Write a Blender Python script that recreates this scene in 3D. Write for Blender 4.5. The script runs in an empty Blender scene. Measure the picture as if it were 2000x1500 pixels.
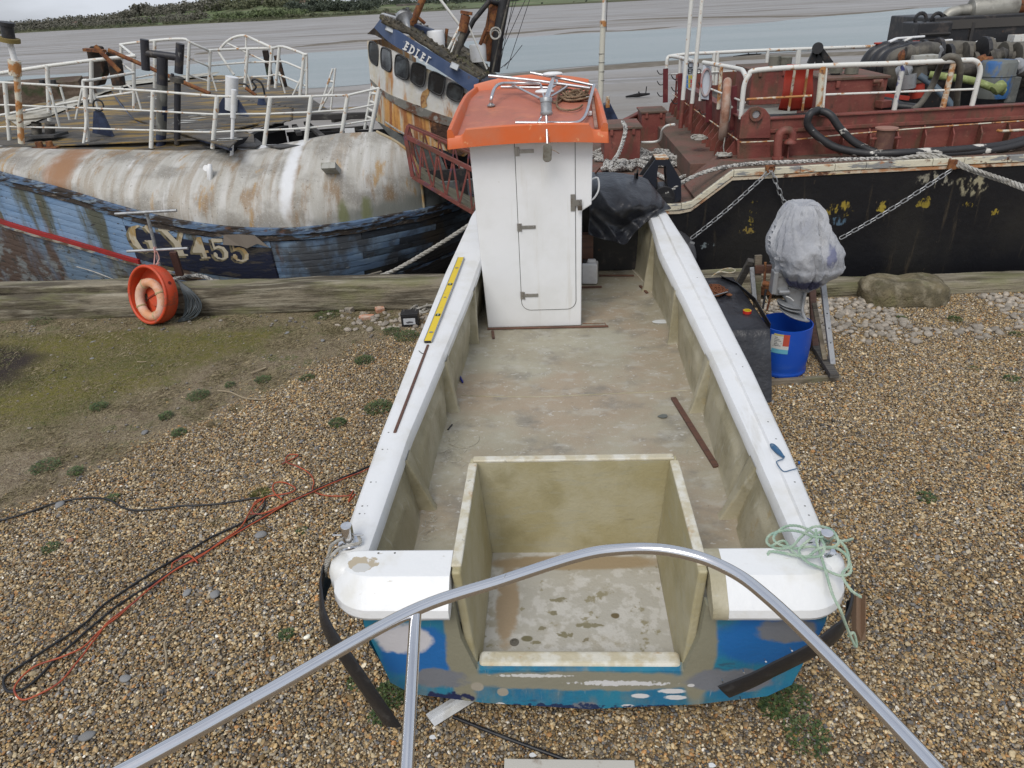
import bpy, math, random
import numpy as np
from mathutils import Matrix, Vector, noise
random.seed(7)
S = bpy.context.scene
COL = S.collection
F = 1387.; CAMH = 3.7
RHO, PIT, YAW = math.radians(3.15), math.radians(28.27), math.radians(4.1)
_f = Vector((0, math.cos(PIT), -math.sin(PIT))); _u = Vector((0, math.sin(PIT), math.cos(PIT))); _r = Vector((1, 0, 0))
RZ = Matrix.Rotation(YAW, 3, 'Z')
CF = RZ @ _f
CR = RZ @ (_r * math.cos(RHO) - _u * math.sin(RHO))
CU = RZ @ (_r * math.sin(RHO) + _u * math.cos(RHO))
CAM = Vector((0, 0, CAMH))
cd = bpy.data.cameras.new('camera'); cam = bpy.data.objects.new('camera', cd); COL.objects.link(cam)
cd.sensor_fit = 'HORIZONTAL'; cd.sensor_width = 36; cd.lens = 36 * F / 2000.; cd.clip_start = 0.02; cd.clip_end = 9000
m4 = Matrix((CR, CU, -CF)).transposed().to_4x4(); m4.translation = CAM
cam.matrix_world = m4
S.camera = cam
w = bpy.data.worlds.new('World'); S.world = w; w.use_nodes = True
nt = w.node_tree; nt.nodes.clear()
SUN_EL, SUN_AZ = math.radians(52), math.radians(-160)      # azimuth clockwise from +Y (towards the river)
sky = nt.nodes.new('ShaderNodeTexSky'); sky.sky_type = 'NISHITA'; sky.sun_disc = False
sky.sun_elevation = SUN_EL; sky.sun_rotation = SUN_AZ; sky.dust_density = 3.0; sky.air_density = 1.0; sky.altitude = 5
tc = nt.nodes.new('ShaderNodeTexCoord'); mp = nt.nodes.new('ShaderNodeMapping'); mp.inputs['Scale'].default_value = (1.2, 1.2, 5)
cn = nt.nodes.new('ShaderNodeTexNoise'); cn.inputs['Scale'].default_value = 2.2; cn.inputs['Detail'].default_value = 7
cr = nt.nodes.new('ShaderNodeMapRange'); cr.inputs[1].default_value = .38; cr.inputs[2].default_value = .62; cr.inputs[3].default_value = .35; cr.inputs[4].default_value = .92
mx = nt.nodes.new('ShaderNodeMix'); mx.data_type = 'RGBA'; mx.inputs[7].default_value = (6.6, 7.0, 7.7, 1)
bg = nt.nodes.new('ShaderNodeBackground'); bg.inputs['Strength'].default_value = 0.094
wo = nt.nodes.new('ShaderNodeOutputWorld')
L = nt.links.new
L(tc.outputs['Generated'], mp.inputs[0]); L(mp.outputs[0], cn.inputs[0]); L(cn.outputs[0], cr.inputs[0]); L(cr.outputs[0], mx.inputs[0])
L(sky.outputs[0], mx.inputs[6]); L(mx.outputs[2], bg.inputs[0]); L(bg.outputs[0], wo.inputs[0])
sd = bpy.data.lights.new('sun', 'SUN'); sd.energy = 1.5; sd.angle = math.radians(32); sd.color = (1, .965, .91)
so = bpy.data.objects.new('sun', sd); COL.objects.link(so)
sv = Vector((math.sin(SUN_AZ) * math.cos(SUN_EL), math.cos(SUN_AZ) * math.cos(SUN_EL), math.sin(SUN_EL)))
so.rotation_euler = sv.to_track_quat('Z', 'Y').to_euler(); so.location = (0, -5, 12)
S.view_settings.view_transform = 'Standard'; S.view_settings.look = 'None'
S.view_settings.exposure = 0.26; S.view_settings.gamma = 1; S.view_settings.use_curve_mapping = False
try:
    S.cycles.max_bounces = 6; S.cycles.diffuse_bounces = 3; S.cycles.glossy_bounces = 3; S.cycles.transmission_bounces = 4
except Exception: pass

def ray(x, y): return CF + CR * ((x - 1000) / F) - CU * ((y - 750) / F)
def PZ(x, y, z):                      # point of the horizontal plane z seen at that place of the photograph
    d = ray(x, y); return CAM + d * ((z - CAMH) / d.z)
def PY(x, y, Y):                      # point at distance Y across the quay
    d = ray(x, y); return CAM + d * (Y / d.y)
def PL(x, y, p0, n):                  # any plane
    d = ray(x, y); n = Vector(n); return CAM + d * ((Vector(p0) - CAM).dot(n) / d.dot(n))
def lerp(a, b, t): return a + (b - a) * t
def interp(x, tab):
    if x <= tab[0][0]: return tab[0][1]
    for (a, b), (c, d) in zip(tab, tab[1:]):
        if x <= c: return b + (d - b) * (x - a) / (c - a)
    return tab[-1][1]
def sstep(a, b, x):
    t = min(1, max(0, (x - a) / (b - a))); return t * t * (3 - 2 * t)

MATS = {}
def noise_mask(nt, co, scale, thr, soft, seed, detail=6, dist=0.0):
    m = nt.nodes.new('ShaderNodeMapping'); m.inputs['Scale'].default_value = scale if isinstance(scale, tuple) else (scale,) * 3
    m.inputs['Location'].default_value = (seed * 3.7, seed * 1.9, seed * 5.3)
    n = nt.nodes.new('ShaderNodeTexNoise'); n.inputs['Scale'].default_value = 1; n.inputs['Detail'].default_value = detail; n.inputs['Distortion'].default_value = dist
    n.inputs['Roughness'].default_value = .6
    r = nt.nodes.new('ShaderNodeMapRange'); r.interpolation_type = 'SMOOTHSTEP'
    r.inputs[1].default_value = thr - soft; r.inputs[2].default_value = thr + soft
    nt.links.new(co, m.inputs[0]); nt.links.new(m.outputs[0], n.inputs[0]); nt.links.new(n.outputs[0], r.inputs[0])
    return r.outputs[0], n.outputs[0]
def mixc(nt, fac, a, b):
    x = nt.nodes.new('ShaderNodeMix'); x.data_type = 'RGBA'
    if hasattr(fac, 'links'): nt.links.new(fac, x.inputs[0])
    else: x.inputs[0].default_value = fac
    for s, v in ((x.inputs[6], a), (x.inputs[7], b)):
        if hasattr(v, 'links'): nt.links.new(v, s)
        else: s.default_value = (*v, 1)
    return x.outputs[2]
def blob_mask(nt, co, c, r, axes=(0, 2), wob=.25, seed=0, soft=.04, brk=0.0):
    """irregular patch of paint: ellipse in two object axes with a wobbly edge"""
    sx = nt.nodes.new('ShaderNodeSeparateXYZ'); nt.links.new(co, sx.inputs[0])
    tot = None
    for ax, cc, rr in zip(axes, c, r):
        a = nt.nodes.new('ShaderNodeMath'); a.operation = 'SUBTRACT'; nt.links.new(sx.outputs[ax], a.inputs[0]); a.inputs[1].default_value = cc
        b = nt.nodes.new('ShaderNodeMath'); b.operation = 'DIVIDE'; nt.links.new(a.outputs[0], b.inputs[0]); b.inputs[1].default_value = rr
        p = nt.nodes.new('ShaderNodeMath'); p.operation = 'POWER'; nt.links.new(b.outputs[0], p.inputs[0]); p.inputs[1].default_value = 2
        if tot is None: tot = p.outputs[0]
        else:
            s = nt.nodes.new('ShaderNodeMath'); s.operation = 'ADD'; nt.links.new(tot, s.inputs[0]); nt.links.new(p.outputs[0], s.inputs[1]); tot = s.outputs[0]
    n = nt.nodes.new('ShaderNodeTexNoise'); n.inputs['Scale'].default_value = 2.2 / max(min(r), .02) * .35; n.inputs['Detail'].default_value = 4
    m = nt.nodes.new('ShaderNodeMapping'); m.inputs['Location'].default_value = (seed, seed * 2.1, 0); nt.links.new(co, m.inputs[0]); nt.links.new(m.outputs[0], n.inputs[0])
    k = nt.nodes.new('ShaderNodeMath'); k.operation = 'MULTIPLY_ADD'; nt.links.new(n.outputs[0], k.inputs[0]); k.inputs[1].default_value = wob * 8; k.inputs[2].default_value = -wob * 4
    s = nt.nodes.new('ShaderNodeMath'); s.operation = 'ADD'; nt.links.new(tot, s.inputs[0]); nt.links.new(k.outputs[0], s.inputs[1])
    r_ = nt.nodes.new('ShaderNodeMapRange'); r_.inputs[1].default_value = 1 + soft; r_.inputs[2].default_value = 1 - soft; r_.interpolation_type = 'SMOOTHSTEP'
    nt.links.new(s.outputs[0], r_.inputs[0])
    if brk:
        k2, _ = noise_mask(nt, co, (16, 16, 7), .5 + brk * .1, .05, seed + 3)
        mm = nt.nodes.new('ShaderNodeMath'); mm.operation = 'MULTIPLY'; nt.links.new(r_.outputs[0], mm.inputs[0]); nt.links.new(k2, mm.inputs[1]); return mm.outputs[0]
    return r_.outputs[0]
def W(name, base, rough=.6, layers=(), bump=(), metal=0.0, spec=.5, blobs=(), vary=0.0, coat=0.0, blob_axes=(0, 2), bsoft=.12, brk=0.0, shift=True):
    """weathered surface: base colour, noise layers (colour, scale, threshold, softness, seed), blobs, bumps (scale, height)"""
    if name in MATS: return MATS[name]
    m = bpy.data.materials.new(name); m.use_nodes = True; nt = m.node_tree; nt.nodes.clear()
    b = nt.nodes.new('ShaderNodeBsdfPrincipled'); o = nt.nodes.new('ShaderNodeOutputMaterial'); nt.links.new(b.outputs[0], o.inputs[0])
    t = nt.nodes.new('ShaderNodeTexCoord'); co = t.outputs['Object']
    c = base
    if vary:
        oi = nt.nodes.new('ShaderNodeObjectInfo'); rr = nt.nodes.new('ShaderNodeMapRange'); rr.inputs[3].default_value = 1 - vary; rr.inputs[4].default_value = 1 + vary
        nt.links.new(oi.outputs['Random'], rr.inputs[0]); hs = nt.nodes.new('ShaderNodeHueSaturation'); hs.inputs['Color'].default_value = (*base, 1)
        nt.links.new(rr.outputs[0], hs.inputs['Value']); c = hs.outputs[0]
    if vary and shift:
        ad = nt.nodes.new('ShaderNodeVectorMath'); ad.operation = 'ADD'; cb = nt.nodes.new('ShaderNodeCombineXYZ')
        ml = nt.nodes.new('ShaderNodeMath'); ml.operation = 'MULTIPLY'; ml.inputs[1].default_value = 37; nt.links.new(oi.outputs['Random'], ml.inputs[0])
        nt.links.new(ml.outputs[0], cb.inputs[0]); nt.links.new(co, ad.inputs[0]); nt.links.new(cb.outputs[0], ad.inputs[1]); co = ad.outputs[0]
    for ly in layers:
        col, sc, thr, soft, seed = ly[:5]
        k, _ = noise_mask(nt, co, sc, thr, soft, seed)
        if len(ly) > 5:
            mm = nt.nodes.new('ShaderNodeMath'); mm.operation = 'MULTIPLY'; nt.links.new(k, mm.inputs[0]); mm.inputs[1].default_value = ly[5]; k = mm.outputs[0]
        c = mixc(nt, k, c, col)
    for i, bl in enumerate(blobs):
        col, cc, rr = bl[:3]; wob = bl[3] if len(bl) > 3 else .25
        c = mixc(nt, blob_mask(nt, t.outputs['Object'], cc, rr, axes=blob_axes, wob=wob, seed=i * 1.7 + 1, soft=bsoft, brk=brk), c, col)
    if hasattr(c, 'links'): nt.links.new(c, b.inputs['Base Color'])
    else: b.inputs['Base Color'].default_value = (*c, 1)
    b.inputs['Roughness'].default_value = rough; b.inputs['Metallic'].default_value = metal
    b.inputs['Specular IOR Level'].default_value = spec; b.inputs['Coat Weight'].default_value = coat
    prev = None
    for sc, h in bump:
        _, n = noise_mask(nt, co, sc, .5, .3, 9.1, detail=5)
        bp = nt.nodes.new('ShaderNodeBump'); bp.inputs['Distance'].default_value = h; bp.inputs['Strength'].default_value = 1
        nt.links.new(n, bp.inputs['Height'])
        if prev: nt.links.new(prev, bp.inputs['Normal'])
        prev = bp.outputs[0]
    if prev: nt.links.new(prev, b.inputs['Normal'])
    MATS[name] = m; m['bsdf'] = b.name
    return m

def frame_to(d, up=Vector((0, 0, 1))):
    d = Vector(d).normalized(); up = Vector(up)
    if abs(d.dot(up)) > .98: up = Vector((0, 1, 0)) if abs(d.y) < .9 else Vector((1, 0, 0))
    x = up.cross(d).normalized(); y = d.cross(x); return x, y, d
def spline(pts, n=8, closed=False):
    pts = [Vector(p) for p in pts]; N = len(pts); out = []
    rng = range(N if closed else N - 1)
    for i in rng:
        if closed: p0, p1, p2, p3 = pts[(i - 1) % N], pts[i], pts[(i + 1) % N], pts[(i + 2) % N]
        else: p0, p1, p2, p3 = pts[max(i - 1, 0)], pts[i], pts[i + 1], pts[min(i + 2, N - 1)]
        for k in range(n):
            t = k / n; out.append(.5 * ((2 * p1) + (p2 - p0) * t + (2 * p0 - 5 * p1 + 4 * p2 - p3) * t * t + (3 * p1 - p0 - 3 * p2 + p3) * t ** 3))
    if not closed: out.append(pts[-1])
    return out
class MB:
    def __init__(s): s.v = []; s.f = []; s.mi = []
    def add(s, vs, fs, mi=0):
        o = len(s.v); s.v += [tuple(p) for p in vs]; s.f += [tuple(i + o for i in f) for f in fs]; s.mi += [mi] * len(fs); return s
    def box(s, c, d, R=None, taper=1.0, mi=0):
        c = Vector(c); hx, hy, hz = [k / 2 for k in d]; vs = []
        for z in (-1, 1):
            t = taper if z > 0 else 1
            for x, y in ((-1, -1), (1, -1), (1, 1), (-1, 1)):
                p = Vector((x * hx * t, y * hy * t, z * hz)); vs.append(c + (R @ p if R else p))
        return s.add(vs, [(0, 3, 2, 1), (4, 5, 6, 7), (0, 1, 5, 4), (1, 2, 6, 5), (2, 3, 7, 6), (3, 0, 4, 7)], mi)
    def beam(s, p, q, w, h, up=(0, 0, 1), mi=0):
        p, q = Vector(p), Vector(q); x, y, d = frame_to(q - p, up); vs = []
        for e in (p, q):
            for a, b in ((-1, -1), (1, -1), (1, 1), (-1, 1)): vs.append(e + x * a * w / 2 + y * b * h / 2)
        return s.add(vs, [(0, 3, 2, 1), (4, 5, 6, 7), (0, 1, 5, 4), (1, 2, 6, 5), (2, 3, 7, 6), (3, 0, 4, 7)], mi)
    def tube(s, pts, r, n=8, closed=False, cap=True, flat=1.0, mi=0):
        pts = [Vector(p) for p in pts]; N = len(pts); vs = []; fs = []
        rr = r if isinstance(r, (list, tuple)) else [r] * N
        up = None
        for i, p in enumerate(pts):
            d = (pts[(i + 1) % N] - pts[i - 1]) if closed else (pts[min(i + 1, N - 1)] - pts[max(i - 1, 0)])
            if d.length < 1e-9: d = Vector((0, 0, 1))
            d.normalize()
            if up is None: x, y, _ = frame_to(d)
            else:
                x = up - d * up.dot(d)
                if x.length < 1e-6: x, y, _ = frame_to(d)
                x.normalize(); y = d.cross(x)
            up = x
            for k in range(n):
                a = 2 * math.pi * k / n; vs.append(p + (x * math.cos(a) + y * math.sin(a) * flat) * rr[i])
        for i in range(N if closed else N - 1):
            j = (i + 1) % N
            for k in range(n):
                l = (k + 1) % n; fs.append((i * n + k, i * n + l, j * n + l, j * n + k))
        if cap and not closed: fs += [tuple(range(n))[::-1], tuple((N - 1) * n + k for k in range(n))]
        return s.add(vs, fs, mi)
    def cyl(s, p, q, r, r2=None, n=16, mi=0): return s.tube([p, q], [r, r if r2 is None else r2], n, mi=mi)
    def lathe(s, prof, c, n=24, R=None, cap=True, mi=0, sx=1, sy=1):
        c = Vector(c); vs = []; fs = []
        for rr, z in prof:
            for k in range(n):
                a = 2 * math.pi * k / n; p = Vector((rr * math.cos(a) * sx, rr * math.sin(a) * sy, z)); vs.append(c + (R @ p if R else p))
        for i in range(len(prof) - 1):
            for k in range(n):
                l = (k + 1) % n; fs.append((i * n + k, i * n + l, (i + 1) * n + l, (i + 1) * n + k))
        if cap: fs += [tuple(range(n))[::-1], tuple((len(prof) - 1) * n + k for k in range(n))]
        return s.add(vs, fs, mi)
    def torus(s, c, Rr, r, R=None, n=28, m=10, sx=1, sy=1, mi=0):
        c = Vector(c); pts = []
        for k in range(n):
            a = 2 * math.pi * k / n; p = Vector((Rr * math.cos(a) * sx, Rr * math.sin(a) * sy, 0)); pts.append(c + (R @ p if R else p))
        return s.tube(pts, r, m, closed=True, mi=mi)
    def grid(s, rows, closed=False, mi=0):
        n = len(rows[0]); vs = [p for r in rows for p in r]; fs = []
        for i in range(len(rows) - 1):
            for k in range(n if closed else n - 1):
                l = (k + 1) % n; fs.append((i * n + k, i * n + l, (i + 1) * n + l, (i + 1) * n + k))
        return s.add(vs, fs, mi)
    def prism(s, pts, vec, mi=0):
        pts = [Vector(p) for p in pts]; vec = Vector(vec); n = len(pts)
        nrm = Vector((0, 0, 0))
        for i in range(n): nrm += pts[i].cross(pts[(i + 1) % n])
        if nrm.dot(vec) > 0: pts = pts[::-1]
        vs = pts + [p + vec for p in pts]
        fs = [tuple(range(n)), tuple(range(n, 2 * n))[::-1]] + [(i, i + n, (i + 1) % n + n, (i + 1) % n) for i in range(n)]
        return s.add(vs, fs, mi)
    def mesh(s, name, mats, smooth=0):
        me = bpy.data.meshes.new(name); me.from_pydata(s.v, [], s.f)
        for m in (mats if isinstance(mats, (list, tuple)) else [mats]): me.materials.append(m)
        if any(s.mi): me.polygons.foreach_set('material_index', s.mi)
        if smooth:
            me.polygons.foreach_set('use_smooth', [True] * len(s.f)); me.update()
            me.set_sharp_from_angle(angle=math.radians(smooth))
        me.update(); return me
    def build(s, name, mat, parent=None, smooth=0, bevel=0, seg=2, label=None, solid=0, subd=0):
        me = s.mesh(name, mat, smooth)
        return link(name, me, parent, bevel=bevel, seg=seg, label=label, solid=solid, subd=subd)
def link(name, me, parent=None, M=None, bevel=0, seg=2, label=None, solid=0, subd=0):
    o = bpy.data.objects.new(name, me); COL.objects.link(o)
    if M is not None: o.matrix_basis = M
    if parent:
        o.parent = parent
        if parent.type == 'EMPTY': o.matrix_parent_inverse = Matrix.Translation(-Vector(parent['base']))
        elif parent.type == 'MESH' and parent.matrix_basis != Matrix.Identity(4): o.matrix_parent_inverse = parent.matrix_basis.inverted()
    if solid: k = o.modifiers.new('s', 'SOLIDIFY'); k.thickness = solid; k.offset = 0
    if subd: k = o.modifiers.new('d', 'SUBSURF'); k.levels = subd; k.render_levels = subd
    if bevel: k = o.modifiers.new('b', 'BEVEL'); k.width = bevel; k.segments = seg; k.limit_method = 'ANGLE'; k.angle_limit = math.radians(40)
    if label: o['label'] = label
    return o
def tag(o, label, cat, group=None, kind=None):
    if kind: o['kind'] = kind
    if label: o['label'] = label
    if cat: o['category'] = cat
    if group: o['group'] = group
    return o
def thing(name, loc, label, cat, group=None):
    o = bpy.data.objects.new(name, None); COL.objects.link(o); o.location = loc; o['base'] = tuple(loc); o.empty_display_size = .2
    return tag(o, label, cat, group)
def struct(o): o['kind'] = 'structure'; return o
def copy_thing(root, loc, rz=0, label=None, sc=1):
    """copy of a thing with its parts"""
    r = root.copy(); COL.objects.link(r); r.location = loc; r.rotation_euler = (0, 0, rz); r.scale = (sc,) * 3
    if label: r['label'] = label
    for ch in root.children:
        c = ch.copy(); COL.objects.link(c); c.parent = r
        for g in ch.children:
            d = g.copy(); COL.objects.link(d); d.parent = c
    return r
def strand_rope(pts, R, pitch=None, n=5, strands=3, step=None):
    """laid rope: strands wound round the path, returned as a builder"""
    pitch = pitch or R * 7; step = step or pitch / 7
    pts = [Vector(p) for p in pts]; path = [pts[0]]; acc = 0.0; dist = [0.0]
    for a, b in zip(pts, pts[1:]):
        Ls = (b - a).length
        if Ls < 1e-9: continue
        k = max(1, int(round(Ls / step)))
        for i in range(1, k + 1): path.append(a.lerp(b, i / k)); dist.append(dist[-1] + Ls / k)
    up = None; fr = []
    for i, p in enumerate(path):
        d = path[min(i + 1, len(path) - 1)] - path[max(i - 1, 0)]
        d = d.normalized() if d.length > 1e-9 else Vector((1, 0, 0))
        if up is None: x, y, _ = frame_to(d)
        else:
            x = up - d * up.dot(d)
            if x.length < 1e-6: x, y, _ = frame_to(d)
            x.normalize(); y = d.cross(x)
        up = x; fr.append((x, y))
    mb = MB()
    for s_ in range(strands):
        q = []
        for p, dd, (x, y) in zip(path, dist, fr):
            a = 2 * math.pi * (dd / pitch + s_ / strands); q.append(p + (x * math.cos(a) + y * math.sin(a)) * R * .5)
        mb.tube(q, R * .56, n)
    return mb
def text_mesh(s, size, bold=0.0, extr=0.002):
    cu = bpy.data.curves.new('lettering', 'FONT'); cu.body = s; cu.size = size; cu.offset = bold; cu.extrude = extr; cu.resolution_u = 4
    o = bpy.data.objects.new('t', cu); COL.objects.link(o); bpy.context.view_layer.update()
    me = bpy.data.meshes.new_from_object(o.evaluated_get(bpy.context.evaluated_depsgraph_get()))
    bpy.data.objects.remove(o); return me
def dnoise(p, s=1.0, seed=0.0): return noise.noise(Vector((p[0] * s + seed, p[1] * s - seed, p[2] * s + seed * .5)))
def g(v): return (v, v, v)
m_white = W('white_gelcoat', (.72, .73, .735), .42, [((.60, .59, .54), 3.0, .57, .12, 1, .6), ((.50, .48, .42), (8, 1.6, 8), .66, .07, 9, .5), ((.35, .33, .28), (30, 30, 30), .72, .03, 2, .5), ((.55, .55, .55), (2, 2, 14), .66, .05, 3, .35)], [(12, .002)])
m_cabin = W('cabin_white_paint', (.78, .79, .80), .36, [((.68, .685, .67), 2.2, .56, .15, 4, .6), ((.62, .60, .55), (9, 9, .8), .66, .08, 7, .45), ((.5, .47, .4), (8, 8, 26), .74, .03, 5, .6)], [(5, .004)])
m_grp = W('raw_fibreglass', (.33, .295, .19), .5, [((.42, .385, .28), 2.6, .5, .16, 1), ((.22, .195, .12), 3.7, .58, .12, 2, .7), ((.47, .45, .36), (6, 20, 6), .64, .07, 3, .6), ((.36, .26, .11), 5.2, .66, .06, 4, .6), ((.42, .40, .34), (45, 45, 45), .64, .06, 6, .35)], [(60, .003), (9, .006)])
m_floor = W('dirty_fibreglass_deck', (.31, .28, .205), .55, [((.37, .35, .27), (1.7, 1.9, 1), .52, .14, 1), ((.345, .265, .185), (.8, 1.0, 1), .53, .12, 11, .75), ((.20, .185, .155), (3.0, 3.3, 1), .59, .10, 2, .75), ((.44, .425, .37), (5, 8, 5), .60, .10, 3, .55), ((.55, .54, .50), (20, 26, 20), .65, .05, 5, .7), ((.13, .125, .105), (9, 9, 9), .72, .03, 8, .7), ((.40, .39, .34), (50, 50, 50), .62, .08, 6, .3)], [(70, .003), (8, .005)])
m_cream = W('worn_fibreglass_edge', (.50, .45, .32), .5, [((.62, .60, .52), 9, .52, .1, 1), ((.42, .27, .12), 7, .64, .06, 2, .8), ((.2, .18, .13), 20, .68, .05, 3, .7)], [(40, .004)])
m_tubesteel = W('brushed_tube_steel', (.60, .60, .61), .30, [((.40, .38, .36), 20, .6, .1, 1, .6)], metal=.9)
m_steel = W('polished_steel', (.74, .74, .75), .15, [((.55, .53, .50), (9, 9, 9), .62, .12, 1, .4), ((.36, .28, .22), 30, .74, .03, 2, .5)], metal=1.0)
m_dullsteel = W('dull_steel', (.42, .41, .39), .36, [((.25, .2, .15), 22, .62, .08, 1, .7)], [(30, .002)], metal=.9)
m_orange = W('orange_gelcoat', (.60, .115, .022), .45, [((.52, .15, .065), 2.4, .5, .15, 1), ((.70, .36, .17), (8, 30, 8), .66, .04, 2, .7), ((.25, .09, .04), (5, 5, 3), .68, .06, 4, .6)], [(14, .002)])
m_orange_floor = W('faded_orange_roof', (.43, .145, .095), .55, [((.38, .13, .08), 1.7, .52, .14, 1), ((.22, .12, .085), (3.2, 3.2, 3.2), .63, .08, 2, .8), ((.55, .2, .11), 4, .6, .1, 3, .6)], [(30, .003)])
m_black_rub = W('black_rubber', (.016, .016, .018), .42, [((.06, .06, .06), 9, .62, .08, 1, .6), ((.3, .3, .3), (60, 60, 60), .76, .02, 2, .5)], [(30, .002)])
m_black_tarp = W('black_polythene', (.020, .021, .026), .36, [((.055, .06, .07), 3, .58, .12, 1, .7), ((.13, .12, .11), (12, 12, 12), .7, .05, 3, .4)], [(3.5, .03)])
m_wood = W('old_grey_timber', (.20, .165, .12), .85, [((.11, .09, .065), (1.2, 14, 14), .52, .12, 1), ((.30, .27, .21), (2, 24, 24), .6, .1, 2, .8), ((.16, .17, .08), 2.3, .6, .1, 4, .6)], [((3, 40, 40), .01), (12, .008)])
m_quay = W('weathered_quay_timber', (.23, .20, .145), .9, [((.07, .057, .038), (.7, 4, 5), .51, .06, 1, .9), ((.33, .30, .23), (1.2, 14, 18), .58, .1, 2, .85), ((.17, .17, .075), (.9, 3, 3), .57, .1, 4, .7), ((.03, .026, .02), (.8, 9, 22), .67, .05, 5, .9)], [((2, 22, 30), .025), (9, .02)])
m_brownwood = W('brown_painted_batten', (.13, .062, .04), .6, [((.08, .04, .03), (3, 30, 30), .55, .1, 1), ((.3, .2, .13), 14, .7, .05, 2, .8)], [((4, 40, 40), .004)], vary=.15)
m_rust = W('rust', (.16, .055, .022), .85, [((.26, .11, .035), 9, .52, .12, 1), ((.07, .03, .018), 15, .58, .1, 2)], [(30, .01)])
m_red = W('red_oxide_paint', (.165, .040, .032), .62, [((.24, .075, .055), 2.2, .5, .15, 1, .8), ((.10, .06, .035), (5, 5, 1.6), .57, .1, 2, .85), ((.30, .13, .09), 14, .66, .06, 3, .6), ((.06, .04, .03), (11, 11, 5), .66, .06, 4, .8)], [(18, .006)], vary=.08)
m_redbright = W('bright_red_sheet', (.36, .035, .02), .55, [((.34, .045, .025), 3, .55, .12, 1)], [(8, .006)])
m_deckred = W('dirty_red_deck', (.16, .085, .065), .85, [((.10, .072, .05), 1.6, .48, .14, 1), ((.22, .07, .055), 3.4, .6, .08, 2, .8), ((.05, .04, .032), 9, .66, .06, 3, .8)], [(22, .01)])
m_barge = W('black_hull_paint', (.008, .008, .010), .45, [((.017, .016, .015), (1.2, 1.2, .8), .55, .12, 1), ((.05, .04, .028), (8, 8, .9), .64, .06, 2, .8), ((.14, .10, .06), (26, 26, 7), .715, .02, 3, .8), ((.2, .19, .17), (14, 14, 2.4), .755, .02, 5, .8)], [(7, .008)], spec=.35,
  blobs=[((.30, .22, .035), (3.92, .98), (.16, .09), .5), ((.07, .12, .17), (3.90, .82), (.12, .06), .6), ((.33, .25, .04), (4.48, .98), (.05, .07), .9), ((.25, .19, .03), (5.02, 1.02), (.08, .07), .9), ((.33, .31, .24), (5.10, 1.33), (.22, .10), .4), ((.33, .30, .20), (5.60, 1.24), (.18, .14), .45), ((.30, .22, .03), (5.62, .97), (.07, .04), .9), ((.30, .22, .03), (6.0, .86), (.05, .04), .8), ((.22, .17, .03), (2.75, .98), (.04, .16), .9), ((.22, .16, .04), (2.72, .72), (.10, .05), .9), ((.16, .19, .2), (2.16, .52), (.10, .04), .9), ((.2, .14, .1), (1.9, .48), (.05, .04), .8)], bsoft=.35, brk=.25)
m_strake = W('cream_rust_strake', (.62, .58, .45), .6, [((.20, .21, .22), (2.6, 2.6, 16), .55, .03, 1, .9), ((.40, .17, .06), (4, 4, 10), .60, .06, 2), ((.45, .30, .05), (5, 5, 9), .7, .05, 5), ((.12, .05, .025), (9, 9, 12), .66, .05, 3)], [(14, .006)])
m_strake2 = W('rusty_lower_strake', (.42, .20, .09), .7, [((.58, .5, .38), (3, 3, 9), .5, .07, 1), ((.50, .33, .05), (1.6, 1.6, 9), .6, .06, 4), ((.10, .04, .02), (8, 8, 12), .62, .05, 3)], [(14, .006)])
m_railwhite = W('rail_white_paint', (.66, .66, .62), .5, [((.42, .22, .09), (9, 9, 9), .62, .05, 1), ((.15, .08, .05), 22, .69, .03, 2)], [(25, .002)])
m_railrust = W('rail_paint_half_rusted', (.58, .55, .45), .6, [((.42, .19, .06), 6, .5, .06, 1), ((.14, .06, .03), 13, .62, .04, 2)], [(25, .004)])
m_navy = W('navy_paint', (.016, .024, .055), .5, [((.04, .06, .12), 4, .55, .1, 1), ((.2, .2, .2), 18, .72, .03, 2, .6)], [(14, .004)])
m_blackmetal = W('black_metal', (.018, .018, .02), .5, [((.06, .05, .045), 6, .6, .08, 1), ((.12, .06, .03), 14, .68, .05, 2, .7)], [(20, .004)])
m_galv = W('galvanised_steel', (.42, .43, .44), .45, [((.3, .31, .32), 14, .5, .1, 1)], [], metal=.5)
m_cloth = W('faded_blue_grey_cloth', (.31, .32, .345), .9, [((.40, .41, .43), (2.5, 2.5, 1.2), .5, .15, 1), ((.20, .21, .245), (3.2, 3.2, 1.6), .60, .10, 2, .6), ((.46, .46, .46), (6, 6, 2), .66, .08, 3, .5), ((.14, .15, .24), (11, 11, 4), .69, .03, 4, .5)], [((9, 9, 5), .03), ((22, 22, 14), .01)], blobs=[((.07, .075, .14), (2.48, 1.06), (.18, .07), .4), ((.15, .16, .24), (2.68, 1.38), (.05, .10), .5)], bsoft=.6)
m_bluebarrel = W('blue_plastic', (.008, .07, .42), .36, [((.03, .10, .42), (3, 3, 8), .58, .1, 1, .6), ((.2, .25, .35), (16, 16, 16), .74, .03, 2, .5)], [(6, .004)])
m_alu = W('grey_cast_aluminium', (.33, .34, .35), .38, [((.2, .2, .2), 12, .6, .08, 1, .6), ((.5, .5, .5), 22, .66, .05, 2, .5)], [(14, .003)], metal=.35)
m_greenrope = W('pale_green_rope', (.27, .38, .29), .8, [((.40, .48, .38), 14, .5, .12, 1), ((.20, .36, .30), 9, .62, .08, 2, .7)], [])
m_greyrope = W('grey_fibre_rope', (.30, .285, .25), .92, [((.42, .41, .38), 20, .52, .12, 1), ((.15, .13, .10), 14, .6, .08, 2, .7)], [(80, .004)])
m_whiterope = W('black_flecked_white_rope', (.47, .46, .43), .9, [((.07, .07, .07), (34, 34, 34), .53, .03, 1, .9), ((.25, .23, .2), 6, .6, .1, 2, .6)], [(60, .004)])
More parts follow.
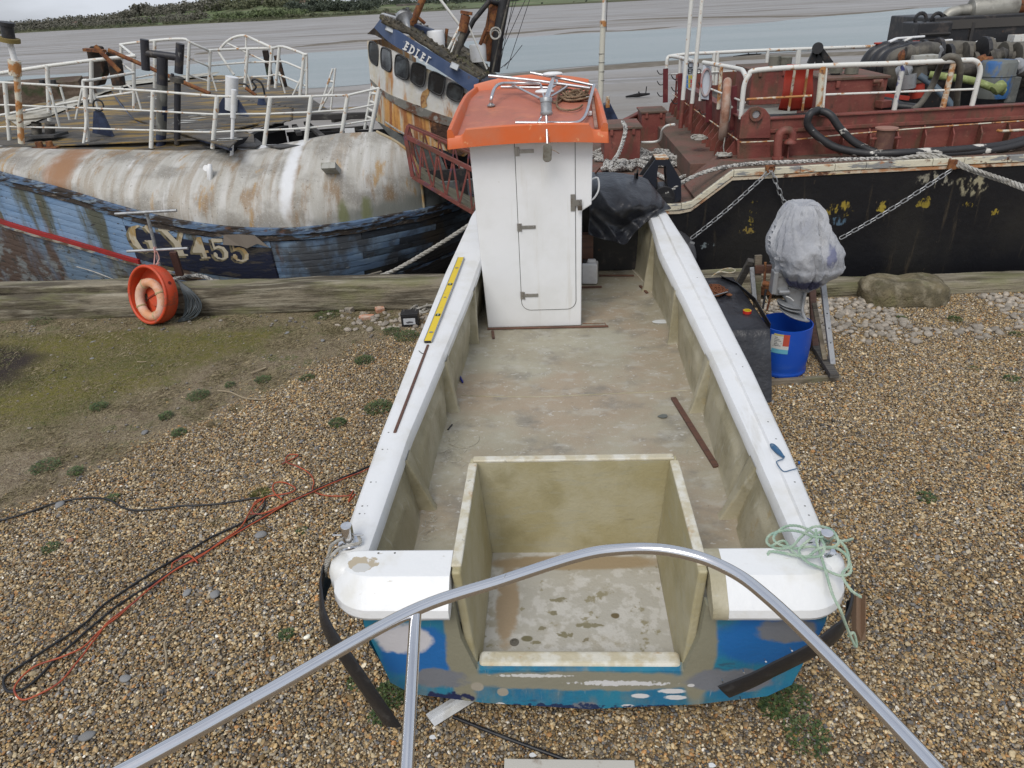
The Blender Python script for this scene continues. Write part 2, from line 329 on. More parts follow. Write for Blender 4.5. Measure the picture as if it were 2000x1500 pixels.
m_tanrope = W('tan_rope', (.19, .125, .075), .9, [((.28, .2, .13), 14, .52, .1, 1), ((.1, .07, .04), 12, .62, .08, 2)], [])
m_yellow = W('yellow_painted_metal', (.68, .50, .02), .4, [((.45, .33, .03), 14, .64, .06, 1, .7)], [(20, .001)])
m_blackplastic = W('black_plastic', (.014, .014, .017), .4, [((.04, .04, .04), 8, .6, .1, 1)], [])
m_orangeplastic = W('orange_red_plastic', (.56, .062, .018), .45, [((.42, .075, .03), 4, .55, .12, 1, .7), ((.10, .07, .045), (3, 3, 5), .62, .06, 2, .85)], [(30, .002)])
m_buoy = W('faded_orange_foam', (.60, .29, .15), .7, [((.66, .45, .35), 3.6, .5, .1, 1), ((.35, .2, .13), 12, .68, .05, 2, .7)], [(24, .003)])
m_dark = W('dark_void', (.008, .008, .009), .9)
m_concrete = W('grey_concrete', (.10, .105, .10), .9, [((.055, .06, .055), (2, 2, .8), .5, .1, 1), ((.17, .17, .155), 5, .62, .08, 2, .7)], [(9, .02)])
m_glass = W('dark_window', (.012, .013, .015), .12, [((.06, .07, .075), 2.4, .56, .1, 1)], [])
m_jerry = W('white_jerrycan_plastic', (.66, .66, .66), .45, [((.5, .49, .47), 6, .6, .1, 1, .6)], [])
m_pinkrope = W('pink_cord', (.5, .28, .25), .8)
m_green = W('green_hose', (.20, .24, .08), .7, [((.15, .17, .06), 5, .58, .1, 1), ((.38, .44, .2), 7, .6, .1, 2)], [(14, .01)])
m_bluetank = W('worn_blue_tank', (.03, .11, .28), .6, [((.13, .14, .13), (4, 4, 1.5), .46, .05, 1), ((.08, .07, .055), (6, 6, 2), .62, .07, 2)], [(12, .008)])
m_greypipe = W('grimy_pipe', (.115, .105, .085), .7, [((.05, .045, .04), 4, .55, .1, 1), ((.2, .18, .15), 9, .63, .08, 2, .7)], [(14, .006)])
m_silver = W('weathered_silver_lagging', (.34, .33, .29), .5, [((.14, .13, .11), (3, 3, 3), .55, .12, 1), ((.5, .49, .45), 7, .64, .08, 2, .6)], [(10, .006)], metal=.4)
m_hose = W('black_hose_white_tape', (.022, .022, .024), .5, [((.6, .58, .53), (3.2, 9, 5), .615, .015, 1, .9)], [(20, .003)])
m_moss = W('mossy_deck_boards', (.11, .10, .088), .92, [((.05, .048, .045), (1.5, 9, 3), .52, .1, 1), ((.28, .18, .045), (.9, 2.4, 1), .55, .07, 2, .85), ((.145, .14, .125), (2, 14, 2), .6, .08, 3, .7), ((.33, .21, .04), (5, 5, 5), .68, .05, 4, .8)], [((3, 24, 3), .02), (12, .01)])
m_deckgrey = W('grey_felt_deck', (.075, .075, .075), .9, [((.045, .045, .045), 3, .5, .1, 1), ((.16, .155, .14), 9, .64, .06, 2, .7), ((.2, .13, .04), 2.2, .66, .06, 3, .7)], [(18, .01)])
m_cobble = W('cobble', (.42, .365, .295), .85, [((.22, .20, .17), 14, .5, .12, 1), ((.45, .4, .33), 30, .6, .1, 2, .6)], [(40, .006)], vary=.35)
m_brick = W('broken_brick', (.42, .19, .11), .9, [((.5, .38, .3), 14, .55, .1, 1)], [(40, .01)], vary=.2)
m_boulder = W('brown_boulder', (.175, .145, .085), .95, [((.10, .085, .05), 4, .5, .12, 1), ((.27, .235, .165), 6, .58, .1, 2, .8), ((.15, .15, .06), 2.4, .6, .1, 3, .6)], [(8, .05), (34, .015)])
m_leaf = W('weed_leaf', (.050, .082, .020), .6, [((.09, .125, .035), 14, .5, .15, 1), ((.02, .045, .014), 30, .55, .1, 2)], [])
m_straw = W('dry_grass_blade', (.36, .30, .19), .8, [((.2, .17, .09), 5, .5, .2, 1)], [])
m_grassgreen = W('green_grass_blade', (.10, .135, .035), .7, [((.17, .16, .06), 3, .5, .2, 1)], [])
rng = np.random.default_rng(5)
def edge_y(x):          # boundary between turf and shingle, yard coordinates
    return interp(x, [(-9, 3.3), (-5.4, 4.2), (-4.2, 5.1), (-3.2, 6.7), (-2.2, 7.9), (-1.2, 8.6), (0, 9.0), (9, 9.5)])
def turf(x, y):         # 1 = turf, 0 = shingle
    n = noise.noise(Vector((x * .9, y * .9, 3))) * .75 + noise.noise(Vector((x * 2.7, y * 2.7, 9))) * .35
    return sstep(-.5, .75, (y - edge_y(x)) + n)
def moss(x, y):
    n = noise.noise(Vector((x * .6, y * .6, 13))) * .6 + noise.noise(Vector((x * 2.1, y * 2.1, 19))) * .3
    e = interp(x, [(-9, 4.2), (-5.4, 5.7), (-4.2, 7.4), (-2.4, 8.8), (-1, 9.3)])
    return sstep(-.3, .8, (y - e) + n) * (1 - .75 * sstep(8.35, 8.75, y + n * .3))
nx, ny = 260, 170
xs = np.linspace(-11, 11, nx); ys = np.linspace(-1.5, 9.22, ny)
gv = []; gt = []; gm = []
for yy in ys:
    for xx in xs:
        t = turf(xx, yy); mo = moss(xx, yy)
        z = .012 * noise.noise(Vector((xx * 1.3, yy * 1.3, 0))) + .006 * noise.noise(Vector((xx * 6, yy * 6, 4)))
        z += .020 * t + .012 * mo * (1 + noise.noise(Vector((xx * 9, yy * 9, 7)))) - .012
        gv.append((xx, yy, z)); gt.append(t); gm.append(mo)
gf = [(j * nx + i, j * nx + i + 1, (j + 1) * nx + i + 1, (j + 1) * nx + i) for j in range(ny - 1) for i in range(nx - 1)]
base_n = len(gv)
for q in ((-40, -45, -.02), (40, -45, -.02), (40, -1.5, -.02), (-40, -1.5, -.02), (-40, 9.22, -.02), (-11, 9.22, -.012), (-11, -1.5, -.012), (11, -1.5, -.012), (11, 9.22, -.012), (40, 9.22, -.02)): gv.append(q); gt.append(0); gm.append(0)
b = base_n
gf += [(b, b + 1, b + 2, b + 7, b + 6, b + 3), (b + 3, b + 6, b + 5, b + 4), (b + 7, b + 2, b + 9, b + 8)]
gme = bpy.data.meshes.new('ground'); gme.from_pydata(gv, [], gf)
a = gme.attributes.new('turf', 'FLOAT', 'POINT'); a.data.foreach_set('value', gt)
a = gme.attributes.new('moss', 'FLOAT', 'POINT'); a.data.foreach_set('value', gm)
m = bpy.data.materials.new('yard_ground'); m.use_nodes = True; nt = m.node_tree; bs = nt.nodes['Principled BSDF']
co = nt.nodes.new('ShaderNodeTexCoord').outputs['Object']
vo = nt.nodes.new('ShaderNodeTexVoronoi'); vo.inputs['Scale'].default_value = 62; nt.links.new(co, vo.inputs[0])
rp = nt.nodes.new('ShaderNodeValToRGB'); e = rp.color_ramp.elements
e[0].position = 0; e[0].color = (.12, .09, .06, 1); e[1].position = 1; e[1].color = (.40, .32, .21, 1)
for p, c in ((.25, (.29, .20, .11, 1)), (.45, (.15, .15, .15, 1)), (.6, (.36, .25, .14, 1)), (.8, (.22, .175, .12, 1))):
    k = e.new(p); k.color = c
sp = nt.nodes.new('ShaderNodeSeparateColor'); nt.links.new(vo.outputs['Color'], sp.inputs[0]); nt.links.new(sp.outputs[0], rp.inputs[0])
def attr(n): q = nt.nodes.new('ShaderNodeAttribute'); q.attribute_name = n; return q.outputs['Fac']
k1, _ = noise_mask(nt, co, 3.0, .5, .15, 3); soil = mixc(nt, k1, (.17, .13, .088), (.25, .20, .135))
k2, _ = noise_mask(nt, co, 22, .55, .12, 4); soil = mixc(nt, k2, soil, (.31, .26, .18))
k2, _ = noise_mask(nt, co, 70, .6, .08, 8); soil = mixc(nt, k2, soil, (.09, .07, .05))
k2, _ = noise_mask(nt, co, 4.2, .60, .06, 12); k4, _ = noise_mask(nt, co, 45, .48, .12, 14)
mk_ = nt.nodes.new('ShaderNodeMath'); mk_.operation = 'MULTIPLY'; nt.links.new(k2, mk_.inputs[0]); nt.links.new(k4, mk_.inputs[1]); soil = mixc(nt, mk_.outputs[0], soil, (.10, .125, .04))
k3, _ = noise_mask(nt, co, 1.4, .5, .2, 5); ms = mixc(nt, k3, (.12, .115, .036), (.185, .165, .038))
k3, _ = noise_mask(nt, co, 17, .52, .14, 6); ms = mixc(nt, k3, ms, (.20, .165, .085))
k3, _ = noise_mask(nt, co, 90, .58, .1, 7); ms = mixc(nt, k3, ms, (.05, .05, .02))
c1 = mixc(nt, attr('turf'), rp.outputs[0], soil); c2 = mixc(nt, attr('moss'), c1, ms)
shadow_mask = blob_mask(nt, co, (-7.35, 7.2), (1.0, 1.0), axes=(0, 1), wob=.3, seed=3, soft=.5)  # shadow lying at the far left, painted into the ground colour
c2 = mixc(nt, shadow_mask, c2, (.045, .035, .03))
nt.links.new(c2, bs.inputs['Base Color']); bs.inputs['Roughness'].default_value = .95; bs.inputs['Specular IOR Level'].default_value = .2
bp = nt.nodes.new('ShaderNodeBump'); bp.inputs['Distance'].default_value = .012; nt.links.new(vo.outputs['Distance'], bp.inputs['Height']); bp.invert = True
_, nn = noise_mask(nt, co, 55, .5, .2, 2); bp2 = nt.nodes.new('ShaderNodeBump'); bp2.inputs['Distance'].default_value = .012; nt.links.new(nn, bp2.inputs['Height']); nt.links.new(bp.outputs[0], bp2.inputs['Normal'])
nt.links.new(bp2.outputs[0], bs.inputs['Normal'])
gme.materials.append(m); gme.polygons.foreach_set('use_smooth', [True] * len(gme.polygons))
struct(link('ground', gme))

def in_view(x, y, z=0, pad=60):
    d = Vector((x, y, z)) - CAM; c = d.dot(CF)
    if c < .3: return False
    px = 1000 + F * d.dot(CR) / c; py = 750 - F * d.dot(CU) / c
    return -pad < px < 2000 + pad and -pad < py < 1500 + pad
def hull_floor(x, y): return -.85 < x < 1.15 and y > 2.9
def gravel_points(n, seed):
    r = np.random.default_rng(seed); out = []
    X = r.uniform(-9.5, 9.0, n * 3); Yy = r.uniform(1.2, 9.1, n * 3); U = r.uniform(0, 1, n * 3); k = 0
    for x, y, uu in zip(X, Yy, U):
        if hull_floor(x, y) or not in_view(x, y, 0, 330): continue
        t = turf(x, y)
        if uu < t * .86 + (.10 if t > .9 else 0): continue
        out.append((x, y, t)); k += 1
        if k >= n: break
    return out
pts = gravel_points(480000, 3)
P = np.array([(p[0], p[1]) for p in pts]); T = np.array([p[2] for p in pts]); N = len(P)
size = np.clip(rng.lognormal(math.log(.0068), .34, N), .0042, .020)
size = np.where(rng.uniform(0, 1, N) < .0016, size * rng.uniform(1.5, 2.1, N), size)
zz = rng.uniform(-.004, .010, N) - T * .004 + size * .1
sc = np.stack([size * rng.uniform(.85, 1.35, N), size * rng.uniform(.8, 1.1, N), size * rng.uniform(.45, .8, N)], 1)
rot = np.stack([rng.normal(0, .35, N), rng.normal(0, .35, N), rng.uniform(0, 6.28, N)], 1)
pal = np.array([(.47, .34, .175), (.36, .245, .11), (.26, .185, .105), (.56, .46, .29), (.165, .165, .17), (.26, .25, .235), (.13, .115, .10), (.40, .215, .085), (.66, .59, .45), (.34, .285, .205), (.46, .395, .29), (.18, .14, .09), (.78, .74, .66)])
pw = np.array([.16, .13, .12, .11, .06, .06, .06, .05, .04, .10, .07, .075, .012]); pw /= pw.sum()
ci = rng.choice(len(pal), N, p=pw); colr = pal[ci] * rng.uniform(.52, 1.38, (N, 1)) * np.array([1.0, .97, .93])
pg = np.array([noise.noise(Vector((x * .7, y * .7, 31))) for x, y in P])[:, None]
colr = np.clip(colr * (1 + .18 * pg), 0, 1)
pm = bpy.data.meshes.new('shingle'); pm.from_pydata([(x, y, z) for (x, y), z in zip(P, zz)], [], [])
for nme, arr, ty in (('sc', sc, 'FLOAT_VECTOR'), ('rot', rot, 'FLOAT_VECTOR'), ('pc', colr, 'FLOAT_VECTOR')):
    a = pm.attributes.new(nme, ty, 'POINT'); a.data.foreach_set('vector', arr.astype(np.float32).ravel())
mp_ = bpy.data.materials.new('pebble'); mp_.use_nodes = True; nt = mp_.node_tree; bs = nt.nodes['Principled BSDF']
at = nt.nodes.new('ShaderNodeAttribute'); at.attribute_type = 'INSTANCER'; at.attribute_name = 'pc'
co = nt.nodes.new('ShaderNodeTexCoord').outputs['Object']; k, _ = noise_mask(nt, co, 1.7, .52, .12, 1)
hs = nt.nodes.new('ShaderNodeHueSaturation'); hs.inputs['Value'].default_value = .72; nt.links.new(at.outputs['Vector'], hs.inputs['Color'])
nt.links.new(mixc(nt, k, at.outputs['Vector'], hs.outputs[0]), bs.inputs['Base Color']); bs.inputs['Roughness'].default_value = .62; bs.inputs['Specular IOR Level'].default_value = .35
so_ = bpy.data.objects.new('shingle', pm); COL.objects.link(so_)
ng = bpy.data.node_groups.new('scatter', 'GeometryNodeTree')
ng.interface.new_socket('Geometry', in_out='INPUT', socket_type='NodeSocketGeometry'); ng.interface.new_socket('Geometry', in_out='OUTPUT', socket_type='NodeSocketGeometry')
gi = ng.nodes.new('NodeGroupInput'); go = ng.nodes.new('NodeGroupOutput')
ico = ng.nodes.new('GeometryNodeMeshIcoSphere'); ico.inputs['Radius'].default_value = 1; ico.inputs['Subdivisions'].default_value = 2
sm = ng.nodes.new('GeometryNodeSetMaterial'); sm.inputs['Material'].default_value = mp_
ss = ng.nodes.new('GeometryNodeSetShadeSmooth')
spn = ng.nodes.new('GeometryNodeSetPosition'); nz = ng.nodes.new('ShaderNodeTexNoise'); nz.inputs['Scale'].default_value = 1.3
sb = ng.nodes.new('ShaderNodeVectorMath'); sb.operation = 'SUBTRACT'; sb.inputs[1].default_value = (.5, .5, .5)
sl = ng.nodes.new('ShaderNodeVectorMath'); sl.operation = 'SCALE'; sl.inputs['Scale'].default_value = 1.1
iop = ng.nodes.new('GeometryNodeInstanceOnPoints')
na1 = ng.nodes.new('GeometryNodeInputNamedAttribute'); na1.data_type = 'FLOAT_VECTOR'; na1.inputs['Name'].default_value = 'sc'
na2 = ng.nodes.new('GeometryNodeInputNamedAttribute'); na2.data_type = 'FLOAT_VECTOR'; na2.inputs['Name'].default_value = 'rot'
l = ng.links.new
l(ico.outputs['Mesh'], spn.inputs['Geometry']); l(nz.outputs['Color'], sb.inputs[0]); l(sb.outputs[0], sl.inputs[0]); l(sl.outputs[0], spn.inputs['Offset'])
l(spn.outputs[0], ss.inputs[0]); l(ss.outputs[0], sm.inputs[0]); l(sm.outputs[0], iop.inputs['Instance']); l(gi.outputs[0], iop.inputs['Points'])
l(na1.outputs['Attribute'], iop.inputs['Scale']); l(na2.outputs['Attribute'], iop.inputs['Rotation']); l(iop.outputs[0], go.inputs[0])
md = so_.modifiers.new('scatter', 'NODES'); md.node_group = ng
tag(so_, 'tan, brown and grey shingle covering the yard round the boat', 'shingle', kind='stuff')
def gz(x, y): return -.012 + .020 * turf(x, y) + .006 * moss(x, y)

def blades(name, n, seed, sel, hh, mat, label, cat, flat=.6):
    r = random.Random(seed); mb = MB(); k = 0; tries = 0
    while k < n and tries < n * 14:
        tries += 1
        x = r.uniform(-8.2, 1); y = r.uniform(2.6, 9.0)
        if r.random() > sel(x, y) or hull_floor(x, y) or not in_view(x, y): continue
        z = gz(x, y); a = r.uniform(0, 6.28); h = r.uniform(*hh); ln = h * r.uniform(flat * .5, flat * 2); ww = r.uniform(.0013, .0028)
        dx, dy = math.cos(a), math.sin(a); px, py = -dy * ww, dx * ww
        mb.add([(x - px, y - py, z), (x + px, y + py, z), (x + dx * ln * .5 + px * .7, y + dy * ln * .5 + py * .7, z + h * .75), (x + dx * ln, y + dy * ln, z + h)], [(0, 1, 2), (0, 2, 3)]); k += 1
    tag(mb.build(name, mat), label, cat, kind='stuff')
blades('dry_grass', 42000, 1, lambda x, y: max(0, turf(x, y) * (1 - .55 * moss(x, y))) * (.35 + .65 * (noise.noise(Vector((x * 1.3, y * 1.3, 50))) > -.05)), (.004, .016), m_straw, 'short dead straw-coloured grass lying over the bare earth left of the boat', 'dry grass', 2.2)
blades('turf_grass', 30000, 2, lambda x, y: moss(x, y) * (.25 + .75 * (noise.noise(Vector((x * 1.1, y * 1.1, 70))) > 0)), (.005, .015), m_grassgreen, 'thin mossy green turf in front of the left quay timber', 'grass', 1.2)

blades('dry_grass', 9000, 5, lambda x, y: turf(x, y) * (1 - .8 * moss(x, y)) * (noise.noise(Vector((x * 2.2, y * 2.2, 90))) > .12), (.018, .042), m_straw, 'longer tussocks of dead grass on the bare ground left of the boat', 'dry grass', 1.6)
def bed_mat():
    m = bpy.data.materials.new('river_mud'); m.use_nodes = True; nt = m.node_tree; bs = nt.nodes['Principled BSDF']
    co = nt.nodes.new('ShaderNodeTexCoord').outputs['Object']
    k, _ = noise_mask(nt, co, (.012, .035, 1), .5, .12, 1); c = mixc(nt, k, (.24, .222, .20), (.31, .295, .28))
    k, _ = noise_mask(nt, co, (.02, .11, 1), .58, .06, 2); c = mixc(nt, k, c, (.17, .15, .125))
    k, _ = noise_mask(nt, co, (.05, .5, 1), .60, .05, 3); c = mixc(nt, k, c, (.33, .32, .33))
    k, _ = noise_mask(nt, co, (.9, 2.2, 1), .64, .05, 5); c = mixc(nt, k, c, (.19, .17, .15))
    nt.links.new(c, bs.inputs['Base Color'])
    k, _ = noise_mask(nt, co, (.03, .2, 1), .52, .14, 4); r = nt.nodes.new('ShaderNodeMapRange'); r.inputs[3].default_value = .42; r.inputs[4].default_value = .8; nt.links.new(k, r.inputs[0]); nt.links.new(r.outputs[0], bs.inputs['Roughness'])
    bs.inputs['Specular IOR Level'].default_value = .35
    prev = None
    for sc_, h in (((.5, 1.6, 1), .10), ((4, 9, 1), .02)):
        _, n = noise_mask(nt, co, sc_, .5, .3, 6); bp = nt.nodes.new('ShaderNodeBump'); bp.inputs['Distance'].default_value = h; nt.links.new(n, bp.inputs['Height'])
        if prev: nt.links.new(prev, bp.inputs['Normal'])
        prev = bp.outputs[0]
    nt.links.new(prev, bs.inputs['Normal']); return m
WL = -1.5
mb = MB(); mb.add([(-4000, 9.3, WL), (4000, 9.3, WL), (4000, 5000, WL), (-4000, 5000, WL)], [(0, 1, 2, 3)])
struct(mb.build('mudflat', bed_mat()))
m = bpy.data.materials.new('river_water'); m.use_nodes = True; nt = m.node_tree; bs = nt.nodes['Principled BSDF']
co = nt.nodes.new('ShaderNodeTexCoord').outputs['Object']
k, _ = noise_mask(nt, co, (.03, .12, 1), .5, .15, 1); c = mixc(nt, k, (.205, .245, .24), (.26, .29, .285)); nt.links.new(c, bs.inputs['Base Color'])
bs.inputs['Roughness'].default_value = .28; bs.inputs['Specular IOR Level'].default_value = .4
prev = None
for sc_, h in (((.8, 2.6, 1), .10), ((3.5, 9, 1), .05)):
    _, n = noise_mask(nt, co, sc_, .5, .3, 6); bp = nt.nodes.new('ShaderNodeBump'); bp.inputs['Distance'].default_value = h; nt.links.new(n, bp.inputs['Height'])
    if prev: nt.links.new(prev, bp.inputs['Normal'])
    prev = bp.outputs[0]
nt.links.new(prev, bs.inputs['Normal'])
up_ = [(-250, 158), (0, 150), (200, 140), (400, 122), (550, 107), (700, 97), (850, 86), (1000, 74), (1150, 65), (1300, 57), (1450, 48), (1600, 33), (1750, 20), (1900, 10), (2050, -1), (2350, -22)]
lo_ = [(2350, 52), (2050, 70), (1900, 76), (1750, 88), (1650, 96), (1500, 104), (1400, 112), (1300, 119), (1180, 127), (1050, 137), (950, 146), (850, 152), (700, 166), (500, 178), (250, 200), (0, 225), (-250, 240)]
out = []
for i, (x, y) in enumerate(up_ + lo_):
    p = PZ(x, y, WL + .02); out.append(p)
ring = spline(out, 5, closed=True)
for i, p in enumerate(ring):
    k = 1 + .012 * noise.noise(Vector((p.x * .2, p.y * .2, 0))); ring[i] = Vector((p.x * k, p.y * k, WL + .02))
mb = MB(); mb.add(ring, [tuple(range(len(ring)))]); me = mb.mesh('river_channel', m)
import bmesh
bm = bmesh.new(); bm.from_mesh(me); bmesh.ops.triangulate(bm, faces=bm.faces); bmesh.ops.recalc_face_normals(bm, faces=bm.faces)
bm.to_mesh(me); bm.free()
if me.polygons[0].normal.z < 0: me.flip_normals()
struct(link('river_water', me))
def bar(pts, w_, h_, name='mud_bank'):
    pts = spline(pts, 6); rows = []
    for i, p in enumerate(pts):
        d = (pts[min(i + 1, len(pts) - 1)] - pts[max(i - 1, 0)]).normalized(); sd_ = Vector((-d.y, d.x, 0)); t = math.sin(math.pi * i / (len(pts) - 1)) ** .4
        ww = w_ * t * (1 + .5 * noise.noise(p * .3)); hh = h_ * t * (1 + .5 * noise.noise(p * .25 + Vector((9, 0, 0))))
        rows.append([p + sd_ * ww * s_ + Vector((0, 0, hh * max(0, 1 - s_ * s_) - .05)) for s_ in (-1, -.6, -.2, .2, .6, 1)])
    mb = MB(); mb.grid(rows); struct(mb.build(name, W('bank_mud', (.125, .105, .075), .8, [((.18, .16, .13), (.8, 3, 3), .55, .1, 1)], [((1, 3, 3), .06)]), smooth=180))
bar([PZ(x, y, WL) for x, y in ((950, 152), (1060, 142), (1180, 133), (1300, 124), (1420, 116), (1520, 110), (1700, 104), (1900, 92), (2100, 78))], 2.0, .22)
bar([PZ(x, y, WL) for x, y in ((560, 94), (640, 86), (720, 80), (800, 79), (900, 74), (1000, 66), (1100, 57), (1180, 52))], 3.2, .30)
bar([PZ(x, y, WL) for x, y in ((1080, 68), (1150, 62), (1230, 60), (1330, 51))], 1.8, .22)
bar([PZ(x, y, WL) for x, y in ((380, 106), (400, 105), (416, 104))], 1.2, .3)
bar([PZ(x, y, WL) for x, y in ((1180, 40), (1400, 34), (1620, 30), (1800, 14))], 3.0, .25)
mb = MB(); mb.box((0, 9.37, -.93), (80, .22, 1.78)); struct(mb.build('quay_wall', m_quay))

def hill_strip(name, line, height, depth, mat, z0=WL):
    rows = []
    ln = [PZ(x, y, WL) for x, y in line]
    for k in range(9):
        t = k / 8; row = []
        for i, p in enumerate(ln):
            d = Vector((p.x, p.y, 0)).normalized()
            q = p + d * depth * t; hh = height(line[i][0]) * sstep(0, 1, t) * (1 + .12 * noise.noise(Vector((p.x * .01, t * 3, 2))))
            row.append(Vector((q.x, q.y, WL - .1 + hh + (0 if k else -.3))))
        rows.append(row)
    mb = MB(); mb.grid(rows); return struct(mb.build(name, mat, smooth=180))
shore = [(-260, 79), (-100, 72), (0, 67), (120, 60), (250, 54), (400, 46), (520, 41), (620, 35), (720, 29), (800, 25), (900, 19), (1000, 14), (1100, 9), (1200, 4), (1320, -2), (1450, -9), (1600, -18), (1800, -30), (2100, -48), (2400, -70)]
m_field = W('far_fields', (.115, .13, .06), .95, [((.11, .165, .055), (.006, .012, 1), .52, .03, 1), ((.20, .185, .11), (.008, .02, 1), .60, .03, 2), ((.07, .085, .035), (.03, .05, 1), .56, .08, 3)])
def hh_(x): return interp(x, [(-300, 13), (0, 9), (200, 12), (300, 22), (400, 25), (620, 22), (800, 13), (1000, 9), (1300, 8), (2400, 8)])
hill_strip('far_hills', shore, hh_, 520, m_field)
m_saltbank = W('far_bank', (.055, .06, .025), .95, [((.10, .10, .05), (.05, .05, 1), .55, .1, 1)])
hill_strip('far_bank', shore, lambda x: 1.6, 14, m_saltbank)
def leafy(mb, c, rx, rz, n, s, r):
    """crown as leaf clumps spread through a lumpy volume"""
    lumps = [(Vector((r.uniform(-.6, .6) * rx, r.uniform(-.6, .6) * rx, r.uniform(-.4, .55) * rz)), r.uniform(.35, .62)) for _ in range(7)]
    for _ in range(n):
        lc, lr = r.choice(lumps); d = Vector((r.gauss(0, 1), r.gauss(0, 1), r.gauss(0, 1))).normalized() * (r.random() ** .4) * lr
        p = c + lc + Vector((d.x * rx, d.y * rx, d.z * rz)); nrm = Vector((r.gauss(0, 1), r.gauss(0, 1), r.gauss(.3, 1))).normalized()
        x, y, _ = frame_to(nrm); k = s * r.uniform(.6, 1.4)
        mb.add([p - x * k, p + y * k * .8, p + x * k, p - y * k * .8], [(0, 1, 2, 3)])
fol = [W('far_foliage_olive', (.11, .12, .065), .9, [((.17, .17, .10), .15, .55, .1, 1), ((.05, .06, .035), .3, .57, .08, 2)]),
       W('far_foliage_bare', (.135, .128, .10), .9, [((.19, .18, .145), .15, .5, .12, 1), ((.09, .09, .07), .3, .57, .08, 2)]),
       W('far_foliage_dark', (.06, .075, .055), .9, [((.07, .085, .055), .2, .55, .1, 1)]),
       W('far_foliage_fresh', (.14, .175, .08), .9, [((.07, .09, .045), .2, .55, .1, 1)])]
def ground_at(px, back):
    i0 = interp(px, [(a_, b_) for a_, b_ in shore]); p = PZ(px, i0, WL); d = Vector((p.x, p.y, 0)).normalized()
    t = back / 520; q = p + d * back; return Vector((q.x, q.y, WL - .1 + hh_(px) * sstep(0, 1, t)))
def wood(px0, px1, back, n, rx, hh, mi, label, seed):
    r = random.Random(seed); mb = MB()
    for k in range(n):
        px = px0 + (px1 - px0) * (k + r.random()) / n; c = ground_at(px, back * r.uniform(.85, 1.15)); h = hh * r.uniform(.65, 1.2); R_ = rx * r.uniform(.7, 1.2)
        leafy(mb, c + Vector((0, 0, h * .42)), R_ * 1.1, h * .75, 230, h * .115, r)
    tag(mb.build('woodland', fol[mi]), label, 'wood', kind='stuff')
wood(-260, 260, 300, 90, 15, 11, 1, 'bare brown wood along the far hilltop at the left edge', 1)
wood(-200, 400, 130, 80, 12, 8, 1, 'dull brown scrub on the slope below the far left wood', 2)
wood(-240, 760, 16, 130, 6, 4.2, 0, 'low olive hedge along the foot of the far bank', 3)
wood(250, 440, 330, 40, 14, 12, 1, 'pale bare wood on the higher hill right of the far left wood', 4)
wood(420, 640, 330, 48, 14, 13, 0, 'olive wood on top of the far hill left of the wheelhouse', 5)
wood(570, 730, 190, 34, 11, 11, 2, 'dark evergreen block on the far slope just left of the wheelhouse', 6)
wood(430, 590, 100, 30, 11, 8, 3, 'fresh green scrub low on the far hill in the middle', 7)
wood(720, 1010, 330, 44, 13, 8, 2, 'dark tree line above the green field behind the wheelhouse', 8)
wood(720, 905, 60, 18, 6, 4, 0, 'olive bushes on the shore behind the wheelhouse roof', 9)
r = random.Random(4)
specs = [(8, 280, 10, 2, 'round dark tree standing out on the far skyline at the left edge'), (62, 290, 7, 2, 'second dark tree from the left on the far skyline'), (133, 300, 9, 2, 'tall dark tree on the far skyline, third from the left'), (190, 300, 8, 2, 'small dark conifer on the far skyline, fourth from the left'),
 (232, 300, 8, 1, 'thin bare tree on the far skyline just before the hill rises'), (160, 90, 8, 0, 'olive tree low on the far slope under the third skyline tree'), (245, 70, 7, 2, 'dark bush tree near the far shore above the bare pale field'), (312, 320, 9, 2, 'lone dark tree on the shoulder of the far hill'), (405, 330, 9, 2, 'dark tree at the gap in the far hilltop wood'), (355, 200, 8, 1, 'bare tree half way up the far hill'),
 (425, 90, 10, 3, 'fresh green tree at the foot of the far hill'), (470, 80, 9, 3, 'second fresh green tree at the foot of the far hill'), (295, 60, 8, 3, 'pale green tree beside the far shore below the green field'), (520, 300, 10, 1, 'bare crowned tree on the far hilltop in the middle'), (1058, 20, 3.5, 2, 'dark bush on the far shore right of the masts'), (1120, 24, 3, 0, 'small olive bush on the far shore beside the dark one'), (1145, 22, 3, 2, 'third bush on the far shore, nearest the white pole')]
m_bark = W('far_bark', (.07, .06, .05), .9)
for px, back, h, mi, lb in specs:
    c = ground_at(px, back); t = thing('far_tree', c, lb, 'tree', 'single trees and bushes on the far shore')
    mb = MB(); mb.tube([c, c + Vector((.1, 0, h * .6))], [h * .035, h * .015], 6)
    for q in range(3): a_ = r.uniform(0, 6.3); mb.tube([c + Vector((0, 0, h * .35)), c + Vector((math.cos(a_) * h * .25, math.sin(a_) * h * .25, h * .7))], [h * .016, h * .006], 5)
    mb.build('trunk', m_bark, t); mb = MB(); leafy(mb, c + Vector((0, 0, h * .62)), h * .42, h * .42, 420, h * .055, r); mb.build('crown', fol[mi], t)
m_farwall = W('far_pale_wall', (.5, .5, .47), .8); m_farroof = W('far_roof', (.16, .10, .08), .8)
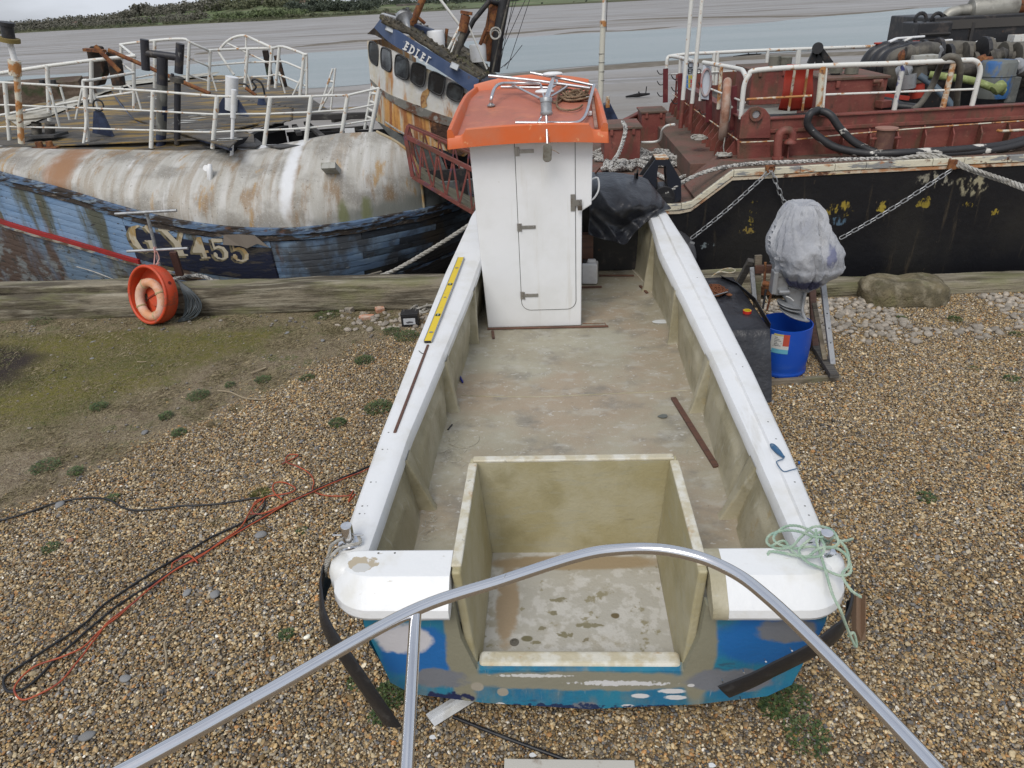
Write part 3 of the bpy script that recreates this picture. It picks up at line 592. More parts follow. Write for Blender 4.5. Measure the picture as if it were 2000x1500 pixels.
for px, back, s_, lb in ((150, 240, 7, 'pale farmhouse among the trees on the far left hill'), (596, 300, 8, 'white house in the wood on the far hilltop'), (757, 330, 14, 'long pale barn on the far shore left of the wheelhouse mast')):
    c = ground_at(px, back) + Vector((0, 0, 1)); t = thing('far_house', c, lb, 'house')
    mb = MB(); mb.box(c + Vector((0, 0, s_ * .2)), (s_, s_ * .5, s_ * .5)); mb.build('wall', m_farwall, t)
    mb = MB(); z0 = c.z + s_ * .45; mb.prism([(c.x - s_ * .55, c.y - s_ * .3, z0), (c.x - s_ * .55, c.y + s_ * .3, z0), (c.x - s_ * .55, c.y, z0 + s_ * .25)], (s_ * 1.1, 0, 0)); mb.build('roof', m_farroof, t)
    for k in (-.25, .25): mb = MB(); mb.box(c + Vector((k * s_, -s_ * .26, s_ * .22)), (s_ * .12, .1, s_ * .14)); mb.build('window', m_glass, t)
def sheer(y): return 1.10 + .30 * max(0, (y - 2.8) / 5.5) ** 1.6
def onsheer(px, py, dz=0):
    z = 1.2
    for _ in range(14): p = PZ(px, py, z + dz); z = sheer(p.y)
    return p
def edge(tab): return [(q.y, q.x) for q in (onsheer(*p) for p in tab)]
LO = edge([(668, 1050), (742, 845), (806, 680), (868, 530), (915, 430)]); LI = edge([(722, 1075), (800, 850), (868, 690), (922, 560), (946, 492)])
RI = edge([(1537, 1025), (1468, 870), (1392, 700), (1338, 590), (1288, 490), (1270, 428)]); RO = edge([(1618, 1050), (1547, 880), (1472, 720), (1408, 595), (1348, 480), (1300, 408)])
for t_ in (LO, LI, RI, RO): t_.sort()
BOWY = 9.75
def ext(tab, y, side, off):
    if y < tab[0][0]: return tab[0][1] + (y - tab[0][0]) * 0
    y1, x1 = tab[-1]
    if y <= y1: return interp(y, tab)
    s_ = (y - y1) / (BOWY - off - y1); s_ = min(1, s_); cx = .16
    return cx + (x1 - cx) * math.sqrt(max(0, 1 - s_ ** 2.2))
fLO = lambda y: ext(LO, y, -1, 0); fLI = lambda y: ext(LI, y, -1, .18); fRI = lambda y: ext(RI, y, 1, .18); fRO = lambda y: ext(RO, y, 1, 0)
FZ = .60
boat = thing('open_workboat', (.12, 6, 0), 'open white and blue fibreglass workboat with white cabin and square stern well', 'boat')
SY = 2.70                                   # stern plane
def hullprof(y):
    xl, xr, zt = fLO(y), fRO(y), sheer(y) - .16
    zb = lerp(.16, .42, sstep(7.0, BOWY, y)); cx = .14; r_ = []
    for x, z in ((xl + .14, zt), (xl + .16, lerp(zb, zt, .6)), (lerp(xl, cx, .18), lerp(zb, zt, .24)), (lerp(xl, cx, .26), lerp(zb, zt, .15)), (lerp(xl, cx, .55), zb + .05), (cx, zb), (lerp(xr, cx, .55), zb + .05), (lerp(xr, cx, .26), lerp(zb, zt, .15)), (lerp(xr, cx, .18), lerp(zb, zt, .24)), (xr - .16, lerp(zb, zt, .6)), (xr - .14, zt)): r_.append(Vector((x, y, z)))
    return r_
ysn = [SY + .02 + k * (BOWY - .05 - SY) / 24 for k in range(25)]
mb = MB(); mb.grid([hullprof(y) for y in ysn]); mb.add(hullprof(ysn[-1]), [tuple(range(11))])
gb, cb_, gr = (.004, .125, .30), (.012, .20, .33), (.14, .155, .175)
m_hullblue = W('mottled_blue_hull', (.014, .15, .28), .6, bsoft=.30, layers=
  [((.02, .20, .30), 3.4, .5, .14, 1), ((.05, .13, .17), 5, .6, .08, 2, .7), ((.035, .07, .12), (5, 5, 12), .66, .05, 3, .7), ((.16, .21, .20), (7, 7, 2.5), .60, .08, 9, .5), ((.30, .34, .34), (70, 70, 5), .68, .04, 11, .5)], bump=[(9, .005), (50, .002)],
  blobs=[((.012, .13, .38), (-.78, .58), (.22, .20), .35), ((.012, .13, .38), (1.10, .70), (.30, .19), .2), ((.235, .225, .16), (-.55, .55), (.085, .42), .15), ((.235, .225, .16), (.73, .60), (.085, .42), .12), ((.25, .24, .18), (.12, .38), (.72, .075), .15), ((.255, .245, .18), (-.92, .87), (.30, .045), .2),
         ((.55, .54, .56), (-.86, .70), (.15, .11), .35), ((.58, .57, .58), (-.9, .86), (.10, .02), .3), ((.17, .18, .20), (-.70, .395), (.17, .075), .3), ((.17, .18, .20), (1.17, .76), (.16, .085), .3), ((.17, .18, .20), (.93, .39), (.24, .09), .3), ((.17, .18, .20), (.12, .175), (.07, .04), .3),
         ((.62, .62, .62), (.32, .365), (.26, .02), .5), ((.62, .62, .60), (-.16, .42), (.20, .012), .5), ((.64, .64, .64), (.60, .305), (.075, .018), .15), ((.64, .64, .64), (.43, .265), (.05, .018), .15), ((.64, .64, .64), (.62, .255), (.06, .018), .15), ((.6, .6, .6), (.70, .35), (.02, .012), .15), ((.66, .66, .66), (.36, .185), (.035, .012), .15), ((.66, .66, .66), (.62, .175), (.045, .012), .15), ((.66, .66, .66), (-.36, .19), (.03, .014), .15), ((.66, .66, .66), (-.61, .20), (.02, .012), .15),
         ((.34, .31, .25), (-.48, .33), (.035, .035), .1), ((.34, .31, .25), (-.34, .29), (.032, .032), .1), ((.012, .02, .07), (-.66, .235), (.13, .045), .6), ((.012, .03, .09), (-.05, .165), (.30, .03), .7), ((.012, .03, .09), (.7, .17), (.35, .022), .7)])
mb.build('hull', m_hullblue, boat, smooth=35)
zc = .93; WXL, WXR = -.52, .70; LZ = .46
pr = hullprof(SY); tl = [Vector((p.x, SY, p.z)) for p in pr]
low = [(-1.05, zc), (-1.06, .80), (-.97, .36), (-.86, .27), (-.45, .20), (.14, .155), (.74, .20), (1.12, .27), (1.24, .36), (1.35, .80), (1.36, zc)]
hole = [(.74, zc), (.72, .70), (.655, LZ), (-.475, LZ), (-.545, .70), (-.565, zc)]
out = [Vector((x, SY - .03 * (zc - z), z)) for x, z in low + hole]
mb = MB(); mb.prism(out, (0, .06, 0)); mb.build('transom', m_hullblue, boat)
def cap(x0, x1, corner):
    """swept bulging profile; corner = +1 rounds the x1 end, -1 the x0 end"""
    rows = []; n = 22
    for k in range(n + 1):
        t = k / n; x = lerp(x0, x1, t)
        e_ = (x1 - x) if corner > 0 else (x - x0)
        rr = .24; s_ = 0 if e_ > rr or not corner else rr - math.sqrt(max(0, rr * rr - (rr - e_) ** 2))
        yo = SY - .095 + s_ * .95; yi = 2.935; zt = 1.115 - .10 * (s_ / rr) ** 2; zb = .915 + .03 * (s_ / rr)
        wv = .004 * noise.noise(Vector((x * 9, 1, 1)))
        rows.append([Vector((x, yo + .05, zb)), Vector((x, yo + .008, zb + .006 + wv)), Vector((x, yo - .004, zb + .03)), Vector((x, yo + .004, zb + .075)), Vector((x, yo + .018, zb + .09)), Vector((x, yo + .115, zt - .028)), Vector((x, yo + .135, zt - .014)), Vector((x, yi - .02, zt + .004)), Vector((x, yi, zt - .01)), Vector((x, yi, zt - .10))])
    mb = MB(); mb.grid(rows); mb.add(rows[0], [tuple(range(10))]); mb.add(rows[-1], [tuple(range(10))[::-1]])
    return mb
m_cap = W('stern_cap_gelcoat', (.72, .73, .73), .38, [((.60, .585, .52), 3.5, .6, .1, 1, .6), ((.42, .38, .30), (7, 22, 22), .70, .03, 3, .7)], [(8, .006)],
   blobs=[((.42, .36, .26), (-1.06, 2.83), (.075, .05), .5), ((.52, .52, .50), (-1.05, 2.80), (.05, .03), .2), ((.64, .65, .66), (1.28, 2.82), (.07, .05), .1), ((.12, .12, .11), (-.98, 2.90), (.006, .006), .1), ((.12, .12, .11), (-.89, 2.90), (.006, .006), .1)], blob_axes=(0, 1))
cap(-1.225, WXL - .055, -1).build('stern_cap', m_cap, boat, smooth=24)
cap(WXR + .13, 1.455, 1).build('stern_cap', m_cap, boat, smooth=24)
mb = cap(WXR + .052, WXR + .1295, 0); mb.build('bare_cap_strip', m_grp, boat, smooth=50)
for x in (-1.155, 1.375):           # corner cheeks of the caps
    mb = MB(); mb.lathe([(.085, .92), (.098, .95), (.098, 1.04), (.08, 1.09), (.04, 1.108)], (x, 2.87, 0), 20); mb.build('cap_corner', m_cap, boat, smooth=60)
def gunwale(fo, fi, y0, y1, sgn, ridge):
    rows = []
    for k in range(61):
        y = lerp(y0, y1, k / 60); xo, xi, z = fo(y), fi(y), sheer(y)
        wv = .004 * noise.noise(Vector((y * 3, sgn, 0)))
        u = lambda a_: lerp(xo, xi, a_)
        pts = [(u(.0) - sgn * .0, z - .16), (u(-.02), z - .05), (u(.04), z - .012), (u(.12), z)]
        pts += [(u(.50), z + .004), (u(.535), z - ridge), (u(.80), z - ridge - .003)] if ridge else [(u(.5), z + .003), (u(.6), z + .003), (u(.8), z)]
        pts += [(u(.93), z - .016 + wv), (u(1.0), z - .05 + wv), (u(1.0), z - .095 + wv * 2), (u(.9), z - .11)]
        rows.append([Vector((a_, y, b_)) for a_, b_ in pts])
    mb = MB(); mb.grid(rows); return mb
gunwale(fLO, fLI, 2.90, 9.55, -1, 0).build('gunwale', m_white, boat, smooth=30)
gunwale(fRO, fRI, 2.90, 9.55, 1, .018).build('gunwale', m_white, boat, smooth=45)
mb = MB()
for fo, fi, ys_ in ((fLO, fLI, (3.25, 3.32, 3.55, 3.9, 4.1)), (fRO, fRI, (3.2, 3.28, 3.5, 3.95, 4.15, 4.9, 5.1, 6.6))):
    for y in ys_:
        for a_ in (.28, .45): mb.lathe([(.0065, 0), (.005, .0012)], (lerp(fo(y), fi(y), a_), y, sheer(y) + .0015), 8)
mb.build('screw_holes', W('screw_hole', (.16, .16, .15), .7), boat)['kind'] = 'stuff'
ribR = sorted(PZ(x, y, FZ).y for x, y in ((1420, 1005), (1372, 800), (1327, 668), (1275, 566))); ribL = sorted(PZ(x, y, FZ).y for x, y in ((832, 988), (884, 800), (926, 668), (960, 560)))
FRt = sorted((PZ(x, y, FZ).y, PZ(x, y, FZ).x) for x, y in ((1455, 1090), (1414, 944), (1385, 842), (1351, 757), (1325, 675), (1290, 598), (1250, 535)))
FLt = sorted((PZ(x, y, FZ).y, PZ(x, y, FZ).x) for x, y in ((805, 1078), (844, 915), (856, 867), (876, 803), (912, 690), (933, 620)))
def fFR(y): return interp(y, FRt) if y <= FRt[-1][0] else fRI(y) - (fRI(FRt[-1][0]) - FRt[-1][1])
def fFL(y): return interp(y, FLt) if y <= FLt[-1][0] else fLI(y) - (fLI(FLt[-1][0]) - FLt[-1][1])
def inner(fi, sgn, ribs, y0, y1, ff):
    rows = []; rb = [y0 - .4] + ribs + [ribs[-1] + 1.1, ribs[-1] + 2.2]
    for k in range(141):
        y = lerp(y0, y1, k / 140); row = []
        a_ = max([q for q in rb if q <= y], default=rb[0]); b2 = min([q for q in rb if q > y], default=y1 + .6); t = (y - a_) / (b2 - a_)
        for j in range(15):
            v = j / 14; z = lerp(FZ - .01, sheer(y) - .09, v); x = lerp(ff(y) + sgn * .012, fi(y) + sgn * .020, v)
            d = ((t - .5) / .40) ** 4 + (max(0, v - .12) / .66) ** 3; bul = sstep(1.15, .75, d)
            x -= sgn * .022 * bul; x -= sgn * .012 * max(0, 1 - v * 8) ** 2
            x += .003 * noise.noise(Vector((y * 4, z * 4, 2)))
            row.append(Vector((x, y, z)))
        rows.append(row)
    mb = MB(); mb.grid(rows); return mb
inner(fLI, -1, ribL, 2.93, 9.5, fFL).build('side_lining', m_grp, boat, smooth=60)
inner(fRI, 1, ribR, 2.93, 9.5, fFR).build('side_lining', m_grp, boat, smooth=60)
for fi, sgn, ribs in ((fLI, -1, ribL), (fRI, 1, ribR)):
    for y in ribs + [ribs[-1] + 1.1]:
        zt = sheer(y) - .07; xt = fi(y) + sgn * .03; xb = (fFR if sgn > 0 else fFL)(y) + sgn * .012
        mb = MB(); rows = []
        for v in (0, .08, .5, 1):
            z = lerp(FZ - .005, zt, v); x = lerp(xb, xt, v); pro = lerp(.105, .036, v) + (.015 if v == 0 else 0); wd = lerp(.045, .10, v) + (.015 if v == 0 else 0)
            rows.append([Vector((x + sgn * .06, y - wd - .02, z)), Vector((x - sgn * .0, y - wd - .01, z)), Vector((x - sgn * pro, y - wd, z)), Vector((x - sgn * pro * .98, y + wd * .25, z)), Vector((x, y + wd + .03, z)), Vector((x + sgn * .06, y + wd + .03, z))])
        mb.grid(rows); mb.build('rib', m_grp, boat, smooth=35, bevel=.012, seg=3)
rows = []
for k in range(90):
    y = lerp(2.90, 9.5, k / 89); xl, xr = fFL(y) - .03, fFR(y) + .03
    rows.append([Vector((lerp(xl, xr, j / 30), y, FZ + .004 * noise.noise(Vector((j * .5, y * 2, 0))) + .018 * (max(0, abs(j / 15 - 1) - .86) / .14) ** 2)) for j in range(31)])
mb = MB()
nn_ = 31; vs = [p for r_ in rows for p in r_]; fs = []
for i in range(89):
    for j in range(30):
        c_ = (rows[i][j] + rows[i + 1][j + 1]) / 2
        if WXL < c_.x < WXR and c_.y < 3.76: continue
        fs.append((i * nn_ + j, i * nn_ + j + 1, (i + 1) * nn_ + j + 1, (i + 1) * nn_ + j))
mb.add(vs, fs); mb.build('deck', m_floor, boat, smooth=60)
mb = MB(); mb.tube(spline([(-.9, 5.55, FZ), (-.2, 5.5, FZ), (.5, 5.53, FZ), (1.22, 5.56, FZ)], 8), .006, 6); mb.build('deck_seam', m_grp, boat, smooth=60)
mb = MB(); mb.tube(spline([(fFR(y) - .006, y, FZ + .006) for y in (3.0, 4, 5, 6, 7, 8, 9)], 6), .006, 5); mb.tube(spline([(fFL(y) + .006, y, FZ + .006) for y in (3.0, 4, 5, 6, 7, 8, 9)], 6), .006, 5); mb.build('filler_line', m_cream, boat, smooth=60)
WY = 3.76; WT = 1.105
def wall(pts, th): mb = MB(); mb.prism(pts, th); return mb
m_well = W('well_fibreglass', (.36, .315, .175), .5, [((.42, .385, .26), 2.6, .52, .14, 1), ((.27, .235, .12), 3, .6, .1, 2, .7), ((.40, .28, .08), (2, 2, 1.4), .64, .06, 4, .6), ((.36, .345, .26), (5, 5, 26), .62, .08, 3, .5), ((.12, .10, .07), (2, 2, 14), .70, .04, 5, .6)], [(50, .003), (8, .006)])
def slab(a0, a1, b0, b1, th):           # quad a0-a1 (top), b0-b1 (bottom) with thickness vector
    mb = MB(); mb.prism([a0, a1, b1, b0], th); return mb
slab(Vector((WXL, 2.76, WT)), Vector((WXL, WY, WT)), Vector((WXL + .055, 2.72, .33)), Vector((WXL + .055, WY, .33)), (-.05, 0, 0)).build('well_side', m_well, boat, bevel=.014, seg=3)
slab(Vector((WXR, 2.76, WT)), Vector((WXR, WY, WT)), Vector((WXR - .055, 2.72, .33)), Vector((WXR - .055, WY, .33)), (.05, 0, 0)).build('well_side', m_well, boat, bevel=.014, seg=3)
mb = MB(); mb.box(((WXL + WXR) / 2, WY + .026, .72), (WXR - WXL + .10, .05, .778)); mb.build('well_end', m_well, boat, bevel=.014, seg=3)
mb = MB(); 
for (p, q) in (((WXL - .026, 2.80, WT + .004), (WXL - .026, WY - .02, WT + .004)), ((WXR + .026, 2.80, WT + .004), (WXR + .026, WY - .02, WT + .004))): mb.beam(p, q, .056, .022)
mb.beam((WXL - .03, WY + .026, WT + .004), (WXR + .03, WY + .026, WT + .004), .056, .022)
mb.build('well_rim', m_cream, boat, bevel=.009, seg=3)
m_wellfloor = W('well_floor_scaled', (.33, .295, .22), .6, [((.40, .385, .34), 1.8, .44, .14, 1), ((.55, .54, .51), (11, 11, 11), .53, .06, 3, .65), ((.26, .235, .155), 8, .64, .03, 2), ((.18, .155, .09), 14, .70, .02, 5, .9)], [(40, .004)],
  blobs=[((.15, .135, .075), (-.21, 3.02), (.035, .022), .1), ((.20, .18, .115), (-.12, 3.10), (.022, .016), .4), ((.20, .18, .115), (-.05, 3.22), (.025, .018), .5), ((.20, .18, .11), (-.16, 2.99), (.03, .014), .5), ((.20, .18, .11), (.02, 3.05), (.04, .02), .7), ((.21, .19, .12), (.16, 3.12), (.07, .02), .8), ((.21, .19, .12), (-.02, 3.33), (.05, .02), .8), ((.13, .10, .05), (.33, 3.20), (.025, .022), .1), ((.34, .26, .17), (-.34, 3.3), (.07, .35), .25), ((.31, .24, .15), (.1, 3.66), (.6, .07), .1)], blob_axes=(0, 1), bsoft=.4)
rows = [[Vector((lerp(WXL + .05, WXR - .05, i / 24), y, .335 + .012 * sstep(3.45, 3.55, y) + .004 * noise.noise(Vector((i * .7, y * 4, 0))))) for i in range(25)] for y in [2.72 + 1.05 * j / 24 for j in range(25)]]
mb = MB(); mb.grid(rows); mb.build('well_floor', m_wellfloor, boat, smooth=60)
mb = MB(); mb.beam((WXL + .05, 2.765, .40), (WXR - .05, 2.765, .40), .11, .15); mb.build('well_sill', m_cream, boat, bevel=.03, seg=4)
mb = MB(); mb.lathe([(.028, 0), (.028, .004), (.016, .006), (.016, -.005)], (-.285, 2.99, .336), 14); mb.build('drain', m_greypipe, boat, smooth=40)
for x, px in ((-1.10, 683), (1.375, 1608)):
    c = PZ(px, 1062, 1.10) if px < 1000 else PZ(1608, 1078, 1.10)
    mb = MB(); mb.lathe([(.062, 0), (.062, .006), (.034, .012), (.033, .125), (.030, .13), (0.001, .131)], c, 24)
    o = mb.build('mooring_bitt', m_steel, boat, smooth=40)
    mb = MB(); mb.cyl(c + Vector((-.085, .0, .062)), c + Vector((.085, .0, .062)), .005, n=8); mb.build('cross_pin', m_steel, o, smooth=40)
CY = 7.03; CX0, CX1 = -.73, .275; CT = 2.57
ca = MB()
fr = [(CX0, FZ + .005), (CX1, FZ + .005), (CX1 + .01, 1.84), (CX1 + .105, 1.90), (CX1 + .115, CT), (CX0 - .06, CT), (CX0 - .04, 1.80)]
back = 8.55
ca.prism([Vector((x, CY, z)) for x, z in fr], (0, back - CY, 0))
cabin = ca.build('cabin', m_cabin, boat, bevel=.012, seg=3)
mb = MB(); mb.prism([(CX0 - .06, CY + .003, CT - .02), (CX0 - .06, back - .003, CT - .02), (CX0 - .06, back - .003, CT + .16)], (CX1 + .115 - CX0 + .06, 0, 0)); mb.build('cabin_upper_side', m_cabin, boat)
def fpt(px, py, off): return PY(px, py, CY - off)
def rounded(x0, x1, z0, z1, r_, off, n=6):
    out = [Vector((x0, CY - off, z1)), ]
    for k in range(n + 1): a_ = math.pi + k / n * math.pi / 2; out.append(Vector((x0 + r_ + r_ * math.cos(a_), CY - off, z0 + r_ + r_ * math.sin(a_))))
    for k in range(n + 1): a_ = 1.5 * math.pi + k / n * math.pi / 2; out.append(Vector((x1 - r_ + r_ * math.cos(a_), CY - off, z0 + r_ + r_ * math.sin(a_))))
    out.append(Vector((x1, CY - off, z1))); return out
DX0, DX1 = PY(1016, 500, CY).x - .004, PY(1124, 500, CY).x; DZ0 = PY(1070, 604, CY).z
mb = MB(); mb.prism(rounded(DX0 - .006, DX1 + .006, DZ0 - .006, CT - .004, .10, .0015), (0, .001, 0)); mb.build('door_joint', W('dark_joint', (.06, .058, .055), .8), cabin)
mb = MB(); mb.prism(rounded(DX0, DX1, DZ0, CT - .004, .095, .010), (0, .009, 0)); mb.build('door', m_cabin, cabin, bevel=.004, seg=2)
for px, py in ((1014, 296), (1019, 444), (1025, 577)):
    c = fpt(px, py, .014); mb = MB(); mb.box(c + Vector((-.028, 0, 0)), (.035, .006, .085)); mb.box(c + Vector((.068, -.002, 0)), (.145, .005, .036)); mb.cyl(c + Vector((-.006, -.005, -.04)), c + Vector((-.006, -.005, .04)), .008, n=10)
    for dx in (.02, .07, .12): mb.cyl(c + Vector((dx, -.003, 0)), c + Vector((dx, -.009, 0)), .0065, n=8)
    mb.build('hinge', m_dullsteel, cabin, bevel=.002)
c = fpt(1119, 396, .014); mb = MB(); mb.box(c, (.045, .006, .165)); mb.box(c + Vector((.05, -.008, 0)), (.075, .008, .06)); mb.tube(spline([c + Vector((.058, -.02, .02)), c + Vector((.06, -.05, .035)), c + Vector((.075, -.03, .0))], 5), .006, 8)
mb.build('hasp', m_dullsteel, cabin, bevel=.002)
mb = MB(); mb.box(c + Vector((.068, -.03, -.045)), (.045, .022, .05)); mb.build('padlock', W('brass_padlock', (.11, .09, .07), .45, metal=.6), cabin, bevel=.006)
mb = MB(); mb.tube(spline([(CX1 + .105, CY + .12, 2.12), (CX1 + .17, CY + .12, 2.13), (CX1 + .18, CY + .12, 2.02), (CX1 + .13, CY + .12, 1.93), (CX1 + .06, CY + .12, 1.90)], 6), .009, 8); mb.build('grab_handle', m_white, cabin, smooth=60)
RX0, RX1, RY0, RY1 = -.965, .515, 6.86, 8.95
def rz(x, y): return 2.615 + (y - RY0) * .104 - (.03 + .05 * sstep(7.5, 9, y)) * ((x + .225) / .74) ** 2
tr = []
xsn = [lerp(RX0, RX1, i / 26) for i in range(27)]; ysn = [lerp(RY0, RY1, j / 30) for j in range(31)]
def xe(x, y):     # far corners drawn in
    k = sstep(8.2, RY1, y); return -.225 + (x + .225) * (1 - .10 * k * k)
mb = MB()
rows = [[Vector((xe(x, y), y, 2.615 + (y - RY0) * .104 - .028 * ((x + .225) / .74) ** 2)) for x in [lerp(RX0 + .06, RX1 - .06, i / 22) for i in range(23)]] for y in [lerp(RY0 + .05, RY1 - .06, j / 24) for j in range(25)]]
mb.grid(rows); roof = mb.build('roof', m_orange_floor, boat, smooth=60)
mb = MB(); rows2 = [[p - Vector((0, 0, .03)) for p in r_][::-1] for r_ in rows]; mb.grid(rows2); mb.build('roof_underside', m_orange, roof, smooth=60)
def rimrow(x, y, hx, hy, h, wdt, lip):   # section across the rim; (hx,hy) outward
    o = Vector((xe(x, y), y, rz(x, y))); n_ = Vector((hx, hy, 0)); return [o - n_ * wdt * 1.5 + Vector((0, 0, .008)), o - n_ * wdt + Vector((0, 0, h * .85)), o - n_ * wdt * .8 + Vector((0, 0, h)), o - n_ * .012 + Vector((0, 0, h)), o + Vector((0, 0, h - .012)), o + n_ * .012 + Vector((0, 0, -lip)), o - n_ * .03 + Vector((0, 0, -lip))]
for nm, path in (('front', [(lerp(RX0, RX1, t / 60), RY0, 0, -1) for t in range(61)]), ('left', [(RX0, lerp(RY0, RY1, t / 20), -1, 0) for t in range(21)]), ('right', [(RX1, lerp(RY0, RY1, t / 20), 1, 0) for t in range(21)]), ('back', [(lerp(RX0, RX1, t / 20), RY1, 0, 1) for t in range(21)])):
    rows = []
    for x, y, hx, hy in path:
        h = .10; lip = .075
        if nm == 'front':
            e_ = min(x - RX0, RX1 - x); h = .035 + .055 * sstep(.14, .165, e_); 
            yy_ = y
        if nm == 'back': h = .115
        r_ = rimrow(x, y, hx, hy, h, .05, lip)
        rows.append(r_)
    mb = MB(); mb.grid(rows); mb.add(rows[0], [tuple(range(7))]); mb.add(rows[-1], [tuple(range(7))[::-1]]); mb.build('roof_rim', m_orange, roof, smooth=40)
def rf(px, py, h=.03): return PL(px, py, (0, RY0, 2.60 + h), (0, -.104, 1))
def rfs(pts, h=.03, n=6): return spline([rf(*p, h) if len(p) == 2 else rf(p[0], p[1], p[2]) for p in pts], n)
def c3(x, y): return (800 + x / 4, y / 4)          # reading aid: enlarged view to photograph
t = thing('folded_mast_frame', rf(1065, 200), 'folded stainless light mast and tube frame lying across the orange cabin roof', 'mast frame')
def rt(name, pts, r, h, mat=m_tubesteel, n=7, par=None, cap=True):
    q = rfs([c3(*p[:2]) + ((p[2],) if len(p) > 2 else (h,)) for p in pts], h, n); mb = MB(); mb.tube(q, r, 10); return mb.build(name, mat, par or t, smooth=50)
rt('bent_pipe', [(635, 828, .01), (640, 765, .10), (665, 690, .16), (712, 655, .17), (800, 650, .15), (940, 650, .14), (1020, 655, .13)], .017, .1)
mb = MB(); mb.lathe([(.045, 0), (.045, .008), (.024, .02), (.018, .035)], rf(*c3(637, 828), .015), 14); mb.build('pipe_flange', m_dullsteel, t, smooth=40)
rt('long_tube', [(618, 592, .22), (1000, 632, .17), (1412, 690, .12)], .0165, .15, n=2)
rt('long_tube', [(945, 568, .24), (1200, 618, .18), (1440, 668, .13)], .0145, .15, n=2)
rt('bent_tube', [(715, 680, .10), (1060, 685, .10), (1125, 675, .10), (1150, 640, .10), (1138, 600, .13)], .015, .1)
rt('bent_tube', [(1440, 665, .13), (1412, 770, .09), (1385, 875, .06), (1350, 935, .05), (1285, 961, .05), (1100, 962, .05), (830, 960, .05)], .017, .05)
rt('brace_tube', [(790, 655, .13), (900, 712, .10), (1015, 768, .09)], .013, .1, n=2)
rt('brace_tube', [(1235, 672, .13), (1170, 715, .11), (1100, 755, .09)], .013, .1, n=2)
rt('brace_tube', [(1022, 658, .12), (1040, 720, .10), (1056, 785, .08)], .013, .1, n=2)
rt('brace_tube', [(1000, 965, .05), (1018, 935, .05), (1034, 905, .08)], .012, .1, n=2)
a0, a1 = rf(*c3(1132, 580), .20), PY(1066, 196, 7.18)
mb = MB(); mb.tube([a0, a0.lerp(a1, .5), a1], [.018, .024, .026], 10, flat=.6); mb.build('lamp_arm', m_tubesteel, t, smooth=50)
c = PY(1067, 210, 6.98); mb = MB(); R_ = Matrix.Rotation(math.radians(-14), 3, 'X')
mb.lathe([(.0, .085), (.052, .085), (.056, .078), (.056, .045), (.051, .042), (.051, -.035), (.057, -.04), (.057, -.055), (.050, -.068), (.02, -.072), (0, -.072)], c, 26, R_, cap=False)
mb.build('lamp_housing', m_galv, t, smooth=40)
s0 = PY(1067, 226, 6.93); s1 = PY(1069, 282, 6.80); mb = MB(); mb.tube([s0, s1], .012, 10); mb.build('lamp_stem', m_tubesteel, t, smooth=50)
p0, p1 = PY(1069, 283, 6.79), PY(1069, 314, 6.80); x_, y_, d_ = frame_to(p1 - p0); mb = MB(); pts = []
for k in range(24):
    a_ = 2 * math.pi * k / 24; pts.append((p0 + p1) / 2 + d_ * (math.sin(a_) * .038 + (.048 if math.sin(a_) > 0 else -.048)) + Vector((1, 0, 0)) * math.cos(a_) * .042)
mb.prism(pts, (0, .02, 0)); mb.build('base_plate', W('grimy_plate', (.22, .21, .18), .6, [((.13, .11, .08), 20, .55, .1, 1)], metal=.3), t, bevel=.006)
mb = MB(); mb.tube(spline([PY(1078, 292, 6.78), PY(1086, 296, 6.76), PY(1092, 300, 6.77)], 5), .003, 6); mb.build('loose_wire', m_tanrope, t, smooth=60)
for p in ((1040, 578, 1195, .235), (980, 715, 1130, .10)):
    c = rf(*c3((p[0] + p[2]) / 2, p[1]), p[3]); w_ = (rf(*c3(p[2], p[1]), p[3]) - rf(*c3(p[0], p[1]), p[3])).length / 2
    mb = MB(); mb.lathe([(w_ * .9, -.012), (w_, 0), (w_ * .9, .014), (w_ * .5, .022), (0, .024)], c, 22, sy=.55 if p[3] > .2 else .75)
    tag(mb.build('antenna_dish' if p[3] > .2 else 'plastic_plate', m_white, smooth=50), 'white oval antenna disc behind the steel tubes on the orange roof' if p[3] > .2 else 'white plastic plate lying on the orange roof under the steel tubes', 'antenna' if p[3] > .2 else 'plate')
for k, (p, lb) in enumerate((((1405, 885), 'small white plastic cleat on the right of the orange roof, nearest the camera'), ((1395, 770), 'small white plastic cleat on the orange roof beside the coiled rope'))):
    mb = MB(); mb.box(rf(*c3(*p), .02), (.05, .05, .04)); tag(mb.build('roof_cleat', m_white, bevel=.008), lb, 'cleat')
mb = MB(); mb.beam(rf(*c3(1425, 750), .03), rf(*c3(1458, 1000), .03), .032, .02); tag(mb.build('wooden_batten', W('pink_brown_batten', (.33, .20, .15), .7, [((.22, .13, .1), 12, .5, .1, 1)]), bevel=.003), 'thin pinkish wooden batten along the right rim of the orange roof', 'batten')
r = random.Random(12)
def heap(c, rx, ry, h, loops, n, rr, seed, z0=None):
    r = random.Random(seed); pts = []; 
    for k in range(loops):
        ph = r.uniform(0, 6.28); sx, sy_ = rx * r.uniform(.45, 1), ry * r.uniform(.45, 1); ox, oy = r.uniform(-.25, .25) * rx, r.uniform(-.25, .25) * ry; zz_ = h * r.random()
        for q in range(n):
            a_ = ph + 2 * math.pi * q / n; pts.append(Vector((c[0] + ox + sx * math.cos(a_) * (1 + r.uniform(-.15, .15)), c[1] + oy + sy_ * math.sin(a_), c[2] + rr + zz_ * (.5 + .5 * math.sin(a_ * 2 + ph)))))
    return spline(pts, 5)
c = rf(1118, 195, .0)
mb = strand_rope(heap(c, .19, .17, .10, 11, 6, .012, 4), .011)
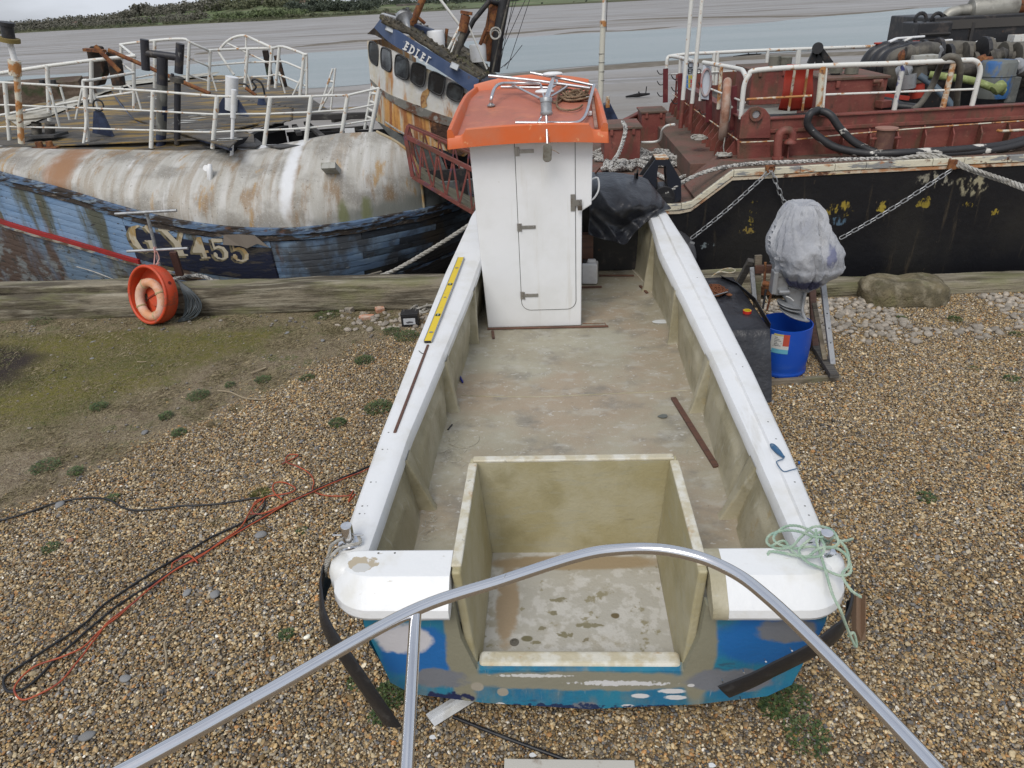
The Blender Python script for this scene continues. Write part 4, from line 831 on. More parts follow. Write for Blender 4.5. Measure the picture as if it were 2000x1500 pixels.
mb2 = strand_rope(spline([rf(*c3(x, y), .03) for x, y in ((1080, 770), (1150, 800), (1230, 740), (1300, 700), (1380, 720), (1400, 640), (1300, 610), (1230, 630), (1180, 700), (1150, 820), (1220, 860), (1310, 850), (1350, 820))], 7), .011)
mb.add(mb2.v, mb2.f); tag(mb.build('rope_coil', m_tanrope, smooth=60), 'tangled tan rope heaped on the right of the orange cabin roof', 'rope')

RZ0 = 2.66
t = thing('boat_rail', (0, .9, RZ0), 'curved polished stainless steel rail with one stanchion across the foreground', 'rail')
pts = [PZ(x, y, RZ0) for x, y in ((-250, 1760), (260, 1495), (520, 1352), (800, 1196), (980, 1134), (1130, 1086), (1210, 1073), (1290, 1073), (1370, 1090), (1440, 1122), (1500, 1168), (1580, 1243), (1700, 1366), (1830, 1505), (2050, 1750))]
mb = MB(); mb.tube(spline(pts, 10), .0125, 20); mb.build('top_tube', m_steel, t, smooth=70)
s0 = PZ(812, 1203, RZ0 - .012); s1 = PZ(785, 1500, RZ0 - .012); dd = (s1 - s0)
mb = MB(); mb.tube([s0 + Vector((0, 0, .004)), s0 + dd * 1.0 + Vector((0, 0, -.05)), s0 + dd * 2.2 + Vector((0, 0, -.16))], .0118, 20); mb.build('stanchion', m_steel, t, smooth=70)
c = PZ(988, 1132, RZ0); mb = MB(); mb.torus(c, .0128, .0006, R=Matrix.Rotation(math.radians(90), 3, 'Y') @ Matrix.Rotation(math.radians(20), 3, 'X'), n=20, m=6); mb.build('weld_ring', m_dullsteel, t, smooth=60)

def gtop(px, py, dz=.004): return onsheer(px, py, dz)
a0, a1 = gtop(901, 506), gtop(836, 670); d_ = (a1 - a0)
t = thing('spirit_level', a1, 'long yellow spirit level lying on the left gunwale beside the cabin', 'spirit level')
x_, y_, dn = frame_to(a0 - a1); h_ = .022; wd = .062
mb = MB(); mb.beam(a1 + Vector((0, 0, .013)), a0 + Vector((0, 0, .013)), wd, .020); mb.build('body', m_yellow, t, bevel=.003)
side = Vector((dn.y, -dn.x, 0)).normalized()
for s_ in (-1, 1): mb = MB(); mb.beam(a1 + side * s_ * (wd / 2 + .002) + Vector((0, 0, .013)), a0 + side * s_ * (wd / 2 + .002) + Vector((0, 0, .013)), .005, .026); mb.build('edge_strip', m_alu, t)
mb = MB(); mb.box(a1 - dn * .003 + Vector((0, 0, .013)), (wd * .9, .006, .018)); mb.build('end_cap', m_blackplastic, t)
for fr_, rr_, nm in ((.08, .018, 'hang_hole'), (.26, .022, 'vial_window'), (.46, .014, 'hang_hole'), (.62, .024, 'vial_window'), (.84, .018, 'hang_hole')):
    c = a1.lerp(a0, fr_) + Vector((0, 0, .024)); mb = MB()
    if nm == 'vial_window': mb.beam(c - dn * .022, c + dn * .022, .042, .003)
    else: mb.lathe([(rr_, 0), (rr_, .002), (0, .002)], c, 16, sx=1, sy=.8)
    o = mb.build(nm, m_dullsteel if nm == 'hang_hole' else m_blackmetal, t)
    if nm == 'vial_window': mb = MB(); mb.cyl(c - dn * .014 + Vector((0, 0, .003)), c + dn * .014 + Vector((0, 0, .003)), .008, n=10); mb.build('vial', W('vial', (.35, .42, .3), .1), o, smooth=50)
a0, a1 = gtop(836, 674, .006), gtop(771, 845, .006); mb = MB()
mb.beam(a0, a1, .020, .014); tag(mb.build('wood_strip', m_brownwood, bevel=.002), 'thin brown wooden strip on the left gunwale below the spirit level', 'wood strip')
for f_ in (.30, .42, .58, .97): pass
q = [gtop(818, 685, .006), gtop(824, 690, .006), gtop(831, 691, .006)]
mb = MB(); mb.tube(q, .003, 6); tag(mb.build('hex_key', m_blackmetal, smooth=50), 'small bent hex key beside the wooden strip on the left gunwale', 'tool')
t = thing('paint_roller', gtop(1520, 880), 'small paint roller frame with a blue handle lying on the right gunwale', 'paint roller')
h0, h1 = gtop(1506, 868, .02), gtop(1531, 893, .02); mb = MB(); ns = 8; pp = [h0.lerp(h1, k / ns) for k in range(ns + 1)]
mb.tube(pp, [.010, .017, .019, .019, .018, .016, .013, .010, .008], 12); mb.build('handle', W('worn_blue_handle', (.03, .10, .20), .5, [((.2, .25, .3), 40, .6, .05, 1, .7)]), t, smooth=60)
mb = MB(); mb.tube(spline([h1, gtop(1528, 897, .02), gtop(1519, 900, .02), gtop(1517, 904, .012), gtop(1524, 915, .008), gtop(1532, 921, .008), gtop(1545, 918, .01), gtop(1557, 915, .02)], 5), .0035, 8); mb.build('wire_frame', W('blue_painted_wire', (.06, .12, .2), .5), t, smooth=60)
mb = MB(); c = PZ(1560, 906, 0); mb.lathe([(.012, .0), (.014, .012), (.008, .024)], c, 10); tag(mb.build('bottle_top', W('blue_cap', (.02, .12, .4), .4), smooth=50), 'small blue bottle cap on the shingle beside the right gunwale', 'bottle cap')
zz0 = 1.125
def gr_(pts, n=8, R=.0075):
    q = []
    for p in pts:
        x, y = p[:2]; h = p[2] if len(p) > 2 else .02
        q.append(PZ(1150 + x / 2.727, 950 + y / 2.727, zz0 + h))
    return strand_rope(spline(q, n), R)
mb = gr_([(1450, 590, -.06), (1395, 550, -.02), (1350, 470, .0), (1385, 420, .02), (1370, 330, .05), (1300, 270, .08), (1210, 270, .09), (1120, 240, .05), (1040, 235, .02), (965, 260, .0), (950, 300, -.01), (1000, 330, .0), (1080, 320, .03), (1130, 270, .05), (1200, 215, .06), (1290, 230, .09), (1330, 300, .08), (1270, 330, .06), (1180, 320, .04), (1090, 330, .02), (1000, 300, .01), (990, 260, .01), (1060, 210, .02), (1160, 225, .05), (1250, 300, .08), (1230, 370, .05), (1120, 370, .02), (1010, 350, .01), (960, 350, .0), (955, 390, -.03)])
m2 = gr_([(1405, 280, -.02), (1340, 290, .05), (1250, 240, .09), (1180, 280, .07), (1120, 340, .03), (1160, 400, .02), (1250, 440, .0), (1340, 475, .0), (1395, 455, .0), (1380, 380, .03), (1320, 330, .06), (1230, 330, .07), (1150, 380, .02), (1080, 340, .02), (1040, 290, .01), (970, 320, .0)])
m3 = gr_([(1210, 230, .09), (1215, 300, .08), (1240, 380, .03), (1270, 480, .0), (1300, 580, -.02), (1340, 660, -.06), (1370, 740, -.20), (1415, 845, -.36), (1425, 840, -.36), (1410, 780, -.28), (1380, 800, -.30)])
mb.add(m2.v, m2.f); mb.add(m3.v, m3.f)
tag(mb.build('green_rope', m_greenrope, smooth=60), 'pale green rope tangled round the right stern bitt with an end hanging down', 'rope')
def q3(pts, z, s=3.0, ox=600, oy=950): return [PZ(ox + p[0] / s, oy + p[1] / s, p[2] if len(p) > 2 else z) for p in pts]
mb = strand_rope(spline(q3([(300, 290, 1.14), (310, 330, 1.13), (250, 345, 1.13), (190, 365, 1.125), (150, 400, 1.12), (120, 450, 1.06), (105, 520, .95), (100, 590, .8)], 1.12), 8), .010)
m2 = strand_rope(spline(q3([(225, 310, 1.13), (185, 315, 1.13), (140, 350, 1.13), (125, 400, 1.10), (110, 450, 1.03), (95, 500, .9)], 1.12), 8), .010); mb.add(m2.v, m2.f)
tag(mb.build('grey_rope', m_greyrope, smooth=60), 'worn grey rope looped round the left stern bitt and over the corner', 'rope')
def strip(px, name, label, side_up):
    rows = []
    pts = spline(px, 8)
    for i, p in enumerate(pts):
        d = (pts[min(i + 1, len(pts) - 1)] - pts[max(i - 1, 0)]).normalized()
        out_ = (p - Vector((.12, 4.5, p.z))); out_.z = 0; out_.normalize()
        w_ = d.cross(out_).normalized(); 
        sec = []
        for a_, b_ in ((-1, 0), (-1, .5), (-.75, .9), (-.3, 1.05), (.3, 1.05), (.75, .9), (1, .5), (1, 0), (.7, .0), (.55, .55), (-.55, .55), (-.7, 0)): sec.append(p + w_ * a_ * .068 + out_ * b_ * .022)
        rows.append(sec)
    mb = MB(); mb.grid(rows, closed=True); mb.add(rows[0], [tuple(range(12))]); mb.add(rows[-1], [tuple(range(12))[::-1]])
    return tag(mb.build(name, m_black_rub, smooth=50), label, 'rubber strip')
def k3(x, y, Y): return PY(600 + x / 3, 950 + y / 3, Y)
strip([k3(125, 500, 2.95), k3(105, 560, 2.86), k3(92, 640, 2.76), k3(100, 760, 2.65), k3(160, 890, 2.56), k3(250, 1020, 2.5), k3(370, 1200, 2.46), k3(500, 1390, 2.44)], 'rubber_strip', 'black rubber rubbing strip hanging off the left stern corner down to the shingle', 1)
def k2(x, y, Y): return PY(1150 + x / 2.727, 950 + y / 2.727, Y)
o = strip([k2(1385, 570, 2.92), k2(1378, 650, 2.80), k2(1345, 740, 2.66), k2(1280, 800, 2.575), k2(1180, 870, 2.54), k2(1000, 960, 2.53), k2(860, 1030, 2.53), k2(715, 1090, 2.53)], 'rubber_strip', 'black rubber rubbing strip pinned with nails across the right of the blue transom', 1)
for k, (x, y) in enumerate(((708, 1025), (820, 975), (935, 918), (1072, 860), (805, 1120))):
    p = k2(x, y, 2.495); mb = MB(); mb.cyl(p, p + Vector((-.008, -.045, .03)), .0022, n=6); mb.lathe([(.005, 0), (.005, .002)], p + Vector((-.008, -.045, .03)), 8); mb.build('nail', m_steel, o)
mb = MB(); a_ = k2(1400, 590, 2.95); rows = [[k2(1400 + 25 * i, 580 + 240 * j, 2.98 - .03 * ((i + j) % 2)) for i in range(4)] for j in (0, .25, .5, .75, 1.0)]
mb.grid(rows); tag(mb.build('cardboard', W('brown_cardboard', (.26, .17, .11), .9), solid=.004), 'torn piece of brown cardboard behind the rubber strip at the right corner', 'cardboard')
c0, c1 = PZ(838, 1404, .02), PZ(893, 1370, .02); d_ = (c1 - c0).normalized(); s_ = Vector((d_.y, -d_.x, 0))
t = thing('plastic_trim', c0, 'short white plastic angle trim under the left of the transom', 'trim')
mb = MB(); mb.beam(c0, c1 + d_ * .12, .075, .004); mb.build('flange', m_white, t); mb = MB(); mb.beam(c0 + s_ * .012 + Vector((0, 0, .018)), c1 + d_ * .12 + s_ * .012 + Vector((0, 0, .018)), .004, .035); mb.build('upright_flange', m_white, t)
mb = MB(); mb.beam(c0 + s_ * .05 + Vector((0, 0, .004)), c1 + d_ * .1 + s_ * .05 + Vector((0, 0, .004)), .03, .003); mb.build('lower_flange', m_white, t)
mb = MB(); mb.tube(spline([PZ(885, 1400, .02), PZ(985, 1440, .022), PZ(1125, 1492, .02), PZ(1180, 1520, .02)], 5), .011, 8); tag(mb.build('black_pipe', m_blackplastic, smooth=50), 'thin black pipe lying on the shingle behind the transom', 'pipe')
mb = MB(); mb.beam(PZ(985, 1497, .03), PZ(1240, 1500, .03), .07, .035); tag(mb.build('white_plank', W('white_painted_board', (.5, .48, .43), .7, [((.25, .2, .15), 9, .6, .08, 1)]), bevel=.004), 'end of a white painted board at the bottom edge behind the boat', 'board')
for px, py, lb in ((1040, 1475, 'small white paint flake at the bottom centre by the white board'), (845, 1440, 'white paint flake on the shingle beside the left rubber strip'), (1390, 1300 + 195, 'white paint flake on the shingle right of the white board'), (1533, 1293 + 0, 'white fragment beside the weed under the right corner')):
    c = PZ(px, py, .015); mb = MB(); mb.prism([c + Vector((.02 * math.cos(a_ + px) * (1 + .3 * math.sin(3 * a_)), .014 * math.sin(a_ + px), 0)) for a_ in [k * math.pi / 3.5 for k in range(7)]], (0, 0, .004)); tag(mb.build('paint_flake', m_white), lb, 'flake')
for x, y, lb in ((-.35, 3.3, 'timber block under the left of the stern'), (.65, 3.3, 'timber block under the right of the stern'), (.14, 6.0, 'timber block under the middle of the keel'), (.16, 8.2, 'timber block under the bow')):
    z1 = .17 if y < 7 else .26; mb = MB(); mb.box((x, y, z1 / 2), (.3, .45, z1)); tag(mb.build('keel_block', m_wood, bevel=.008), lb, 'block')

def dk(px, py, h=.0): return PZ(px, py, FZ + .006 + h)
def flatbar(name, a_, b_, w_, h_, mat, lb, cat): mb = MB(); mb.beam(dk(*a_, h_ / 2), dk(*b_, h_ / 2), w_, h_); return tag(mb.build(name, mat, bevel=.002), lb, cat)
flatbar('wood_strip', (1315, 777), (1399, 912), .045, .018, m_brownwood, 'red-brown wooden strip lying on the deck near the right side', 'wood strip')
flatbar('wood_strip', (1170, 538), (1238, 538), .03, .015, m_brownwood, 'brown wooden strip across the deck beyond the white jerrycan', 'wood strip')
flatbar('wood_strip', (1128, 561), (1175, 560), .03, .015, m_brownwood, 'short brown strip on the deck in front of the white jerrycan', 'wood strip')
flatbar('wood_strip', (1250, 558), (1264, 572), .03, .015, m_brownwood, 'short dark strip on the deck beside the farthest right rib', 'wood strip')
flatbar('wood_strip', (952, 642), (1188, 637), .03, .012, m_brownwood, 'long thin brown strip along the foot of the cabin', 'wood strip')
flatbar('wood_strip', (962, 646), (964, 661), .028, .014, m_brownwood, 'stub of brown wood at the left foot of the cabin', 'wood strip')
mb = MB(); mb.tube([dk(1138, 632, .02), dk(1182, 631, .02), dk(1184, 637, .01)], .004, 6); tag(mb.build('bent_wire', m_rust, smooth=40), 'rusty bent wire at the right foot of the cabin', 'wire')
mb = MB(); a_, b_ = dk(898, 735, .012), dk(904, 747, .012); mb.tube([a_, a_.lerp(b_, .15), a_.lerp(b_, .85), b_], [.009, .012, .012, .006], 12); tag(mb.build('marker_pen', W('dark_blue_plastic', (.012, .02, .2), .3), smooth=50), 'dark blue marker pen on the deck beside a left rib', 'pen')
mb = MB(); mb.cyl(dk(875, 839, .006), dk(883, 829, .006), .006, n=8); tag(mb.build('black_pencil', m_blackplastic, smooth=50), 'short black pencil on the deck near the left side', 'pencil')
mb = MB(); c = dk(1295, 813, .004); mb.prism([c + Vector((.035 * math.cos(k) * (1 + .4 * math.sin(2.3 * k)), .03 * math.sin(k), 0)) for k in [i * .785 for i in range(8)]], (0, 0, .004)); tag(mb.build('grey_rag', W('grey_rag', (.12, .13, .12), .9)), 'crumpled grey rag on the deck near the red-brown strip', 'rag')
mb = MB(); c = dk(1292, 628, .002); mb.lathe([(.10, 0), (.09, .003), (0, .003)], c, 14, sy=.5); tag(mb.build('white_patch', W('white_filler', (.6, .62, .62), .5)), 'dried puddle of white filler on the deck at the right', 'filler patch')
for px, py, r_, lb in ((907, 858, .125, 'larger round filled pad in the deck left of the well'), (922, 893, .08, 'smaller round filled pad beside the corner of the well')):
    mb = MB(); mb.lathe([(r_, 0), (r_ * .97, .004), (0, .005)], dk(px, py, -.003), 28); o = mb.build('filled_pad', m_floor, boat, smooth=30)
r = random.Random(8); mb = MB()
for _ in range(420):
    px, py = (r.gauss(880, 22), r.gauss(878, 20)) if r.random() < .45 else ((r.uniform(850, 1400), r.uniform(650, 900)) if r.random() < .6 else (r.uniform(820, 850), r.uniform(950, 1060)))
    c = dk(px, py, .003); a_ = r.uniform(0, 6.28); ln = r.uniform(.004, .03); dx, dy = math.cos(a_) * ln, math.sin(a_) * ln
    if fFL(c.y) + .03 < c.x < fFR(c.y) - .03 and not (WXL - .1 < c.x < WXR + .1 and c.y < WY + .1): mb.add([c - Vector((dx, dy, 0)), c + Vector((dx, dy, 0)), c + Vector((dx + dy * .12, dy - dx * .12, .002)), c + Vector((-dx + dy * .12, -dy - dx * .12, .002))], [(0, 1, 2, 3)])
tag(mb.build('deck_litter', W('pale_litter', (.42, .4, .33), .9)), 'bits of straw and pale shavings scattered over the deck', 'litter', kind='stuff')
c = PZ(1153, 556, FZ + .01); R_ = Matrix.Rotation(math.radians(-8), 3, 'Z')
t = thing('jerrycan', c, 'white plastic jerrycan with a black cap standing beside the cabin', 'jerrycan')
mb = MB(); mb.box(c + Vector((0, .08, .13)), (.19, .15, .26), R_); mb.build('body', m_jerry, t, bevel=.02, seg=4)
mb = MB(); mb.box(c + Vector((.02, .08, .275)), (.10, .05, .045), R_); mb.build('handle', m_jerry, t, bevel=.012, seg=3)
mb = MB(); mb.cyl(c + Vector((-.065, .07, .255)), c + Vector((-.065, .07, .295)), .027, n=14); mb.build('cap', m_blackplastic, t, bevel=.003)
for k in range(4): mb = MB(); mb.box(c + R_ @ Vector((-.06 + k * .04, -.076 + .08, .13)), (.006, .006, .2), R_); mb.build('side_rib', m_jerry, t)
mb = MB(); mb.box((.40, 8.52, FZ + .28), (.16, .12, .58)); tag(mb.build('plywood_post', m_brownwood, bevel=.004), 'brown plywood upright standing behind the white jerrycan under the black sheet', 'post')
t = thing('bow_dark_box', (.85, 9.0, FZ), 'dark box filling the space in the bow under the black plastic sheet', 'engine box')
mb = MB(); mb.box((.62, 9.0, FZ + .45), (.9, .5, .9)); mb.build('side_panel', m_blackmetal, t, bevel=.02); mb = MB(); mb.box((.62, 9.0, FZ + .92), (.95, .55, .04)); mb.build('lid', m_blackmetal, t, bevel=.01)  # black box put in for the dark inside below the bow sheet
rowsp = [[(1150, 338, 9.15), (1185, 338, 9.1), (1222, 341, 9.05), (1258, 350, 9.0), (1270, 362, 8.95), (1290, 385, 8.85)],
         [(1146, 362, 8.6), (1183, 366, 8.5), (1222, 370, 8.5), (1256, 374, 8.6), (1284, 386, 8.65), (1300, 398, 8.65)],
         [(1150, 395, 8.35), (1180, 402, 8.2), (1217, 410, 8.15), (1250, 402, 8.3), (1280, 402, 8.45), (1308, 408, 8.6)],
         [(1150, 428, 8.42), (1178, 438, 8.42), (1204, 440, 8.35), (1238, 430, 8.42), (1268, 417, 8.45), (1292, 412, 8.45)],
         [(1148, 458, 8.38), (1172, 466, 8.38), (1198, 472, 8.3), (1221, 477, 8.22), (1243, 450, 8.35), (1272, 424, 8.42)]]
ctrl = [[PY(*p) for p in r_] for r_ in rowsp]
rr1 = [spline(r_, 12) for r_ in ctrl]; cols_ = list(zip(*rr1)); fine = [spline(list(c_), 12) for c_ in cols_]; rows = list(zip(*fine))
rows = [[p + Vector((0, -1, .3)) * (.09 * (1 - 2.4 * abs(noise.noise(Vector((p.x * 3 + p.z * 2.6, p.z * 1.2, 1))))) + .03 * (1 - 2 * abs(noise.noise(Vector((p.x * 7 - p.z * 6, p.z * 3, 4)))))) for p in r_] for r_ in rows]
mb = MB(); mb.grid(rows); o = tag(mb.build('black_sheet', m_black_tarp, smooth=180, solid=.004), 'crumpled black plastic sheet draped over the bow right of the cabin', 'plastic sheet')
p0 = PY(1242, 366, 8.82); mb = MB(); mb.beam(p0, p0 + Vector((.0, 0, .17)), .05, .02); mb.beam(p0 + Vector((-.0, .0, .05)), p0 + Vector((.015, 0, .22)), .02, .02); tag(mb.build('clamp', m_blackmetal), 'dark spring clamp sticking up from the black sheet over the bow', 'clamp')
mb = MB(); mb.tube(spline([PY(1150, 346, 9.0), PY(1163, 338, 9.0), PY(1172, 328, 9.0)], 5), .01, 6); tag(mb.build('bent_rod', m_rust, smooth=60), 'rusty bent rod above the black sheet beside the cabin', 'rod')

def tp(px, py, z): return PZ(px, py, z)
TX1, TY0, TY1, TZ = 2.14, 6.62, 8.15, .70
t = thing('covered_bench', (1.75, 7.3, 0), 'bench wrapped in black plastic sheet beside the right side of the boat', 'bench')
rows = []; ns = 90; cor = [(1.45, TY0), (TX1, TY0), (TX1 - .02, TY1), (1.40, TY1)]
per = []
for i in range(4):
    p, q = Vector(cor[i]), Vector(cor[(i + 1) % 4]); 
    for k in range(22): per.append(p.lerp(q, k / 22))
cc = Vector((1.77, 7.38))
for v, (sc_, z) in enumerate(((.0, TZ + .004), (.5, TZ + .003), (.96, TZ), (1.0, TZ - .012), (1.01, TZ - .08), (1.02, .5), (1.04, .3), (1.07, .12), (1.08, .02))):
    r_ = []
    for p in per:
        q = cc + (p - cc) * sc_; dirn = (p - cc).normalized() if (p - cc).length else Vector((0, 0)); wv = (.055 * noise.noise(Vector((p.x * 5, p.y * 5, z * .8))) + .02 * noise.noise(Vector((p.x * 14, p.y * 14, z * 2)))) * sstep(TZ, .1, z)
        tuck = -.04 * sstep(.35, 0, z)
        q = q + dirn * (wv + tuck); q.y -= .26 * (1 - z / TZ) * sstep(7.4, TY0, p.y) if z < TZ else 0; r_.append(Vector((q.x, q.y, z + (0 if z > .1 else .015 * noise.noise(Vector((p.x * 6, p.y * 6, 0)))) + (.006 * noise.noise(Vector((q.x * 5, q.y * 5, 0))) if v < 3 else 0))))
    rows.append(r_)
mb = MB(); mb.grid(rows, closed=True); mb.build('plastic_cover', m_black_tarp, t, smooth=50)
mb = MB(); mb.box((1.77, 7.38, .35), (.6, 1.4, .66)); mb.build('bench_frame', m_wood, t)
mb = MB(); mb.grid([[PZ(1407 + 0, 538, .74), PZ(1440, 552, .74), PZ(1475, 582, .74), PZ(1505, 632, .72)], [PZ(1412, 543, .66), PZ(1442, 560, .66), PZ(1474, 592, .66), PZ(1503, 645, .62)]]); tag(mb.build('sheet_fold', m_black_tarp, solid=.006), 'stiff upturned fold of black sheet along the far edge of the bench', 'plastic fold')
def chain_links(root, path, L_, w_, r_, mat, name='link'):
    """each link its own part, sharing one mesh"""
    mb = MB(); ring = []
    for k in range(14):
        a_ = 2 * math.pi * k / 14; ring.append(Vector((math.cos(a_) * w_ / 2, math.sin(a_) * w_ / 2 + (L_ - w_) / 2 * (1 if math.sin(a_) > 0 else -1), 0)))
    mb.tube(ring, r_, 6, closed=True); me = mb.mesh(name, mat, 60)
    dist = [0]
    for a_, b_ in zip(path, path[1:]): dist.append(dist[-1] + (b_ - a_).length)
    n = int(dist[-1] / (L_ - 2.4 * r_)); 
    for k in range(n):
        s_ = (k + .5) / n * dist[-1]; i = max(0, min(len(path) - 2, next((q for q in range(len(dist) - 1) if dist[q + 1] >= s_), len(dist) - 2)))
        p = path[i].lerp(path[i + 1], (s_ - dist[i]) / max(1e-6, dist[i + 1] - dist[i])); d = (path[i + 1] - path[i]).normalized(); x, y, _ = frame_to(d)
        R3 = Matrix((x, d, x.cross(d))).transposed() @ Matrix.Rotation(math.radians(90) * (k % 2) + .5, 3, 'Y')
        M = R3.to_4x4(); M.translation = p; link(name, me, root, M)
c = PZ(1398, 568, .72)
t = thing('rusty_chain', c, 'heap of rusty brown chain on the black covered bench', 'chain')
chain_links(t, heap(c + Vector((0, .02, -.005)), .11, .17, .05, 7, 6, .01, 9), .055, .03, .006, m_rust)
mb = MB(); mb.cyl(PZ(1392, 578, .76), PZ(1421, 570, .76), .007, n=8); tag(mb.build('bolt', m_dullsteel, smooth=40), 'pale steel bolt lying across the rusty chain', 'bolt')
mb = MB(); mb.lathe([(.012, -.01), (.035, .01), (.02, .02)], PZ(1424, 577, .72), 9); tag(mb.build('rust_flake', m_rust), 'round rusty lump at the right end of the chain heap', 'rust lump')
c = PZ(1459, 611, .705)
t = thing('tape_roll', c, 'roll of red and yellow tape lying on the black covered bench', 'tape')
mb = MB(); mb.lathe([(.033, 0), (.045, 0), (.045, .028), (.033, .028), (.033, 0)], c, 28, cap=False); mb.build('tape', W('red_tape', (.5, .03, .02), .4), t, smooth=40)
mb = MB(); mb.lathe([(.031, .0), (.0325, .0), (.040, .0285), (.031, .0285), (.031, 0)], c + Vector((0, 0, .0015)), 28, cap=False); mb.build('core', W('yellow_tape', (.6, .45, .02), .4), t, smooth=40)
t = thing('outboard_stand', (2.6, 7.2, 0), 'timber and alloy stand that holds the covered outboard engine', 'stand')
def bm2(name, a_, b_, w_, h_, mat, up=(0, 0, 1)): mb = MB(); mb.beam(a_, b_, w_, h_, up); return mb.build(name, mat, t, bevel=.004)
bm2('base_beam', PZ(1500, 748, .03), PZ(1640, 738, .03), .05, .07, m_wood)
sidep0, sidep1 = PZ(1600, 688, .07), PZ(1630, 735, .11); bm2('side_beam', sidep0 + (sidep0 - sidep1) * 1.0, sidep1, .09, .05, W('dark_grey_timber', (.07, .065, .06), .9, [((.13, .12, .1), (3, 30, 30), .55, .1, 1)]))
la, lb_ = PZ(1626, 712, .10), PY(1606, 545, 7.38); leg = bm2('alloy_leg', la, lb_, .055, .05, m_alu, (0, 1, 0))
for k in (.28, .46, .64): p = la.lerp(lb_, k * .95); mb = MB(); mb.cyl(p + Vector((0, -.03, 0)), p + Vector((0, -.024, 0)), .008, n=10); mb.build('bolt_hole', m_dark, leg)
bm2('diagonal_brace', PZ(1611, 703, .12), PY(1590, 592, 7.5), .05, .03, m_wood, (0, 1, 0))
bm2('far_brace', PZ(1592, 680, .05), PY(1586, 560, 7.8), .07, .05, m_brownwood, (0, 1, 0))
bm2('near_post', PY(1478, 600, 7.7), PY(1481, 498, 7.8), .075, .05, m_wood, (0, 1, 0)); bm2('leaning_post', PY(1438, 562, 8.0), PY(1467, 508, 7.8), .07, .06, W('dark_grey_timber', (.07, .065, .06)), (0, 1, 0))
bm2('pale_post', PY(1474, 590, 7.55), PY(1468, 522, 7.7), .045, .04, m_alu, (0, 1, 0)); bm2('cross_board', PY(1474, 526, 7.75), PY(1545, 524, 7.7), .09, .05, m_brownwood, (0, 1, 0)); bm2('lower_board', PY(1470, 568, 7.85), PY(1530, 566, 7.8), .10, .05, m_rust, (0, 1, 0))
bm2('back_beam', PZ(1505, 670, .04), PZ(1600, 668, .04), .06, .06, m_wood)
for pts, rr_, mat, lb in ((((1400, 533), (1412, 526), (1428, 524), (1436, 529), (1425, 533), (1405, 531), (1390, 540)), .008, m_cream, 'cream rope loop on the timber behind the covered bench'), (((1480, 568), (1492, 572), (1500, 590), (1505, 600)), .008, m_cream, 'cream line hanging between the bench and the outboard')):
    mb = MB(); mb.tube(spline([PZ(x, y, .42 if rr_ else 0) for x, y in pts], 7), rr_, 6); tag(mb.build('rope_loop', mat, smooth=60), lb, 'rope')
for a_, b_, mat, lb in (((1496, 565), (1490, 603), m_blackmetal, 'thin black rod standing beside the blue barrel'), ((1507, 570), (1498, 606), m_rust, 'thin rusty rod standing beside the blue barrel')):
    mb = MB(); mb.cyl(PY(*a_, 7.6), PY(*b_, 7.5), .012, n=8); tag(mb.build('rod', mat, smooth=40), lb, 'rod')
c = Vector((2.455, 7.08, 0)); BR = .262
t = thing('blue_barrel', c, 'cut down blue plastic barrel standing under the outboard engine', 'barrel')
mb = MB(); mb.lathe([(BR - .02, .005), (BR - .004, .02), (BR - .002, .05), (BR - .014, .065), (BR - .01, .085), (BR + .002, .2), (BR + .006, .35), (BR + .004, .56), (BR - .006, .562), (BR - .006, .35), (BR - .012, .03), (0, .03)], c, 44, cap=False); mb.build('shell', m_bluebarrel, t, smooth=50)
mb = MB(); mb.lathe([(0, .24), (BR - .012, .24)], c, 36, cap=False); mb.build('water', W('dirty_water', (.05, .055, .05), .08), t)
def onbarrel(a_, z, o=.003): return c + Vector((math.cos(a_) * (BR + .006 + o), math.sin(a_) * (BR + .006 + o), z))
def blabel(name, a0, a1, z0, z1, mat, off=.003, skew=0):
    mb = MB(); mb.grid([[onbarrel(lerp(a0, a1, i / 8), z + skew * (i / 8), off) for i in range(9)] for z in (z0, z1)]); return mb.build(name, mat, t, smooth=60)
A_ = math.radians
lb0 = blabel('paper_label', A_(222), A_(262), .33, .51, W('label_paper', (.55, .55, .52), .7, [((.25, .25, .24), (40, 40, 60), .62, .04, 1, .6)]), .002, .01)
blabel('label_panel', A_(249), A_(262), .40, .53, W('label_red', (.45, .07, .04), .6), .0035, .0)
blabel('label_panel', A_(226), A_(262), .31, .36, W('label_blue', (.12, .38, .5), .6), .0030, .0)
blabel('label_panel', A_(228), A_(249), .51, .53, W('label_yellow', (.5, .42, .15), .6), .0035, .0)
for k in range(6): blabel('label_text_line', A_(230), A_(245 - (k % 3) * 4), .395 + k * .018, .401 + k * .018, W('label_ink', (.08, .08, .09), .6), .0035)
t = thing('outboard_engine', (2.45, 6.95, 1.0), 'large outboard engine under a tied grey-blue cloth cover with its leg in the blue barrel', 'outboard engine')
ang = []
outl = [(404, 1556, 1604), (415, 1545, 1613), (440, 1529, 1622), (465, 1517, 1633), (485, 1511, 1643), (498, 1510, 1646), (512, 1517, 1645), (527, 1522, 1641), (540, 1530, 1626), (552, 1541, 1608), (563, 1556, 1592), (571, 1567, 1583)]
rows = []
for (py, x0, x1) in outl:
    a_, b_ = PY(x0, py, 6.95), PY(x1, py, 6.95); cc_ = (a_ + b_) / 2; rx = (b_ - a_).length / 2; ry = min(.40, rx * 1.05 + .03); r_ = []
    for k in range(64):
        an = 2 * math.pi * k / 64; q = Vector((math.copysign(abs(math.cos(an)) ** .8, math.cos(an)) * rx, math.copysign(abs(math.sin(an)) ** .8, math.sin(an)) * ry * .9, 0)); r_.append(cc_ + q + Vector((0, .12 + (py - 480) * -.0006, 0)))
    rows.append(r_)
